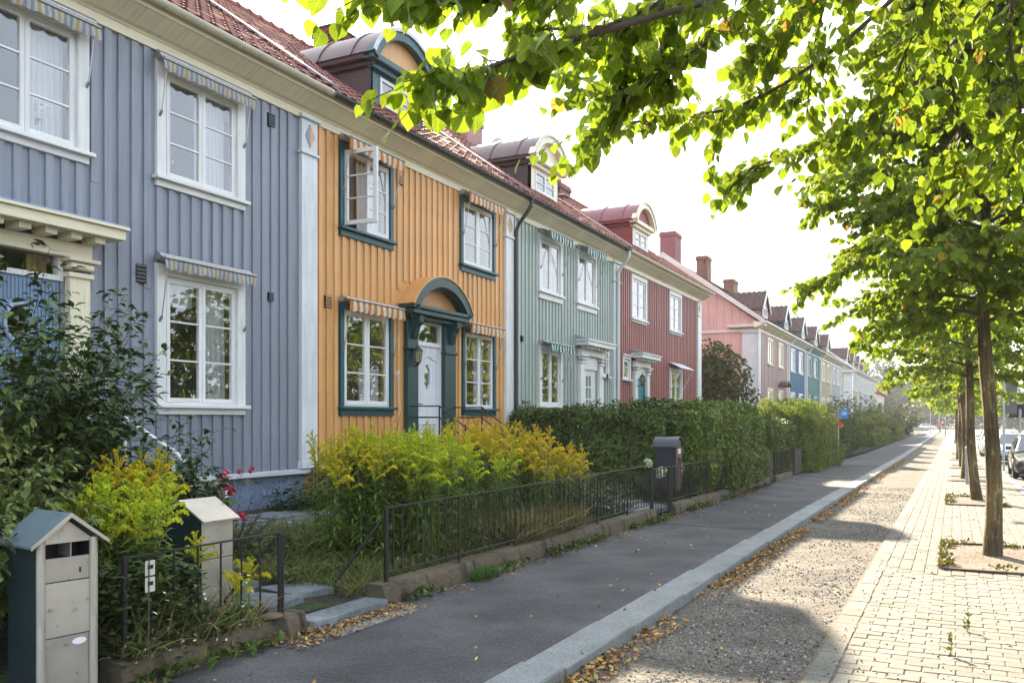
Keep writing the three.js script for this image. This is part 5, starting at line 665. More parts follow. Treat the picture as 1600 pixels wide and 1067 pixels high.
{
  const t = thing('mailbox', 'dark round topped mailbox with copper front and house number beside the garden gate', 'mailbox', [-4.9, 0, -16.85], 0), L = 0.4, copper = std(lin(0.2, 0.13, 0.085), { map: zincTex, roughness: 0.5, metalness: 0.3 }), navy = std(lin(0.012, 0.014, 0.022), { roughness: 0.45 });
  mesh('body', rbx(-0.42, 0, 0.26, 1.16, -L, 0, 0.008), navy, t);
  const sh = new THREE.Shape(); sh.moveTo(0, 1.14); sh.lineTo(L, 1.14); sh.quadraticCurveTo(L * 0.9, 1.3, L / 2, 1.31); sh.quadraticCurveTo(L * 0.1, 1.3, 0, 1.14); const fg = new THREE.ExtrudeGeometry(sh, { depth: 0.42, bevelEnabled: false }); fg.rotateY(Math.PI / 2); fg.translate(-0.42, 0, 0); mesh('arched_lid', metric(fg), copper, t);
  const rs = new THREE.Shape(); rs.moveTo(-0.04, 1.14); rs.quadraticCurveTo(L * 0.06, 1.34, L / 2, 1.345); rs.quadraticCurveTo(L * 0.94, 1.34, L + 0.04, 1.14); rs.lineTo(L + 0.02, 1.14); rs.quadraticCurveTo(L * 0.92, 1.32, L / 2, 1.325); rs.quadraticCurveTo(L * 0.08, 1.32, -0.02, 1.14); const rg = new THREE.ExtrudeGeometry(rs, { depth: 0.5, bevelEnabled: false }); rg.rotateY(Math.PI / 2); rg.translate(-0.46, 0, 0); mesh('lid_sheet', metric(rg), std(lin(0.03, 0.034, 0.045), { roughness: 0.35 }), t);
  mesh('front_plate', rbx(0, 0.012, 0.28, 1.14, -L + 0.02, -0.02, 0.004), copper, t); mesh('name_plate', rbx(0.012, 0.02, 1.0, 1.1, -L + 0.1, -0.1, 0.004), white, t);
  mesh('post', rod(V(-0.2, -0.1, -0.2), V(-0.2, 0.3, -0.2), 0.03), iron, t);
  const { FontLoader } = await import('three/addons/loaders/FontLoader.js'), { TextGeometry } = await import('three/addons/geometries/TextGeometry.js'), font = await new FontLoader().loadAsync('fonts/droid/droid_serif_bold.typeface.json');
  const num = new TextGeometry('35', { font, size: 0.16, depth: 0.012, curveSegments: 5 }); num.rotateZ(-0.12); num.rotateY(Math.PI / 2); num.translate(0.012, 0.78, -0.06); mesh('house_number', num, navy, t);
}
{ // small tag and mossy brick bits by the entrance
  const t = thing('garden_tag', 'small cream plastic tag on a stalk beside the house shaped mailbox', 'tag', [-4.35, 0, -3.72]); mesh('stick', rod(V(0, 0, 0), V(0.01, 0.82, 0), 0.004), twig, t); for (const y of [0.66, 0.76]) { mesh('plate', rbx(-0.004, 0.004, y - 0.045, y + 0.045, -0.05, 0.02, 0.003), paint(0.66, 0.62, 0.52), t); mesh('mark', bx(0.004, 0.0055, y - 0.004, y + 0.02, -0.035, 0.006), dark, t); }
  const b = thing('loose_stone', 'small brown stone lying on the wall end under the short railing', 'stone', [-4.55, G(5.1) + 0.17, -5.02]); const g = new THREE.DodecahedronGeometry(0.09, 1); g.scale(0.8, 0.3, 1.1); g.translate(0, 0.022, 0); mesh('stone_body', toCreasedNormals(g, 0.4), std(lin(0.2, 0.15, 0.1), { map: concreteTex }), b);
}

// ---------------------------------------------------------------- street furniture
{
  const c = thing('utility_cabinet', 'narrow pale grey utility cabinet below the blue sign', 'cabinet', [-4.85, G(42), -42.4]); mesh('housing', rbx(-0.14, 0.14, 0, 1.02, -0.34, 0, 0.015), std(lin(0.3, 0.28, 0.25), { map: concreteTex }), c); mesh('lid', rbx(-0.17, 0.17, 1.02, 1.08, -0.37, 0.03, 0.015), concrete, c); mesh('door_panel', rbx(0.14, 0.15, 0.12, 0.96, -0.3, -0.04, 0.005), std(lin(0.34, 0.32, 0.29), { map: concreteTex }), c);
  const p = thing('street_sign', 'grey post with blue panel and red edged disc above the cabinet', 'sign', [-4.62, G(42), -41.6], 0.25); mesh('pole', rod(V(0, 0, 0), V(0, 2.3, 0), 0.028, 0.028, 8), silver, p); mesh('blue_panel', rbx(0.06, 0.42, 1.95, 2.36, -0.02, 0.0, 0.006), std(lin(0.02, 0.16, 0.5), { roughness: 0.4 }), p); mesh('white_band', bx(0.14, 0.36, 2.1, 2.26, 0.0, 0.004), std(lin(0.25, 0.4, 0.65)), p); mesh('grey_panel', rbx(-0.5, 0.06, 1.9, 2.2, -0.06, -0.045, 0.006), std(lin(0.12, 0.14, 0.16)), p);
  mesh('red_band', rod(V(0, 1.62, 0), V(0, 1.86, 0), 0.042, 0.042, 10), std(lin(0.5, 0.04, 0.02)), p); const disc = new THREE.CylinderGeometry(0.1, 0.1, 0.02, 20); disc.rotateX(Math.PI / 2); disc.translate(0.13, 1.66, 0); mesh('red_disc', disc, std(lin(0.5, 0.04, 0.02)), p);
  const q = thing('street_sign', 'taller dark post standing behind the blue panel', 'sign post', [-4.9, G(48), -48.2]); mesh('pole', rod(V(0, 0, 0), V(0, 3.0, 0), 0.045), std(lin(0.08, 0.09, 0.1)), q);
  const l = thing('lamp_post', 'slim grey lamp post with square base between the lime trunks', 'lamp post', [0.4, G(28.7) + PAVE, -28.7]); const gm = std(lin(0.36, 0.37, 0.37), { map: metalTex, roughness: 0.6 }); mesh('base_box', rbx(-0.1, 0.1, 0, 1.06, -0.1, 0.1, 0.012), gm, l); mesh('base_cap', (() => { const g = new THREE.CylinderGeometry(0.07, 0.15, 0.07, 4); g.rotateY(Math.PI / 4); g.translate(0, 1.09, 0); return g; })(), gm, l); mesh('pole', rod(V(0, 1.1, 0), V(0, 2.7, 0), 0.07, 0.04, 12), gm, l); mesh('collar', rod(V(0, 2.66, 0), V(0, 2.8, 0), 0.055, 0.05, 12), gm, l); mesh('upper_pole', rod(V(0, 2.8, 0), V(0, 5.6, 0), 0.035, 0.03, 10), gm, l); mesh('lamp_head', rbx(-0.2, 0.35, 5.6, 5.72, -0.12, 0.12, 0.04), gm, l);
  const k = thing('sign_back', 'dark rectangular road sign seen from behind on a grey post with pale box', 'sign', [3.05, G(50) - 0.1, -52], 0.1); mesh('post', rod(V(0, 0, 0), V(0, 2.6, 0), 0.08), silver, k); mesh('board', rbx(-0.5, 0.5, 2.15, 3.3, -0.06, -0.03, 0.04), std(lin(0.02, 0.018, 0.018)), k); mesh('box', rbx(-0.2, 0.2, 2.85, 3.5, 0.08, 0.3, 0.02), std(lin(0.5, 0.5, 0.49)), k);
  const z = thing('sign_back', 'two plain grey sign plates seen from behind on a slim pole by the thickest trunk', 'sign', [1.72, G(40) - 0.1, -38.5]); mesh('pole', rod(V(0, 0, 0), V(0, 4.2, 0), 0.045), std(lin(0.4, 0.41, 0.42)), z); for (const y of [2.2, 2.95]) mesh('plate', rbx(0.06, 0.44, y, y + 0.68, -0.02, 0.0, 0.01), std(lin(0.16, 0.165, 0.16), { map: metalTex }), z);
  for (const [x, s, label] of [[7.4, 95, 'blue pedestrian crossing sign with white triangle beyond the silver car'], [9.3, 88, 'blue pedestrian crossing sign at the edge of the road behind the black sign']]) {
    const c2 = thing('crossing_sign', label, 'sign', [x, -0.3, -s]); mesh('post', rod(V(0, 0, 0), V(0, 2.9, 0), 0.04), silver, c2); mesh('blue_plate', rbx(-0.4, 0.4, 2.2, 3.0, -0.02, 0, 0.02), std(lin(0.02, 0.2, 0.55)), c2); const tri = new THREE.ExtrudeGeometry(new THREE.Shape([V2(-0.3, 2.32), V2(0.3, 2.32), V2(0, 2.86)]), { depth: 0.004, bevelEnabled: false }); mesh('white_triangle', tri, std(lin(0.75, 0.75, 0.75)), c2);
    mesh('walker_figure', join([rod(V(0, 2.52, 0.008), V(0, 2.64, 0.008), 0.03), rod(V(-0.02, 2.53, 0.008), V(-0.08, 2.36, 0.008), 0.018), rod(V(0.02, 2.53, 0.008), V(0.08, 2.36, 0.008), 0.018), new THREE.SphereGeometry(0.035, 8, 6).translate(0.01, 2.71, 0.008)]), dark, c2);
  }
  for (const [x, s, h, label] of [[-0.9, 120, 4.2, 'slim grey pole standing on the far paving'], [-3.2, 150, 5.2, 'slim pale pole at the far pavement edge'], [-2.2, 165, 4.6, 'third slim pale pole near the street end']]) { const p2 = thing('pole', label, 'pole', [x, G(60), -s]); mesh('shaft', rod(V(0, 0, 0), V(0, h, 0), 0.07, 0.05, 8), silver, p2); mesh('cap', new THREE.SphereGeometry(0.07, 8, 6).translate(0, h, 0), silver, p2); }
}

// ---------------------------------------------------------------- parked cars (front towards +z)
function car(name, label, x, s, colour, o = {}) {
  const t = thing(name, label, 'car', [x, G(s) - 0.116, -s], o.turn ?? 0, 'cars on the road'), bodyMat = new THREE.MeshPhysicalMaterial({ color: colour, roughness: 0.35, metalness: 0.45, clearcoat: 0.9, clearcoatRoughness: 0.06, side: THREE.DoubleSide }), gl = new THREE.MeshPhysicalMaterial({ color: lin(0.03, 0.045, 0.06), roughness: 0.03, metalness: 0.1, ior: 1.9, side: THREE.DoubleSide }), rub = std(lin(0.012, 0.012, 0.012), { roughness: 0.85 });
  const sec = (pts) => pts;                                  // stations front to rear: z, half width at sill, half width at belt, sill, belt height, crown
  const st = [[0, 0.62, 0.6, 0.3, 0.58, 0.02], [-0.12, 0.76, 0.72, 0.22, 0.66, 0.04], [-0.5, 0.84, 0.8, 0.2, 0.76, 0.06], [-1.1, 0.85, 0.82, 0.2, 0.88, 0.05], [-1.6, 0.86, 0.83, 0.2, 0.93, 0.02], [-2.6, 0.86, 0.83, 0.2, 0.95, 0.02], [-3.4, 0.85, 0.81, 0.22, 0.96, 0.03], [-3.9, 0.82, 0.76, 0.26, 0.95, 0.03], [-4.1, 0.7, 0.66, 0.34, 0.84, 0.02], [-4.14, 0.66, 0.62, 0.4, 0.7, 0]];
  const ring = ([z, a, b, y0, y1, c]) => [[-a * 0.9, y0, z], [-a, y0 + 0.1, z], [-a - 0.015, (y0 + y1) * 0.52, z], [-b, y1 - 0.04, z], [-b * 0.9, y1, z], [0, y1 + c, z], [b * 0.9, y1, z], [b, y1 - 0.04, z], [a + 0.015, (y0 + y1) * 0.52, z], [a, y0 + 0.1, z], [a * 0.9, y0, z]];
  const loft = (rings, close) => { const n = rings[0].length, pos = rings.flat(2), idx = []; for (let i = 0; i + 1 < rings.length; i++) for (let j = 0; j < n; j++) { const k = (j + 1) % n; if (!close && k === 0) continue; idx.push(i * n + j, (i + 1) * n + j, i * n + k, i * n + k, (i + 1) * n + j, (i + 1) * n + k); } for (const e of [0, rings.length - 1]) for (let j = 1; j < n - 1; j++) idx.push(e * n, e * n + j, e * n + j + 1); const g = new THREE.BufferGeometry(); g.setAttribute('position', new THREE.Float32BufferAttribute(pos, 3)); g.setIndex(idx); return toCreasedNormals(g, 0.75); };
  mesh('body', loft(st.map(ring), true), bodyMat, t);
  const cab = [[-1.0, 0.78, 0.9, 0.79, 0.9], [-1.75, 0.76, 0.92, 0.6, 1.36], [-2.2, 0.76, 0.94, 0.6, 1.43], [-3.0, 0.76, 0.94, 0.6, 1.42], [-3.4, 0.75, 0.94, 0.58, 1.34], [-3.95, 0.7, 0.93, 0.7, 0.94]].map(([z, a, y0, b, y1]) => [[-a, y0 - 0.05, z], [-b - (a - b) * 0.12, y1 - 0.06, z], [-b + 0.06, y1, z], [b - 0.06, y1, z], [b + (a - b) * 0.12, y1 - 0.06, z], [a, y0 - 0.05, z]]);
  mesh('cabin', loft(cab, true), bodyMat, t);
  const quad = (p) => { const g = new THREE.BufferGeometry(); g.setAttribute('position', new THREE.Float32BufferAttribute(p.flat(), 3)); g.setIndex([0, 1, 2, 0, 2, 3]); g.computeVertexNormals(); return g; };
  mesh('windscreen', quad([[-0.7, 0.945, -1.02], [0.7, 0.945, -1.02], [0.54, 1.36, -1.7], [-0.54, 1.36, -1.7]]), gl, t);
  for (const q of [-1, 1]) {
    mesh('side_window', quad([[q * 0.785, 0.98, -1.3], [q * 0.655, 1.33, -1.85], [q * 0.65, 1.36, -2.35], [q * 0.785, 0.98, -2.35]]), gl, t); mesh('side_window', quad([[q * 0.785, 0.98, -2.42], [q * 0.65, 1.36, -2.42], [q * 0.645, 1.34, -3.1], [q * 0.77, 0.98, -3.45]]), gl, t);
    const hl = new THREE.SphereGeometry(0.13, 14, 10); hl.scale(1.15, 0.62, 0.75); hl.translate(q * 0.56, 0.62, -0.12); mesh('headlight', hl, new THREE.MeshPhysicalMaterial({ color: lin(0.5, 0.52, 0.54), roughness: 0.12, metalness: 0.4, clearcoat: 1 }), t);
    const mr = new RoundedBoxGeometry(0.17, 0.12, 0.09, 2, 0.035); mr.translate(q * 0.94, 1.0, -1.42); mesh('mirror', join([mr, rod(V(q * 0.8, 0.96, -1.42), V(q * 0.9, 0.98, -1.42), 0.02)]), bodyMat, t);
    for (const z of [-0.82, -3.3]) { const w = part('wheel', t); w.position.set(q * 0.77, 0.3, z); const ty = new THREE.TorusGeometry(0.225, 0.085, 10, 24); ty.scale(1, 1, 1.15); ty.rotateY(Math.PI / 2); mesh('tyre', ty, rub, w); const rim = new THREE.CylinderGeometry(0.19, 0.19, 0.13, 18); rim.rotateZ(Math.PI / 2); mesh('rim', rim, silver, w); const arch = new THREE.TorusGeometry(0.33, 0.035, 6, 20, Math.PI); arch.rotateY(Math.PI / 2); arch.translate(q * 0.07, 0, 0); mesh('arch_lip', arch, bodyMat, w); }
  }
  mesh('grille', rbx(-0.36, 0.36, 0.5, 0.6, -0.03, 0.012, 0.02), dark, t); mesh('bumper', rbx(-0.7, 0.7, 0.3, 0.44, -0.14, 0.035, 0.05), o.bumper ?? bodyMat, t); mesh('air_intake', rbx(-0.5, 0.5, 0.22, 0.3, -0.1, 0.03, 0.02), dark, t); mesh('number_plate', rbx(-0.26, 0.26, 0.36, 0.47, 0.03, 0.046, 0.004), std(lin(0.7, 0.7, 0.68)), t); mesh('underside', bx(-0.72, 0.72, 0.16, 0.3, -3.9, -0.3), rub, t);
  return t;
}
car('parked_car', 'dark grey car parked with its front towards the lime trees', 2.6, 32.6, lin(0.03, 0.031, 0.033));
car('parked_car', 'silver blue car parked behind the dark grey car', 2.55, 45.5, lin(0.4, 0.44, 0.48), { bumper: std(lin(0.05, 0.05, 0.055)) });
car('parked_car', 'white car parked third behind the silver blue one', 2.2, 54.5, lin(0.62, 0.62, 0.6));
car('parked_car', 'blue grey car fourth in the parked line', 2.4, 66, lin(0.12, 0.2, 0.26));
car('parked_car', 'light blue car waiting in the road by the crossing signs', 6.3, 84, lin(0.25, 0.36, 0.42));
car('parked_car', 'pale car standing across the far end of the street', -3.6, 236, lin(0.6, 0.62, 0.62), { turn: 1.5 });

// ---------------------------------------------------------------- a person far off on the paving
{
  const joints = { hip: [0, 0.9, 0], chest: [0, 1.3, 0.02], neck: [0, 1.46, 0.02], head: [0, 1.6, 0.03], kl: [-0.1, 0.5, 0.14], fl: [-0.1, 0.08, 0.1], kr: [0.1, 0.5, -0.02], fr: [0.1, 0.08, -0.25], tl: [-0.1, 0.05, 0.24], tr: [0.1, 0.06, -0.12], el: [-0.3, 1.12, -0.05], wl: [-0.31, 0.88, 0.06], er: [0.3, 1.12, 0.08], wr: [0.31, 0.9, 0.2], sl: [-0.19, 1.38, 0.01], sr: [0.19, 1.38, 0.01] };
  const bones = [['hip', 'chest', 0.16, 0.17], ['chest', 'neck', 0.14, 0.06], ['neck', 'head', 0.055, 0.1], ['hip', 'kl', 0.11, 0.065], ['kl', 'fl', 0.06, 0.04], ['fl', 'tl', 0.045, 0.035], ['hip', 'kr', 0.11, 0.065], ['kr', 'fr', 0.06, 0.04], ['fr', 'tr', 0.045, 0.035], ['sl', 'el', 0.06, 0.045], ['el', 'wl', 0.045, 0.032], ['sr', 'er', 0.06, 0.045], ['er', 'wr', 0.045, 0.032], ['sl', 'sr', 0.07, 0.07]].map(([a, b, r, q]) => [V(...joints[a]), V(...joints[b]), r, q]);
  const mc = new MarchingCubes(56, dark, false, false, 60000), n = 56; mc.isolation = 0;
  for (let z = 0; z < n; z++) for (let y = 0; y < n; y++) for (let x = 0; x < n; x++) { const p = V((x / n * 2 - 1) * 0.95, (y / n * 2 - 1) * 0.95 + 0.88, (z / n * 2 - 1) * 0.95); let d = 9; for (const [a, b, r, q] of bones) { const ab = b.clone().sub(a), h = clamp(p.clone().sub(a).dot(ab) / ab.lengthSq(), 0, 1), e = p.distanceTo(a.clone().addScaledVector(ab, h)) - mix(r, q, h), k = 0.05, m = Math.max(k - Math.abs(d - e), 0) / k; d = Math.min(d, e) - m * m * k * 0.25; } mc.field[x + y * n + z * n * n] = -d; }
  mc.update(); const g = new THREE.BufferGeometry(), c = mc.count, pa = mc.positionArray.slice(0, c * 3), col = new Float32Array(c * 3); for (let i = 0; i < c; i++) { pa[3 * i] *= 0.95; pa[3 * i + 1] = pa[3 * i + 1] * 0.95 + 0.88; pa[3 * i + 2] *= 0.95; const y = pa[3 * i + 1]; const k = y > 1.48 ? [0.45, 0.28, 0.2] : y > 0.98 ? [0.5, 0.05, 0.04] : [0.06, 0.065, 0.08]; col.set(k, 3 * i); }
  g.setAttribute('position', new THREE.BufferAttribute(pa, 3)); g.setAttribute('normal', new THREE.BufferAttribute(mc.normalArray.slice(0, c * 3), 3)); g.setAttribute('color', new THREE.BufferAttribute(col, 3));
  const t = thing('person', 'person in red top and dark trousers walking on the far paving', 'person', [-2.1, G(60) - 0.09, -165], 0.1); mesh('figure', g, std(lin(1, 1, 1), { vertexColors: true, roughness: 0.9 }), t); const hair = new THREE.SphereGeometry(0.115, 14, 10, 0, Math.PI * 2, 0, 1.7); hair.rotateX(-0.35); hair.translate(0, 1.63, 0.015); mesh('hair', hair, twig, t);
}

// ---------------------------------------------------------------- plants
function leafShape(stations, fold, curl) {                   // stations: [along, half width]; folded along the midrib, tip curled down; grows along +y, faces +z
  const pos = [], uv = [], idx = [];
  stations.forEach(([v, w], i) => { const z = -curl * v * v; pos.push(-w, v - (i === 1 ? 0.06 : 0), z + fold * w, 0, v, z, w, v - (i === 1 ? 0.06 : 0), z + fold * w); uv.push(0.5 - w, v, 0.5, v, 0.5 + w, v); if (i) { const a = (i - 1) * 3; idx.push(a, a + 1, a + 3, a + 1, a + 4, a + 3, a + 1, a + 2, a + 4, a + 2, a + 5, a + 4); } });
  const g = new THREE.BufferGeometry(); g.setAttribute('position', new THREE.Float32BufferAttribute(pos, 3)); g.setAttribute('uv', new THREE.Float32BufferAttribute(uv, 2)); g.setIndex(idx); g.computeVertexNormals(); return g;
}
const limeLeaf = leafShape([[0, 0.05], [0.07, 0.34], [0.27, 0.5], [0.5, 0.49], [0.72, 0.35], [0.9, 0.14], [1.04, 0.0]], 0.16, 0.25), ovateLeaf = leafShape([[0, 0.03], [0.22, 0.2], [0.45, 0.27], [0.75, 0.16], [1, 0]], 0.35, 0.3), lanceLeaf = leafShape([[0, 0.015], [0.25, 0.075], [0.55, 0.07], [1, 0]], 0.4, 0.55), clumpLeaf = leafShape([[0, 0.1], [0.3, 0.5], [0.7, 0.4], [1, 0.05]], 0.5, 0.4), blade = leafShape([[0, 0.02], [0.4, 0.018], [0.75, 0.012], [1, 0]], 0.3, 0.6);
class Leaves {                                               // collects leaves, then makes one InstancedMesh
  constructor() { this.m = []; this.c = []; }
  add(p, dir, nrm, size, col) {
    const y = dir.clone().normalize(), x = V().crossVectors(y, nrm).normalize(); if (!(x.lengthSq() > 0.5)) x.set(1, 0, 0); const z = V().crossVectors(x, y);
    this.m.push(new THREE.Matrix4().makeBasis(x.multiplyScalar(size), y.multiplyScalar(size), z.multiplyScalar(size)).setPosition(p)); this.c.push(col);
  }
  build(name, geo, mat, parent) { const o = copies(name, geo, mat, this.m, parent, this.c); o.userData.kind = 'stuff'; return o; }
}
const rv = (k = 1) => V(rr(-k, k), rr(-k, k), rr(-k, k));
const tint = (c, v = 0.25, yellow = 0.25) => { const k = rr(1 - v, 1 + v), y = R() * yellow; return lin(c[0] * k * (1 + y * 1.2), c[1] * k * (1 + y * 0.35), c[2] * k); };
const limeMat = leafMat({ roughness: 0.85, transmission: 0.62 }), shrubMat = leafMat({ roughness: 0.55, transmission: 0.3, ior: 1.45 }), glossy = leafMat({ roughness: 0.42, transmission: 0.24, ior: 1.5 }), grassMat = leafMat({ map: null, roughness: 0.85, transmission: 0.3 });
const LIME = [0.225, 0.335, 0.026];
function spray(L, stems, from, dir, len, size, col, every, droop = 0.5, r = 0.005) {  // a twig with alternate hanging leaves
  const pts = [], d = dir.clone().normalize(), p = from.clone(), n = 5; let side = R() < 0.5 ? 1 : -1;
  for (let i = 0; i <= n; i++) { pts.push(p.clone()); p.addScaledVector(d, len / n); d.y -= droop / n * 0.6; d.addScaledVector(rv(), 0.12).normalize(); }
  if (stems) stems.push(taper(pts, r, r * 0.4, 4));
  const curve = len / every;
  for (let k = 0; k < curve; k++) {
    const f = (k + 0.6) / curve, i = Math.min(n - 1, Math.floor(f * n)), q = pts[i].clone().lerp(pts[i + 1], f * n - i), t = pts[i + 1].clone().sub(pts[i]).normalize(), lat = V().crossVectors(t, V(0, 1, 0)).normalize().multiplyScalar(side); side = -side;
    const ld = lat.multiplyScalar(0.75).addScaledVector(t, 0.5).add(V(0, -0.45 - R() * 0.5, 0)).addScaledVector(rv(), 0.3), nr = V(0, 1, 0).addScaledVector(rv(), 0.65);
    L.add(q.addScaledVector(rv(), size * 0.35), ld, nr, size * rr(0.5, 1.2), R() < 0.015 ? tint([0.34, 0.26, 0.05]) : tint(col, 0.3, 0.22));
  }
}
function limeTree(x, s, label, o) {
  const t = thing('lime_tree', label, 'tree', [x, G(s) + PAVE, -s], 0, 'lime trees along the paving'), stems = [], L = new Leaves(), H = o.H ?? 7.6, cb = o.cb ?? 2.9, lean = o.lean ?? [0, 0];
  const tp = (y) => V(lean[0] * y + 0.05 * Math.sin(y * 1.3 + s), y, lean[1] * y + 0.04 * Math.cos(y * 1.1 + s)), pts = []; for (let i = 0; i <= 16; i++) pts.push(tp(-0.1 + (H - 0.2) * i / 16));
  const tg = taper(pts, o.r ?? 0.13, 0.025, 14, 0.85), pa = tg.attributes.position; for (let i = 0; i < pa.count; i++) { const y = pa.getY(i), c = tp(Math.max(0, y)), k = 1 + 0.13 * (noise(y * 2.5 + 30, Math.atan2(pa.getX(i) - c.x, pa.getZ(i) - c.z) * 1.6 + 10, 999, 999, 7) - 0.5) + (y < 0.35 ? 0.35 * (0.35 - y) : 0) + 0.12 * Math.exp(-((y - 2.35) ** 2) / 0.01); pa.setX(i, c.x + (pa.getX(i) - c.x) * k); pa.setZ(i, c.z + (pa.getZ(i) - c.z) * k); } tg.computeVertexNormals();
  mesh('trunk', tg, bark, t);
  if (!o.own) for (let i = 0; i < o.n; i++) {
    const f = i / (o.n - 1), y0 = mix(cb, H * 0.93, f), env = o.rad * Math.pow(Math.sin(Math.PI * (0.3 + 0.66 * f)), 0.8) * rr(0.72, 1.12), a = i * 2.4 + rr(-0.3, 0.3), d = V(Math.cos(a), mix(0.25, 0.9, f), Math.sin(a)).normalize(), p = tp(y0), lp = [], n = 7;
    for (let j = 0; j <= n; j++) { lp.push(p.clone()); p.addScaledVector(d, env * 1.12 / n); d.y -= mix(0.11, 0.13, f) + (j < 2 ? -0.05 : 0.01); d.addScaledVector(rv(), 0.12).normalize(); }
    stems.push(taper(lp, mix(0.032, 0.014, f), 0.004, 5));
    for (let j = 0; j < o.twigs; j++) { const g = mix(0.18, 1, (j + R()) / o.twigs), q = Math.min(n - 1, Math.floor(g * n)), b = lp[q].clone().lerp(lp[q + 1], g * n - q), tn = lp[q + 1].clone().sub(lp[q]).normalize(), sd = V().crossVectors(tn, V(0, 1, 0)).normalize().multiplyScalar(R() < 0.5 ? 1 : -1); spray(L, o.fine ? stems : null, b, tn.multiplyScalar(0.6).addScaledVector(sd, rr(0.3, 1.1)).add(V(0, rr(-0.5, 0.45), 0)), rr(0.35, 0.75) * (1.15 - 0.4 * g), o.leaf, LIME, o.every, 0.6, 0.004); }
  } else o.own(L, stems, tp);
  if (stems.length) mesh('branches', join(stems), twig, t); L.build('crown', limeLeaf, limeMat, t); return t;
}
R = rng(101);
const nearLimbs = [[[-0.80, 3.54, 3.63], [-1.09, 3.21, 3.26], [-1.24, 3.09, 2.96], [-1.36, 3.04, 2.79]], [[-0.76, 3.58, 4.10], [-1.00, 3.33, 3.87], [-1.19, 3.12, 3.65], [-1.33, 3.04, 3.59]], [[-0.96, 3.20, 2.88], [-1.20, 3.07, 2.65], [-1.39, 2.99, 2.43], [-1.50, 2.95, 2.27]], [[-1.08, 2.99, 2.82], [-1.21, 2.86, 2.58], [-1.29, 2.74, 2.37], [-1.36, 2.67, 2.23]], [[-0.66, 4.35, 4.37], [-0.92, 3.49, 3.57], [-1.02, 3.15, 3.07], [-1.18, 2.89, 2.65], [-1.26, 2.81, 2.50], [-1.36, 2.72, 2.34], [-1.43, 2.66, 2.19]], [[-0.50, 4.46, 4.23], [-1.03, 3.50, 3.07], [-1.31, 3.17, 2.59], [-1.50, 3.03, 2.27], [-1.72, 3.00, 2.05]], [[-0.82, 3.57, 3.17], [-1.20, 3.26, 2.87], [-1.43, 3.13, 2.64], [-1.57, 3.06, 2.45], [-1.67, 3.02, 2.29]], [[0.03, 4.2, 5.17], [-0.45, 3.65, 4.81], [-0.79, 3.33, 4.53], [-1.01, 3.18, 4.31], [-1.29, 3.1, 4.05], [-1.5, 3.02, 3.83]], [[0.19, 4.06, 5.7], [-0.23, 3.55, 5.49], [-0.61, 3.22, 5.18], [-0.91, 3.07, 4.92], [-1.07, 3.01, 4.84]], [[0.3, 3.92, 4.86], [0.25, 3.53, 4.95], [0.3, 3.19, 5.08], [0.24, 2.96, 5.28]], [[0.02, 3.93, 4.49], [-0.14, 3.61, 4.64], [-0.26, 3.38, 4.8], [-0.36, 3.12, 4.97]], [[-0.11, 4.02, 4.43], [-0.51, 3.68, 4.34], [-0.74, 3.52, 4.33], [-0.84, 3.42, 4.34]], [[-0.8, 3.91, 3.63], [-1.01, 3.54, 3.52], [-1.24, 3.32, 3.52], [-1.34, 3.23, 3.58]], [[-0.8, 3.78, 3.63], [-0.97, 3.49, 3.66], [-1.12, 3.29, 3.69], [-1.23, 3.19, 3.75]], [[0.68, 4.06, 5.95], [0.54, 3.58, 6.1], [0.38, 3.3, 6.25]], [[0.03, 4.12, 5.28], [-0.03, 3.68, 5.36], [0.03, 3.29, 5.51], [0, 3.03, 5.6]], [[-0.42, 4.37, 4.94], [-0.63, 3.96, 5.06], [-0.71, 3.65, 5.13], [-0.75, 3.4, 5.22]]];
limeTree(0.75, 4.1, 'lime tree whose low leafy branches reach out over the pavement', { r: 0.14, H: 8, own: (L, stems, tp) => {
  const base = V(0.75, G(4.1) + PAVE, -4.1);
  nearLimbs.forEach((l, i) => {
    const P = l.map(([x, y, s]) => V(x, y, -s).sub(base)), hub = tp(3.1 + 0.1 * i), first = P[0].clone().lerp(hub, 0.5).add(V(0, 0.15, 0)), curve = new THREE.CatmullRomCurve3([hub, first, ...P]), lp = curve.getPoints(18); stems.push(taper(lp, 0.018, 0.004, 6));
    const near = i > 1 && i < 7 || i === 0, dens = near ? 30 : 40;
    for (let j = 0; j < dens; j++) { const f = mix(0.26, 1, (j + R()) / dens), b = curve.getPoint(f), tn = curve.getTangent(f), sd = V().crossVectors(tn, V(0, 1, 0)).normalize().multiplyScalar(R() < 0.5 ? 1 : -1), len = rr(0.16, 0.42) * (near ? 0.55 : 1); spray(L, stems, b, tn.multiplyScalar(0.55).addScaledVector(sd, rr(0.2, 1)).add(V(0, rr(-0.45, 0.4), 0)), len, near ? 0.07 : 0.066, LIME, 0.036, 0.7, 0.003); }
  });
  for (const [a, b] of [[[-1.02, 3.16, 4.3], [-1.07, 2.86, 4.28]]]) spray(L, stems, V(a[0], a[1], -a[2]).sub(base), V(b[0] - a[0], b[1] - a[1], a[2] - b[2]), 0.34, 0.06, LIME, 0.02, 0.2, 0.003);
  for (let i = 0; i < 26; i++) { const a = i * 2.4, y0 = rr(4.4, 6.8), d = V(Math.cos(a), 0.55, Math.sin(a)), lp = [], p = tp(y0); for (let j = 0; j <= 6; j++) { lp.push(p.clone()); p.addScaledVector(d, 0.42); d.y -= 0.12; } stems.push(taper(lp, 0.025, 0.005, 5)); for (let j = 0; j < 16; j++) spray(L, null, lp[1 + (R() * 5 | 0)].clone().addScaledVector(rv(), 0.15), V(rr(-1, 1), rr(-0.4, 0.6), rr(-1, 1)), 0.6, 0.11, LIME, 0.05); }
} });
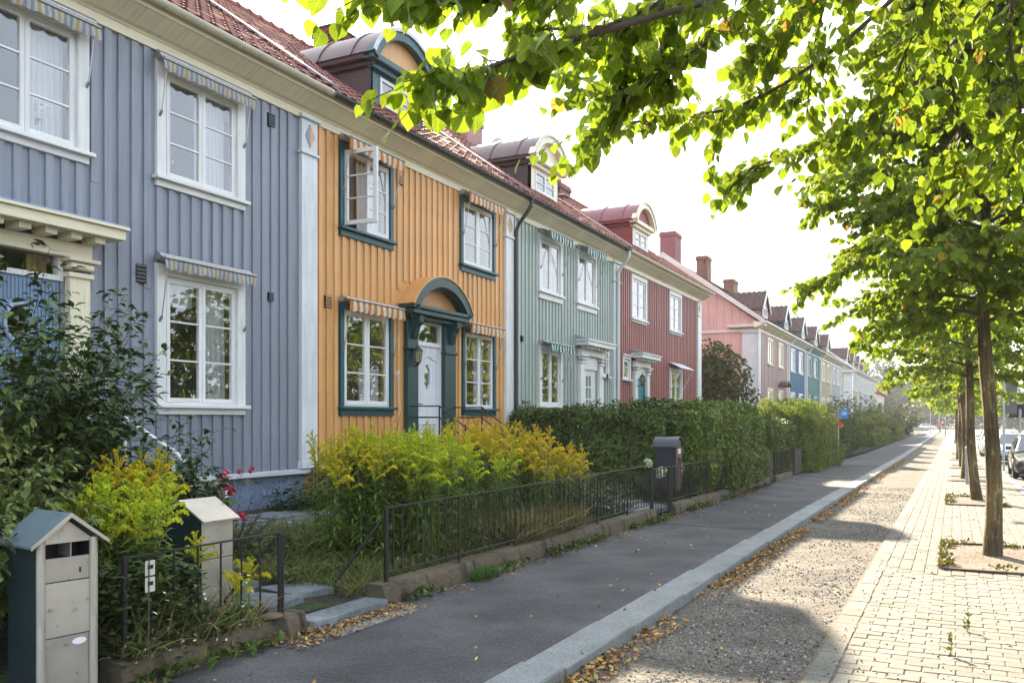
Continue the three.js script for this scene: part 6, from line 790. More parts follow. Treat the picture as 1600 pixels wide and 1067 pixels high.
limeTree(0.43, 12.95, 'lime tree with the thickest bare trunk in a square gravel bed', { r: 0.112, H: 8.2, cb: 3.05, rad: 2.0, n: 66, twigs: 34, leaf: 0.1, every: 0.032, lean: [-0.012, 0], fine: true });
limeTree(0.49, 22.4, 'lime tree with the leaning trunk in a weedy bed', { r: 0.12, H: 7.6, cb: 2.7, rad: 2.0, n: 50, twigs: 26, leaf: 0.1, every: 0.043, lean: [-0.075, 0.01] });
limeTree(0.32, 31.4, 'lime tree just past the slim lamp post', { r: 0.13, H: 7.4, cb: 2.7, rad: 2.0, n: 40, twigs: 20, leaf: 0.13, every: 0.06, lean: [-0.02, 0] });
treeS.slice(4, 11).forEach((s, i) => limeTree(0.3 - 0.05 * (i % 3), s, 'one of the farther lime trees lining the paving past the lamp post', { r: 0.13, H: rr(6.8, 7.6), cb: 2.6, rad: 2.2, n: 24, twigs: 12, leaf: 0.2, every: 0.11 }));

function bush(name, label, category, x, s, o) {               // stems fan out from the ground and carry leaves all along
  if (s > 45) o = { ...o, leaf: o.leaf * 1.5 };
  const t = thing(name, label, category, [x, gardenY(Math.min(x, -4.75), s) - 0.03, -s], 0, o.group), L = new Leaves(), stems = [];
  for (let i = 0; i < o.n; i++) {
    const a = rr(0, 6.28), spread = Math.sqrt(R()), h = o.h * rr(0.55, 1) * (1 - 0.35 * spread * (o.dome ?? 1)), d = V(Math.cos(a) * spread * o.rad / o.h * 1.1, 1, Math.sin(a) * spread * o.rad / o.h * 1.1).normalize(), p = V(Math.cos(a) * 0.18 * o.rad, 0, Math.sin(a) * 0.18 * o.rad), pts = [], n = 8; if (o.shift) d.add(V(...o.shift)).normalize();
    for (let j = 0; j <= n; j++) { pts.push(p.clone()); p.addScaledVector(d, h / n); d.addScaledVector(V(Math.cos(a), -0.25, Math.sin(a)), (o.arch ?? 0.06) * spread).addScaledVector(rv(), 0.06).normalize(); }
    stems.push(taper(pts, o.stem ?? 0.009, 0.002, 4)); let side = 1;
    for (let k = 0, m = h * (1 - o.bare) / o.every; k < m; k++) {
      const f = mix(o.bare, 1, (k + R() * 0.5) / m), q = Math.min(n - 1, Math.floor(f * n)), b = pts[q].clone().lerp(pts[q + 1], f * n - q), tn = pts[q + 1].clone().sub(pts[q]).normalize(), ang = k * 2.4, u = V(Math.cos(ang), 0, Math.sin(ang)).addScaledVector(tn, o.rise ?? 0.3).add(V(0, -(o.hang ?? 0.2), 0)).addScaledVector(rv(), 0.25);
      if (o.twig && R() < 0.5) { const e = b.clone().addScaledVector(u, o.twig * R()); for (let z = 0; z < 4; z++) L.add(b.clone().lerp(e, (z + 1) / 4).addScaledVector(rv(), 0.02), u.clone().addScaledVector(rv(), 0.7), V(0, 1, 0).addScaledVector(rv(), 0.5), o.leaf * rr(0.7, 1.15) * (1 - 0.3 * f), tint(o.col, o.vary ?? 0.3, o.yellow ?? 0.3)); }
      L.add(b, u, V(0, 1, 0).addScaledVector(rv(), 0.45), o.leaf * rr(0.75, 1.15) * (1 - 0.45 * f * f), tint(o.col, o.vary ?? 0.3, o.yellow ?? 0.3));
    }
  }
  mesh('stems', join(stems), o.stemMat ?? twig, t); L.build('foliage', o.geo ?? ovateLeaf, o.mat ?? shrubMat, t); return { t, L };
}
function hedge(label, b, o) {                                 // [x0, x1, y0, y1, s0, s1]: leaves over every face, thinner inside
  const [x0, x1, y0, y1, s0, s1] = b, t = thing(o.name ?? 'hedge', label, 'hedge', [(x0 + x1) / 2, G((s0 + s1) / 2), -(s0 + s1) / 2], 0, o.group), L = new Leaves(), X = (x1 - x0) / 2, Z = (s1 - s0) / 2, stems = [], off = V((x0 + x1) / 2, 0, -(s0 + s1) / 2);
  const faces = [[1, 0, 0, 2 * Z * (y1 - y0)], [-1, 0, 0, 0.35 * 2 * Z * (y1 - y0)], [0, 0, 1, 2 * X * (y1 - y0)], [0, 0, -1, 0.6 * 2 * X * (y1 - y0)], [0, 1, 0, 4 * X * Z]];
  for (const [nx, ny, nz, area] of faces) for (let i = 0, n = area * o.den; i < n; i++) {
    const u = rr(-1, 1), v = R(), p = V(nx ? nx * X : rr(-X, X), ny ? y1 : mix(y0, y1, v), nz ? nz * Z : rr(-Z, Z)), w = off.clone().add(p), bump = (o.rough ?? 0.16) * 2 * (fbm(((w.x + w.y * 0.7 + 60) % 12) / 12, ((w.z + w.y + 200) % 12) / 12, 14, 14, 3, 200) - 0.45), deep = -Math.pow(R(), 2) * 0.28 + bump; p.add(V(nx * deep, ny * deep, nz * deep)); const round = Math.max(0, Math.abs(p.x) / X - 0.75) * Math.max(0, (p.y - y0) / (y1 - y0) - 0.75) * 4 * (o.round ?? 0.2); p.y -= round;
    L.add(p, V(nx * 0.6, ny * 0.3 - 0.35, nz * 0.6).addScaledVector(rv(), 0.7), V(nx, ny + 0.5, nz).addScaledVector(rv(), 0.6), o.leaf * rr(0.7, 1.15), tint(o.col, 0.3, o.yellow ?? 0.3));
  }
  for (let i = 0; i < X * Z * (o.stemDen ?? 60); i++) { const a = V(rr(-X, X) * 0.8, y0 - 0.1, rr(-Z, Z) * 0.95), c = a.clone().add(V(rr(-0.3, 0.3), (y1 - y0) * rr(0.75, 1.0), rr(-0.3, 0.3))); stems.push(taper([a, a.clone().lerp(c, 0.4).addScaledVector(rv(), 0.08), a.clone().lerp(c, 0.75).addScaledVector(rv(), 0.1), c], 0.016, 0.004, 4)); }
  for (let i = 0, n = 8 * X * Z * (y1 - y0) * (o.inner ?? 500); i < n; i++) L.add(V(rr(-X, X) * 0.9, mix(y0, y1 - 0.05, R()), rr(-Z, Z) * 0.95), rv(), V(0, 1, 0).add(rv(0.8)), o.leaf * rr(0.8, 1.3), tint(o.col, 0.25, 0.1));
  mesh('branches', join(stems), twig, t); L.build('foliage', o.geo ?? ovateLeaf, o.mat ?? shrubMat, t); return t;
}
R = rng(211);
bush('shrub', 'tall dark leaved shrub with upright shoots in front of the blue door', 'shrub', -6.6, 4.05, { n: 200, h: 3.0, rad: 1.15, leaf: 0.115, every: 0.038, bare: 0.06, col: [0.065, 0.125, 0.035], hang: 0.15, rise: 0.35, mat: glossy, stemMat: twig, stem: 0.012, dome: 0.55, twig: 0.22, yellow: 0.4 });
bush('shrub', 'dark leaved shrub spreading low below the blue house window', 'shrub', -6.75, 5.2, { n: 210, h: 1.85, rad: 1.2, leaf: 0.105, every: 0.036, bare: 0.08, col: [0.06, 0.12, 0.035], mat: glossy, stem: 0.01, twig: 0.25, shift: [0.1, 0, -0.15] });
bush('shrub', 'pale green shrub drooping over the house shaped mailbox', 'shrub', -5.7, 3.2, { n: 260, h: 1.95, rad: 0.85, leaf: 0.085, every: 0.034, bare: 0.05, col: [0.19, 0.27, 0.09], hang: 0.5, arch: 0.12, mat: shrubMat, stem: 0.008, twig: 0.14 });
bush('shrub', 'low leafy shrub growing at the dark side of the house shaped mailbox', 'shrub', -5.25, 2.55, { n: 90, h: 1.15, rad: 0.5, leaf: 0.085, every: 0.035, bare: 0.0, col: [0.1, 0.17, 0.04], mat: glossy, stem: 0.007, yellow: 0.6 });
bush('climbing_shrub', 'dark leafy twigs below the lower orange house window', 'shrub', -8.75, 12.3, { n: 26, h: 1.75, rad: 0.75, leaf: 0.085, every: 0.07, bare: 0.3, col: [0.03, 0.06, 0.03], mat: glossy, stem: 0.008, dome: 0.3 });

// goldenrod: leafy stems with arching yellow plumes
const plumeGeo = (() => { const R0 = R; R = rng(5); const list = []; for (let i = 0; i < 64; i++) { const f = i / 63, a = f * 1.5, p = V(0, 0.0, 0).add(V(Math.sin(a) * 0.66, 0.34 * Math.sin(a * 1.25) - 0.12 * f * f, 0)), g = new THREE.TetrahedronGeometry(0.02 + 0.03 * R(), 0); g.rotateX(rr(0, 6)); g.rotateY(rr(0, 6)); g.scale(1, 1.2, 1); g.translate(p.x, p.y + rr(-0.01, 0.09), rr(-0.07, 0.07)); list.push(g); } R = R0; return join(list); })();
function goldenrod(label, spots, o) {
  const t = thing('goldenrod_clump', label, 'goldenrod', [spots[0][0], gardenY(spots[0][0], spots[0][1]), -spots[0][1]], 0, 'goldenrod clumps in the front gardens'), base = t.position, stems = [], L = new Leaves(), P = [], C = [], q = new THREE.Quaternion(), e = new THREE.Euler();
  for (const [x, s, h, hue] of spots) {
    const p = V(x, gardenY(x, s) - 0.03, -s).sub(base), d = V(rr(-0.1, 0.1), 1, rr(-0.1, 0.1)), pts = [], n = 6; for (let j = 0; j <= n; j++) { pts.push(p.clone()); p.addScaledVector(d, h / n); d.addScaledVector(V(rr(-1, 1), 0, rr(-1, 1)), 0.05); } stems.push(taper(pts, 0.006, 0.003, 4));
    for (let k = 0; k < h * 0.8 / 0.0095; k++) { const f = mix(0.05, 0.86, R()), i = Math.min(n - 1, Math.floor(f * n)), b = pts[i].clone().lerp(pts[i + 1], f * n - i), a = k * 2.4, dry = f < 0.2 && R() < 0.35; L.add(b, V(Math.cos(a), rr(0.1, 0.75), Math.sin(a)), V(0, 1, 0).addScaledVector(rv(), 0.3), rr(0.11, 0.17) * (1.1 - 0.35 * f), dry ? tint([0.2, 0.14, 0.04]) : tint([0.14, 0.24, 0.04], 0.3, 0.4)); }
    const m = o.plumes ?? 12; for (let k = 0; k < m; k++) { const f = k / m, i = 0.74 + 0.26 * f, z = Math.min(n - 1, Math.floor(i * n)), b = pts[z].clone().lerp(pts[z + 1], i * n - z), len = mix(0.27, 0.07, f) * rr(0.75, 1.25) * (o.big ?? 1); e.set(0, k * 2.4, rr(-0.1, 0.35) + f * 0.8, 'YXZ'); P.push(new THREE.Matrix4().compose(b, q.setFromEuler(e), V(len, len, len))); const y = clamp(hue + rr(-0.25, 0.25), 0, 1), kk = rr(0.8, 1.15); C.push(lin(mix(0.44, 0.68, y) * kk, mix(0.55, 0.46, y) * kk, 0.024)); }
  }
  mesh('stems', join(stems), stemGreen, t); L.build('foliage', lanceLeaf, shrubMat, t); copies('flower_plumes', plumeGeo, leafMat({ map: null, roughness: 0.9, transmission: 0.25 }), P, t, C).userData.kind = 'stuff'; return t;
}
R = rng(307);
const patchSpots = (n, x0, x1, s0, s1, h0, h1, hue) => Array.from({ length: n }, () => { const x = rr(x0, x1), s = rr(s0, s1); return [x, s, rr(h0, h1), typeof hue === 'function' ? hue(s) : hue]; });
goldenrod('tall green yellow goldenrod in front of the orange house pilaster', patchSpots(46, -6.3, -5.2, 7.1, 8.3, 1.1, 1.5, 0.5), {});
goldenrod('lemon yellow goldenrod pressing against the long railing', patchSpots(56, -5.9, -4.85, 7.6, 9.5, 1.1, 1.55, 0.12), { big: 1.05 });
goldenrod('deep gold goldenrod below the orange house steps', patchSpots(58, -6.2, -4.85, 9.3, 11.2, 1.15, 1.6, 0.8), { big: 1.05 });
goldenrod('ochre tipped goldenrod leaning out at the hedge end of the patch', patchSpots(26, -5.5, -4.85, 10.8, 11.9, 0.9, 1.3, 0.7), {});
goldenrod('small goldenrod with bright plumes between the two metal mailboxes', [...patchSpots(12, -5.35, -4.85, 3.85, 4.4, 0.95, 1.18, 0.1), ...patchSpots(12, -5.9, -5.4, 4.45, 5.0, 1.1, 1.38, 0.6)], { big: 1.1 });
goldenrod('two broken goldenrod sprays leaning through the short railing', [[-4.72, 4.95, 0.5, 0.5], [-4.7, 4.8, 0.42, 0.5], [-4.75, 4.55, 0.75, 0.4]], { plumes: 12 });

// hedges and other shrubs
R = rng(401);
const HB = [0.15, 0.235, 0.036];
hedge('dark hornbeam hedge running from the green house down to the railing', [-9.0, -5.3, 0.15, 2.02, 17.6, 18.6], { den: 1000, leaf: 0.09, col: [0.09, 0.15, 0.03], inner: 350, rough: 0.42, mat: glossy });
hedge('hornbeam hedge along the railing in front of the green house', [-5.75, -4.72, 0.12, 1.98, 18.3, 24.4], { den: 950, leaf: 0.085, col: HB, rough: 0.45, inner: 300 });
hedge('hornbeam twigs and leaves pushing out over the railing beside the dark mailbox', [-4.72, -4.45, 0.25, 1.25, 19.6, 23.9], { den: 420, leaf: 0.08, col: [0.12, 0.19, 0.032], rough: 0.5, inner: 200 });
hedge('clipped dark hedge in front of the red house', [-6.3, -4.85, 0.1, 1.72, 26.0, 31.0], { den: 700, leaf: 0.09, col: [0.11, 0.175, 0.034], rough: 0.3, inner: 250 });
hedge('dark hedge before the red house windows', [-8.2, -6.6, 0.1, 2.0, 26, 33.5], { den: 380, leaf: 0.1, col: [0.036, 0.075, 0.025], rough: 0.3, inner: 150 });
{ // big sunlit bush: clipped below, loose shoots above
  hedge('sunlit yellow green bush with loose shoots at the pavement bend', [-6.2, -4.5, -0.1, 2.3, 31.2, 38.4], { name: 'bush', den: 620, leaf: 0.1, col: [0.2, 0.29, 0.045], rough: 0.6, inner: 150, mat: limeMat, round: 0.8 });
  for (const [x, s, h] of [[-5.4, 32.6, 2.7], [-5.2, 34.5, 3.0], [-5.5, 36.4, 3.05]]) bush('arching_bush', 'pale feathery shoots rising from the sunlit bush', 'bush', x, s, { n: 120, h: h + 0.25, rad: 1.5, leaf: 0.12, every: 0.07, bare: 0.45, col: [0.3, 0.36, 0.09], mat: limeMat, arch: 0.12, group: 'feathery shoots on the sunlit bush' });
}
{ const t = thing('garden_umbrella', 'folded pale green garden parasol behind the hedge', 'parasol', [-7.6, gardenY(-7.6, 36), -35.2]); mesh('canopy', rod(V(0, 1.2, 0), V(0, 2.45, 0), 0.28, 0.02, 10), paint(0.22, 0.4, 0.3), t); mesh('pole', rod(V(0, 0, 0), V(0, 2.5, 0), 0.025), white, t); }
// farther front gardens, alternately clipped and loose
R = rng(503);
hedge('dark clipped hedge past the utility cabinet', [-7, -4.95, -0.2, 2.1, 44.0, 50.5], { den: 330, leaf: 0.13, col: [0.08, 0.13, 0.03], rough: 0.4, inner: 60 });
bush('shrub', 'tall loose shrub behind the dark clipped hedge', 'shrub', -6.5, 49.5, { n: 110, h: 3.6, rad: 2.1, leaf: 0.16, every: 0.12, bare: 0.1, col: [0.12, 0.18, 0.035], mat: limeMat, twig: 0.4, stem: 0.02 });
bush('shrub', 'yellow green arching shrub before the bright blue row house', 'shrub', -5.9, 55.5, { n: 120, h: 3.3, rad: 2.3, leaf: 0.18, every: 0.13, bare: 0.1, col: [0.22, 0.29, 0.04], twig: 0.45, mat: limeMat, stem: 0.02 });
bush('shrub', 'dull green shrub before the teal row house', 'shrub', -6.3, 63, { n: 110, h: 4.2, rad: 2.6, leaf: 0.2, every: 0.15, bare: 0.1, col: [0.15, 0.2, 0.05], mat: limeMat, twig: 0.5, stem: 0.025 });
hedge('clipped hedge with rounded top before the cream house', [-6.4, -4.9, -0.3, 1.25, 66, 73], { den: 200, leaf: 0.15, col: [0.14, 0.21, 0.035], rough: 0.15, inner: 30 });
hedge('second clipped hedge with rounded top before the grey house', [-6.4, -4.9, -0.3, 1.25, 74, 82], { den: 180, leaf: 0.15, col: [0.15, 0.22, 0.035], rough: 0.15, inner: 30 });
bush('shrub', 'olive green shrub rising behind the clipped hedges', 'shrub', -7.0, 74, { n: 110, h: 4.6, rad: 2.9, leaf: 0.22, every: 0.17, bare: 0.1, col: [0.16, 0.2, 0.05], mat: limeMat, twig: 0.5, stem: 0.03 });
bush('shrub', 'bright green shrub at the end of the grey row house', 'shrub', -6.4, 88, { n: 110, h: 4.2, rad: 3.0, leaf: 0.25, every: 0.19, bare: 0.1, col: [0.2, 0.27, 0.04], twig: 0.6, mat: limeMat, stem: 0.03 });
hedge('low bright hedge before the farthest row', [-6.5, -4.9, -0.3, 1.5, 90, 104], { den: 120, leaf: 0.2, col: [0.17, 0.24, 0.04], rough: 0.3, inner: 20 });
bush('shrub', 'dense green shrub before the farthest row of houses', 'shrub', -7.0, 108, { n: 120, h: 4.6, rad: 3.6, leaf: 0.3, every: 0.22, bare: 0.1, col: [0.13, 0.18, 0.04], twig: 0.7, stem: 0.03 });
bush('shrub', 'dense dark shrub near the end of the farthest row', 'shrub', -6.6, 124, { n: 120, h: 5, rad: 4.2, leaf: 0.34, every: 0.25, bare: 0.1, col: [0.1, 0.14, 0.04], twig: 0.8, stem: 0.03 });

function farTree(label, x, s, H, rad, col, o = {}) {          // trees beyond the houses and across the road
  const t = thing('background_tree', label, 'tree', [x, -0.4, -s], 0, o.group), L = new Leaves(), stems = []; mesh('trunk', taper([V(0, 0, 0), V(0.1, H * 0.3, 0), V(0, H * 0.7, 0.1)], 0.028 * H, 0.008 * H, 8), bark, t);
  for (let i = 0; i < 26; i++) { const a = i * 2.4, f = i / 25, y = mix(H * (o.cb ?? 0.28), H * 0.95, f), r = rad * Math.sqrt(Math.max(0.05, 1 - (2 * f - 0.75) ** 2 * 0.75)), c = V(Math.cos(a) * r * 0.65, y, Math.sin(a) * r * 0.65); stems.push(taper([V(0, y * 0.75, 0), c.clone().multiplyScalar(0.5).setY(mix(y * 0.75, y, 0.7)), c], 0.05, 0.01, 4)); for (let k = 0; k < (o.k ?? 90); k++) { const d = rv().normalize(), p = c.clone().addScaledVector(d, rad * 0.42 * Math.cbrt(R())); L.add(p, d.clone().addScaledVector(rv(), 0.6).add(V(0, -0.3, 0)), V(0, 1, 0).add(rv(0.8)), (o.leaf ?? 0.3) * rr(0.7, 1.2), tint(col)); } }
  mesh('branches', join(stems), twig, t); L.build('crown', clumpLeaf, limeMat, t); return t;
}
R = rng(599);
farTree('dark bushy tree standing between the red and pink gables', -9.9, 40.6, 5.3, 2.0, [0.1, 0.125, 0.03], { leaf: 0.16, k: 260, cb: 0.12 });
farTree('smaller dark tree beside the pink gable', -11.6, 39.5, 4.4, 1.6, [0.055, 0.09, 0.028], { leaf: 0.17, k: 220, cb: 0.1 });
R = rng(601);
const fg = 'trees beyond the street end';
for (const [x, s, H, r] of [[-14, 246, 11, 5], [-5, 258, 12, 5.5], [4, 262, 12, 5], [13, 255, 11, 5], [-23, 262, 12, 6]]) farTree('dark tree closing the far end of the street', x, s, H, r, [0.045, 0.075, 0.03], { leaf: 0.7, k: 70, cb: 0.1, group: fg });
for (const [x, s, H, r] of [[-30, 300, 21, 8], [-20, 310, 22, 8], [-10, 300, 17, 7], [-40, 290, 18, 7]]) farTree('tall hazy tree rising above the red roof', x, s, H, r, [0.075, 0.11, 0.05], { leaf: 0.9, k: 70, cb: 0.15, group: fg });
for (const [x, s, H, r] of [[14.5, 60, 8.5, 3.4], [15, 72, 9, 3.6], [14.2, 86, 9, 3.8], [15.5, 100, 9.5, 4], [14, 116, 9, 4], [13, 134, 9, 4], [15, 46, 8.5, 3.4], [15, 32, 8, 3.3], [14.5, 20, 8.3, 3.4], [15, 8, 8.5, 3.4]]) farTree('leafy tree on the other side of the road', x, s, H, r, [0.17, 0.23, 0.03], { leaf: 0.3, k: 110, cb: 0.22, group: 'trees across the road' });

// ---------------------------------------------------------------- low plants in the gardens
R = rng(701);
function ground_cover(name, label, cat, n, at, size, cols, geo, mat, up = 0.7, kind = 'stuff') {
  const L = new Leaves(); for (let i = 0; i < n; i++) { const p = at(i); if (!p) continue; L.add(V(p[0], p[1], -p[2]), V(rr(-1, 1), up * rr(0.6, 1.5), rr(-1, 1)), V(0, 1, 0).addScaledVector(rv(), 0.5), rr(...size), tint(cols[R() * cols.length | 0])); }
  const m = L.build(name, geo, mat); m.userData.kind = kind; return tag(m, label, cat);
}
const inG = (x, s) => gardenY(x, s) + 0.01;
ground_cover('grass', 'rough grass around the stone path before the goldenrod', 'grass', 9000, () => { const x = -4.75 - Math.pow(R(), 1.1) * 3, s = rr(6.2, 9.5); if (x < -6 && s < 7.4 && R() < 0.7) return null; return [x, inG(x, s), s]; }, [0.1, 0.26], [[0.07, 0.12, 0.025], [0.1, 0.14, 0.03], [0.17, 0.15, 0.06]], blade, grassMat, 1.6);
ground_cover('ground_cover', 'dark leafy ground cover beside the stone slabs', 'ground cover', 5200, () => { const x = rr(-7.2, -4.8), s = rr(5.9, 8.2), d = fbm(((x + 20) % 8) / 8, (s % 8) / 8, 10, 10, 3, 210); if (d < 0.42 || (x < -5.6 && x > -7 && s < 6.6)) return null; return [x, inG(x, s) + R() * 0.14, s]; }, [0.035, 0.075], [[0.07, 0.12, 0.03], [0.09, 0.14, 0.035]], ovateLeaf, glossy, 0.3);
ground_cover('weeds', 'tangled weeds and ivy between the mailboxes and the low wall', 'weeds', 7500, () => { const s = rr(3.68, 4.62), x = -4.5 - Math.pow(R(), 0.8) * 0.85, h = 0.62 * Math.pow(R(), 1.3) * (s > 4.35 ? 0.4 : 1); return [x, G(s) + 0.1 + h, s]; }, [0.03, 0.075], [[0.05, 0.09, 0.03], [0.07, 0.12, 0.03], [0.1, 0.14, 0.04]], ovateLeaf, shrubMat, 0.3);
ground_cover('grass', 'long grass blades hanging over the wall by the mailboxes', 'grass', 380, () => { const s = rr(3.72, 4.9), x = rr(-4.85, -4.5); return [x, G(s) + 0.15, s]; }, [0.12, 0.4], [[0.12, 0.16, 0.04], [0.24, 0.2, 0.09]], blade, grassMat, 1.4);
ground_cover('weeds', 'green weeds along the foot of the concrete wall', 'weeds', 4200, () => { const s = rr(3.7, 24), d = fbm((s % 20) / 20, 0.5, 26, 4, 3, 220); if (R() > (d - 0.42) * 4) return null; return [-4.5 + Math.pow(R(), 2) * 0.16, G(s) + 0.01 + R() * 0.06, s]; }, [0.03, 0.09], [[0.07, 0.14, 0.03], [0.1, 0.17, 0.04], [0.14, 0.16, 0.05]], ovateLeaf, shrubMat, 0.8);
ground_cover('grass', 'tuft of fine green grass at the wall foot', 'grass', 700, () => [-4.46 + rr(-0.03, 0.08), G(8.1), 8.1 + rr(-0.2, 0.2)], [0.08, 0.17], [[0.06, 0.15, 0.025]], blade, grassMat, 1.9);
ground_cover('dry_grass', 'straw coloured dry grass behind the long railing', 'dry grass', 3000, () => { const s = rr(9.3, 11.3), x = rr(-5.1, -4.68); return [x, inG(x, s) + R() * 0.12, s]; }, [0.2, 0.46], [[0.3, 0.24, 0.11], [0.2, 0.19, 0.07], [0.13, 0.17, 0.045]], blade, grassMat, 1.7);
ground_cover('ground_cover', 'low green perennials behind the railing before the gate', 'ground cover', 7000, () => { const s = rr(10.9, 14.2), x = rr(-6.4, -4.8), h = 0.5 * R() * (0.5 + fbm(((x + 20) % 8) / 8, (s % 8) / 8, 12, 12, 2, 230)); return [x, inG(x, s) + h, s]; }, [0.04, 0.09], [[0.07, 0.12, 0.03], [0.1, 0.15, 0.04], [0.05, 0.09, 0.025]], ovateLeaf, shrubMat, 0.4);
ground_cover('ground_cover', 'shaded plants filling the garden below the dark hedge', 'ground cover', 9000, () => { const s = rr(11, 17.6), x = rr(-9, -6.3); return [x, inG(x, s) + 0.45 * R(), s]; }, [0.06, 0.12], [[0.09, 0.15, 0.035], [0.11, 0.17, 0.04]], ovateLeaf, shrubMat, 0.4);
ground_cover('ground_cover', 'ivy at the foot of the blue house pilaster', 'ivy', 2400, () => { const s = rr(9.9, 11.8), x = rr(-9.1, -8.2); return [x, inG(x, s) + 0.5 * R() * R() + (s > 11 ? 0.25 * R() : 0), s]; }, [0.06, 0.1], [[0.06, 0.11, 0.03]], ovateLeaf, glossy, 0.2);
for (const [i, a, b] of [[0, 12.95, 1], [1, 22.4, 1]]) ground_cover('weeds', i ? 'weeds in the bed of the leaning lime trunk' : 'yellow green weeds edging the bed of the thickest lime trunk', 'weeds', 1500, () => { const e = R() < 0.5, x = e ? rr(-0.15, 1.0) : rr(-0.15, 0.0), s = e ? a - 1.5 + rr(-0.08, 0.12) + (R() < 0.3 ? 2.3 : 0) : rr(a - 1.5, a + 0.9); if (fbm(((x + 20) % 4) / 4, (s % 4) / 4, 14, 14, 2, 240) < 0.47) return null; return [x, G(s) + PAVE + 0.01 + R() * 0.05, s]; }, [0.03, 0.08], [[0.2, 0.24, 0.05], [0.34, 0.22, 0.06], [0.14, 0.2, 0.04]], ovateLeaf, shrubMat, 0.9);
for (const [x, s, label] of [[0.1, 8.1, 'small weed growing from a joint in the paving'], [-0.02, 7.2, 'tiny weed at a paver edge near the gravel']]) { const t = thing('paving_weed', label, 'weed', [x, G(s) + PAVE - 0.01, -s]), L = new Leaves(); for (let k = 0; k < 34; k++) { const y = R() * 0.16; L.add(V(rr(-0.02, 0.02), y, rr(-0.02, 0.02)), V(rr(-1, 1), rr(0.1, 0.9), rr(-1, 1)), V(0, 1, 0).add(rv(0.4)), rr(0.025, 0.05), tint([0.22, 0.27, 0.07])); } mesh('stem', rod(V(0, 0, 0), V(0.01, 0.17, 0), 0.003), stemGreen, t); L.build('leaves', ovateLeaf, shrubMat, t); }
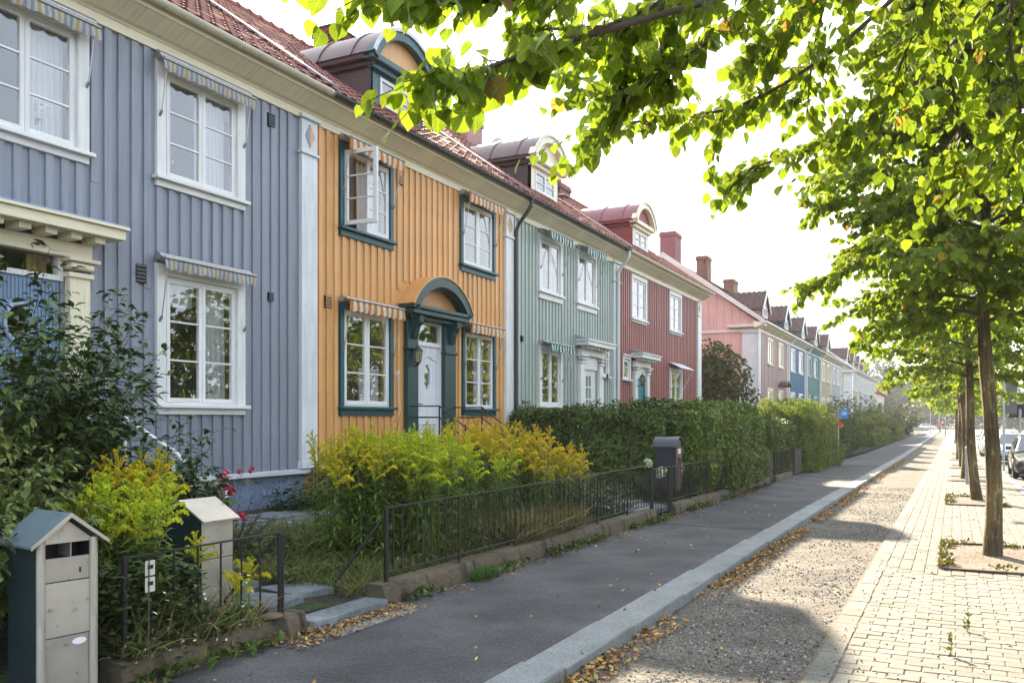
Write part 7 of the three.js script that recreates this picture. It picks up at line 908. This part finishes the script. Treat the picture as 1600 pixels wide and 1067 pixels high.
{ // rose with crimson clusters, hydrangea with white heads
  const rose = bush('rose_bush', 'thin stemmed rose with crimson flower clusters before the blue plinth', 'rose', -6.75, 6.75, { n: 42, h: 0.95, rad: 0.55, leaf: 0.05, every: 0.06, bare: 0.45, col: [0.05, 0.08, 0.03], stem: 0.006, dome: 0.3 }).t;
  const petal = new THREE.IcosahedronGeometry(1, 1); for (const [x, y, z, n, c] of [[0.02, 0.9, 0.05, 8, [0.5, 0.09, 0.17]], [0.06, 0.76, 0.02, 11, [0.42, 0.015, 0.06]], [0.1, 0.5, -0.06, 8, [0.38, 0.01, 0.04]], [-0.1, 0.92, -0.35, 3, [0.3, 0.03, 0.06]]]) for (let i = -1; i < 0; i++) { mesh('flower_stem', taper([V(0, 0, 0), V(x * 0.4 - 0.03, y * 0.5, z * 0.3), V(x, y, z)], 0.006, 0.003, 4), twig, rose); for (let i = 0; i < n; i++) { const g = mesh('rose_flower', petal, std(lin(c[0] * rr(0.8, 1.2), c[1], c[2]), { roughness: 0.8 }), rose); g.scale.set(rr(0.022, 0.034), rr(0.018, 0.026), rr(0.022, 0.034)); g.position.set(x + rr(-0.07, 0.07), y + rr(-0.05, 0.05), z + rr(-0.09, 0.09)); g.rotation.set(R() * 6, R() * 6, 0); } }
  const hy = bush('hydrangea', 'white flowered hydrangea behind the gate mailbox', 'hydrangea', -5.35, 17.0, { n: 46, h: 0.75, rad: 0.6, leaf: 0.12, every: 0.07, bare: 0.1, col: [0.06, 0.11, 0.03], stem: 0.008 }).t, wm = leafMat({ map: null, color: lin(0.62, 0.68, 0.5), roughness: 0.9, transmission: 0.25 }), floret = leafShape([[0, 0.1], [0.4, 0.4], [1, 0.1]], 0.2, 0.2);
  for (let i = 0; i < 15; i++) { const c = V(rr(-0.1, 0.35), rr(0.35, 0.78), R() < 0.65 ? rr(-0.75, -0.3) : rr(0.35, 0.7)), L = new Leaves(); for (let k = 0; k < 90; k++) { const d = rv().normalize(); L.add(c.clone().add(V(d.x * 0.075, d.y * 0.1, d.z * 0.075)), rv(), d, 0.035, lin(1, 1, rr(0.85, 1))); } L.build('flower_head', floret, wm, hy); }
  const small = ground_cover('daisies', 'tiny white daisies among the weeds by the mailboxes', 'daisies', 60, () => { const s = rr(3.75, 4.8), x = rr(-4.6, -4.48); return [x, G(s) + 0.1 + R() * 0.45, s]; }, [0.018, 0.032], [[0.62, 0.6, 0.5]], floret, std(lin(1, 1, 1), { roughness: 0.9 }), 0.5);
}

// potted plants standing on the sills behind the panes
R = rng(811);
for (const [s, y, h, fl, label] of [[8.42, 1.93, 0.4, null, 'green potted plant behind the lower blue house window'], [8.4, 4.92, 0.3, [0.6, 0.2, 0.28], 'pink flowering pot plant behind the upper blue house window next to the pilaster'], [6.55, 4.92, 0.42, [0.75, 0.7, 0.75], 'white orchid behind the upper blue house window above the porch'], [12.3, 1.98, 0.34, null, 'leafy pot plant behind the lower orange house window'], [9.15, 1.93, 0.3, null, 'second green pot plant behind the lower blue house window']]) {
  const t = thing('potted_plant', label, 'potted plant', [FX - 0.3, y, -s]), L = new Leaves(), pot = new THREE.CylinderGeometry(0.075, 0.055, 0.12, 14); pot.translate(0, 0.06, 0); mesh('pot', pot, paint(0.6, 0.6, 0.58), t); mesh('shelf', rbx(-0.12, 0.12, -0.03, 0, -0.3, 0.3, 0.005), white, t); mesh('stalk', rod(V(0, 0.1, 0), V(0.01, h * 0.8, 0), 0.006), stemGreen, t);
  for (let k = 0; k < 60; k++) L.add(V(rr(-0.05, 0.05), 0.12 + R() * h * 0.8, rr(-0.08, 0.08)), V(rr(-1, 1), rr(-0.2, 0.8), rr(-1, 1)), V(0, 1, 0).add(rv(0.4)), rr(0.06, 0.13), tint([0.08, 0.15, 0.035])); L.build('leaves', ovateLeaf, shrubMat, t);
  if (fl) for (let k = 0; k < 7; k++) { const f = mesh('flower', new THREE.IcosahedronGeometry(0.035, 1), std(lin(...fl), { roughness: 0.8 }), t); f.position.set(rr(-0.06, 0.08), h * rr(0.7, 1.1), rr(-0.12, 0.12)); f.scale.y = 0.7; }
}

scene.fog = new THREE.FogExp2(new THREE.Color().setRGB(0.9, 0.93, 0.96), HAZE);
renderer.render(scene, camera);
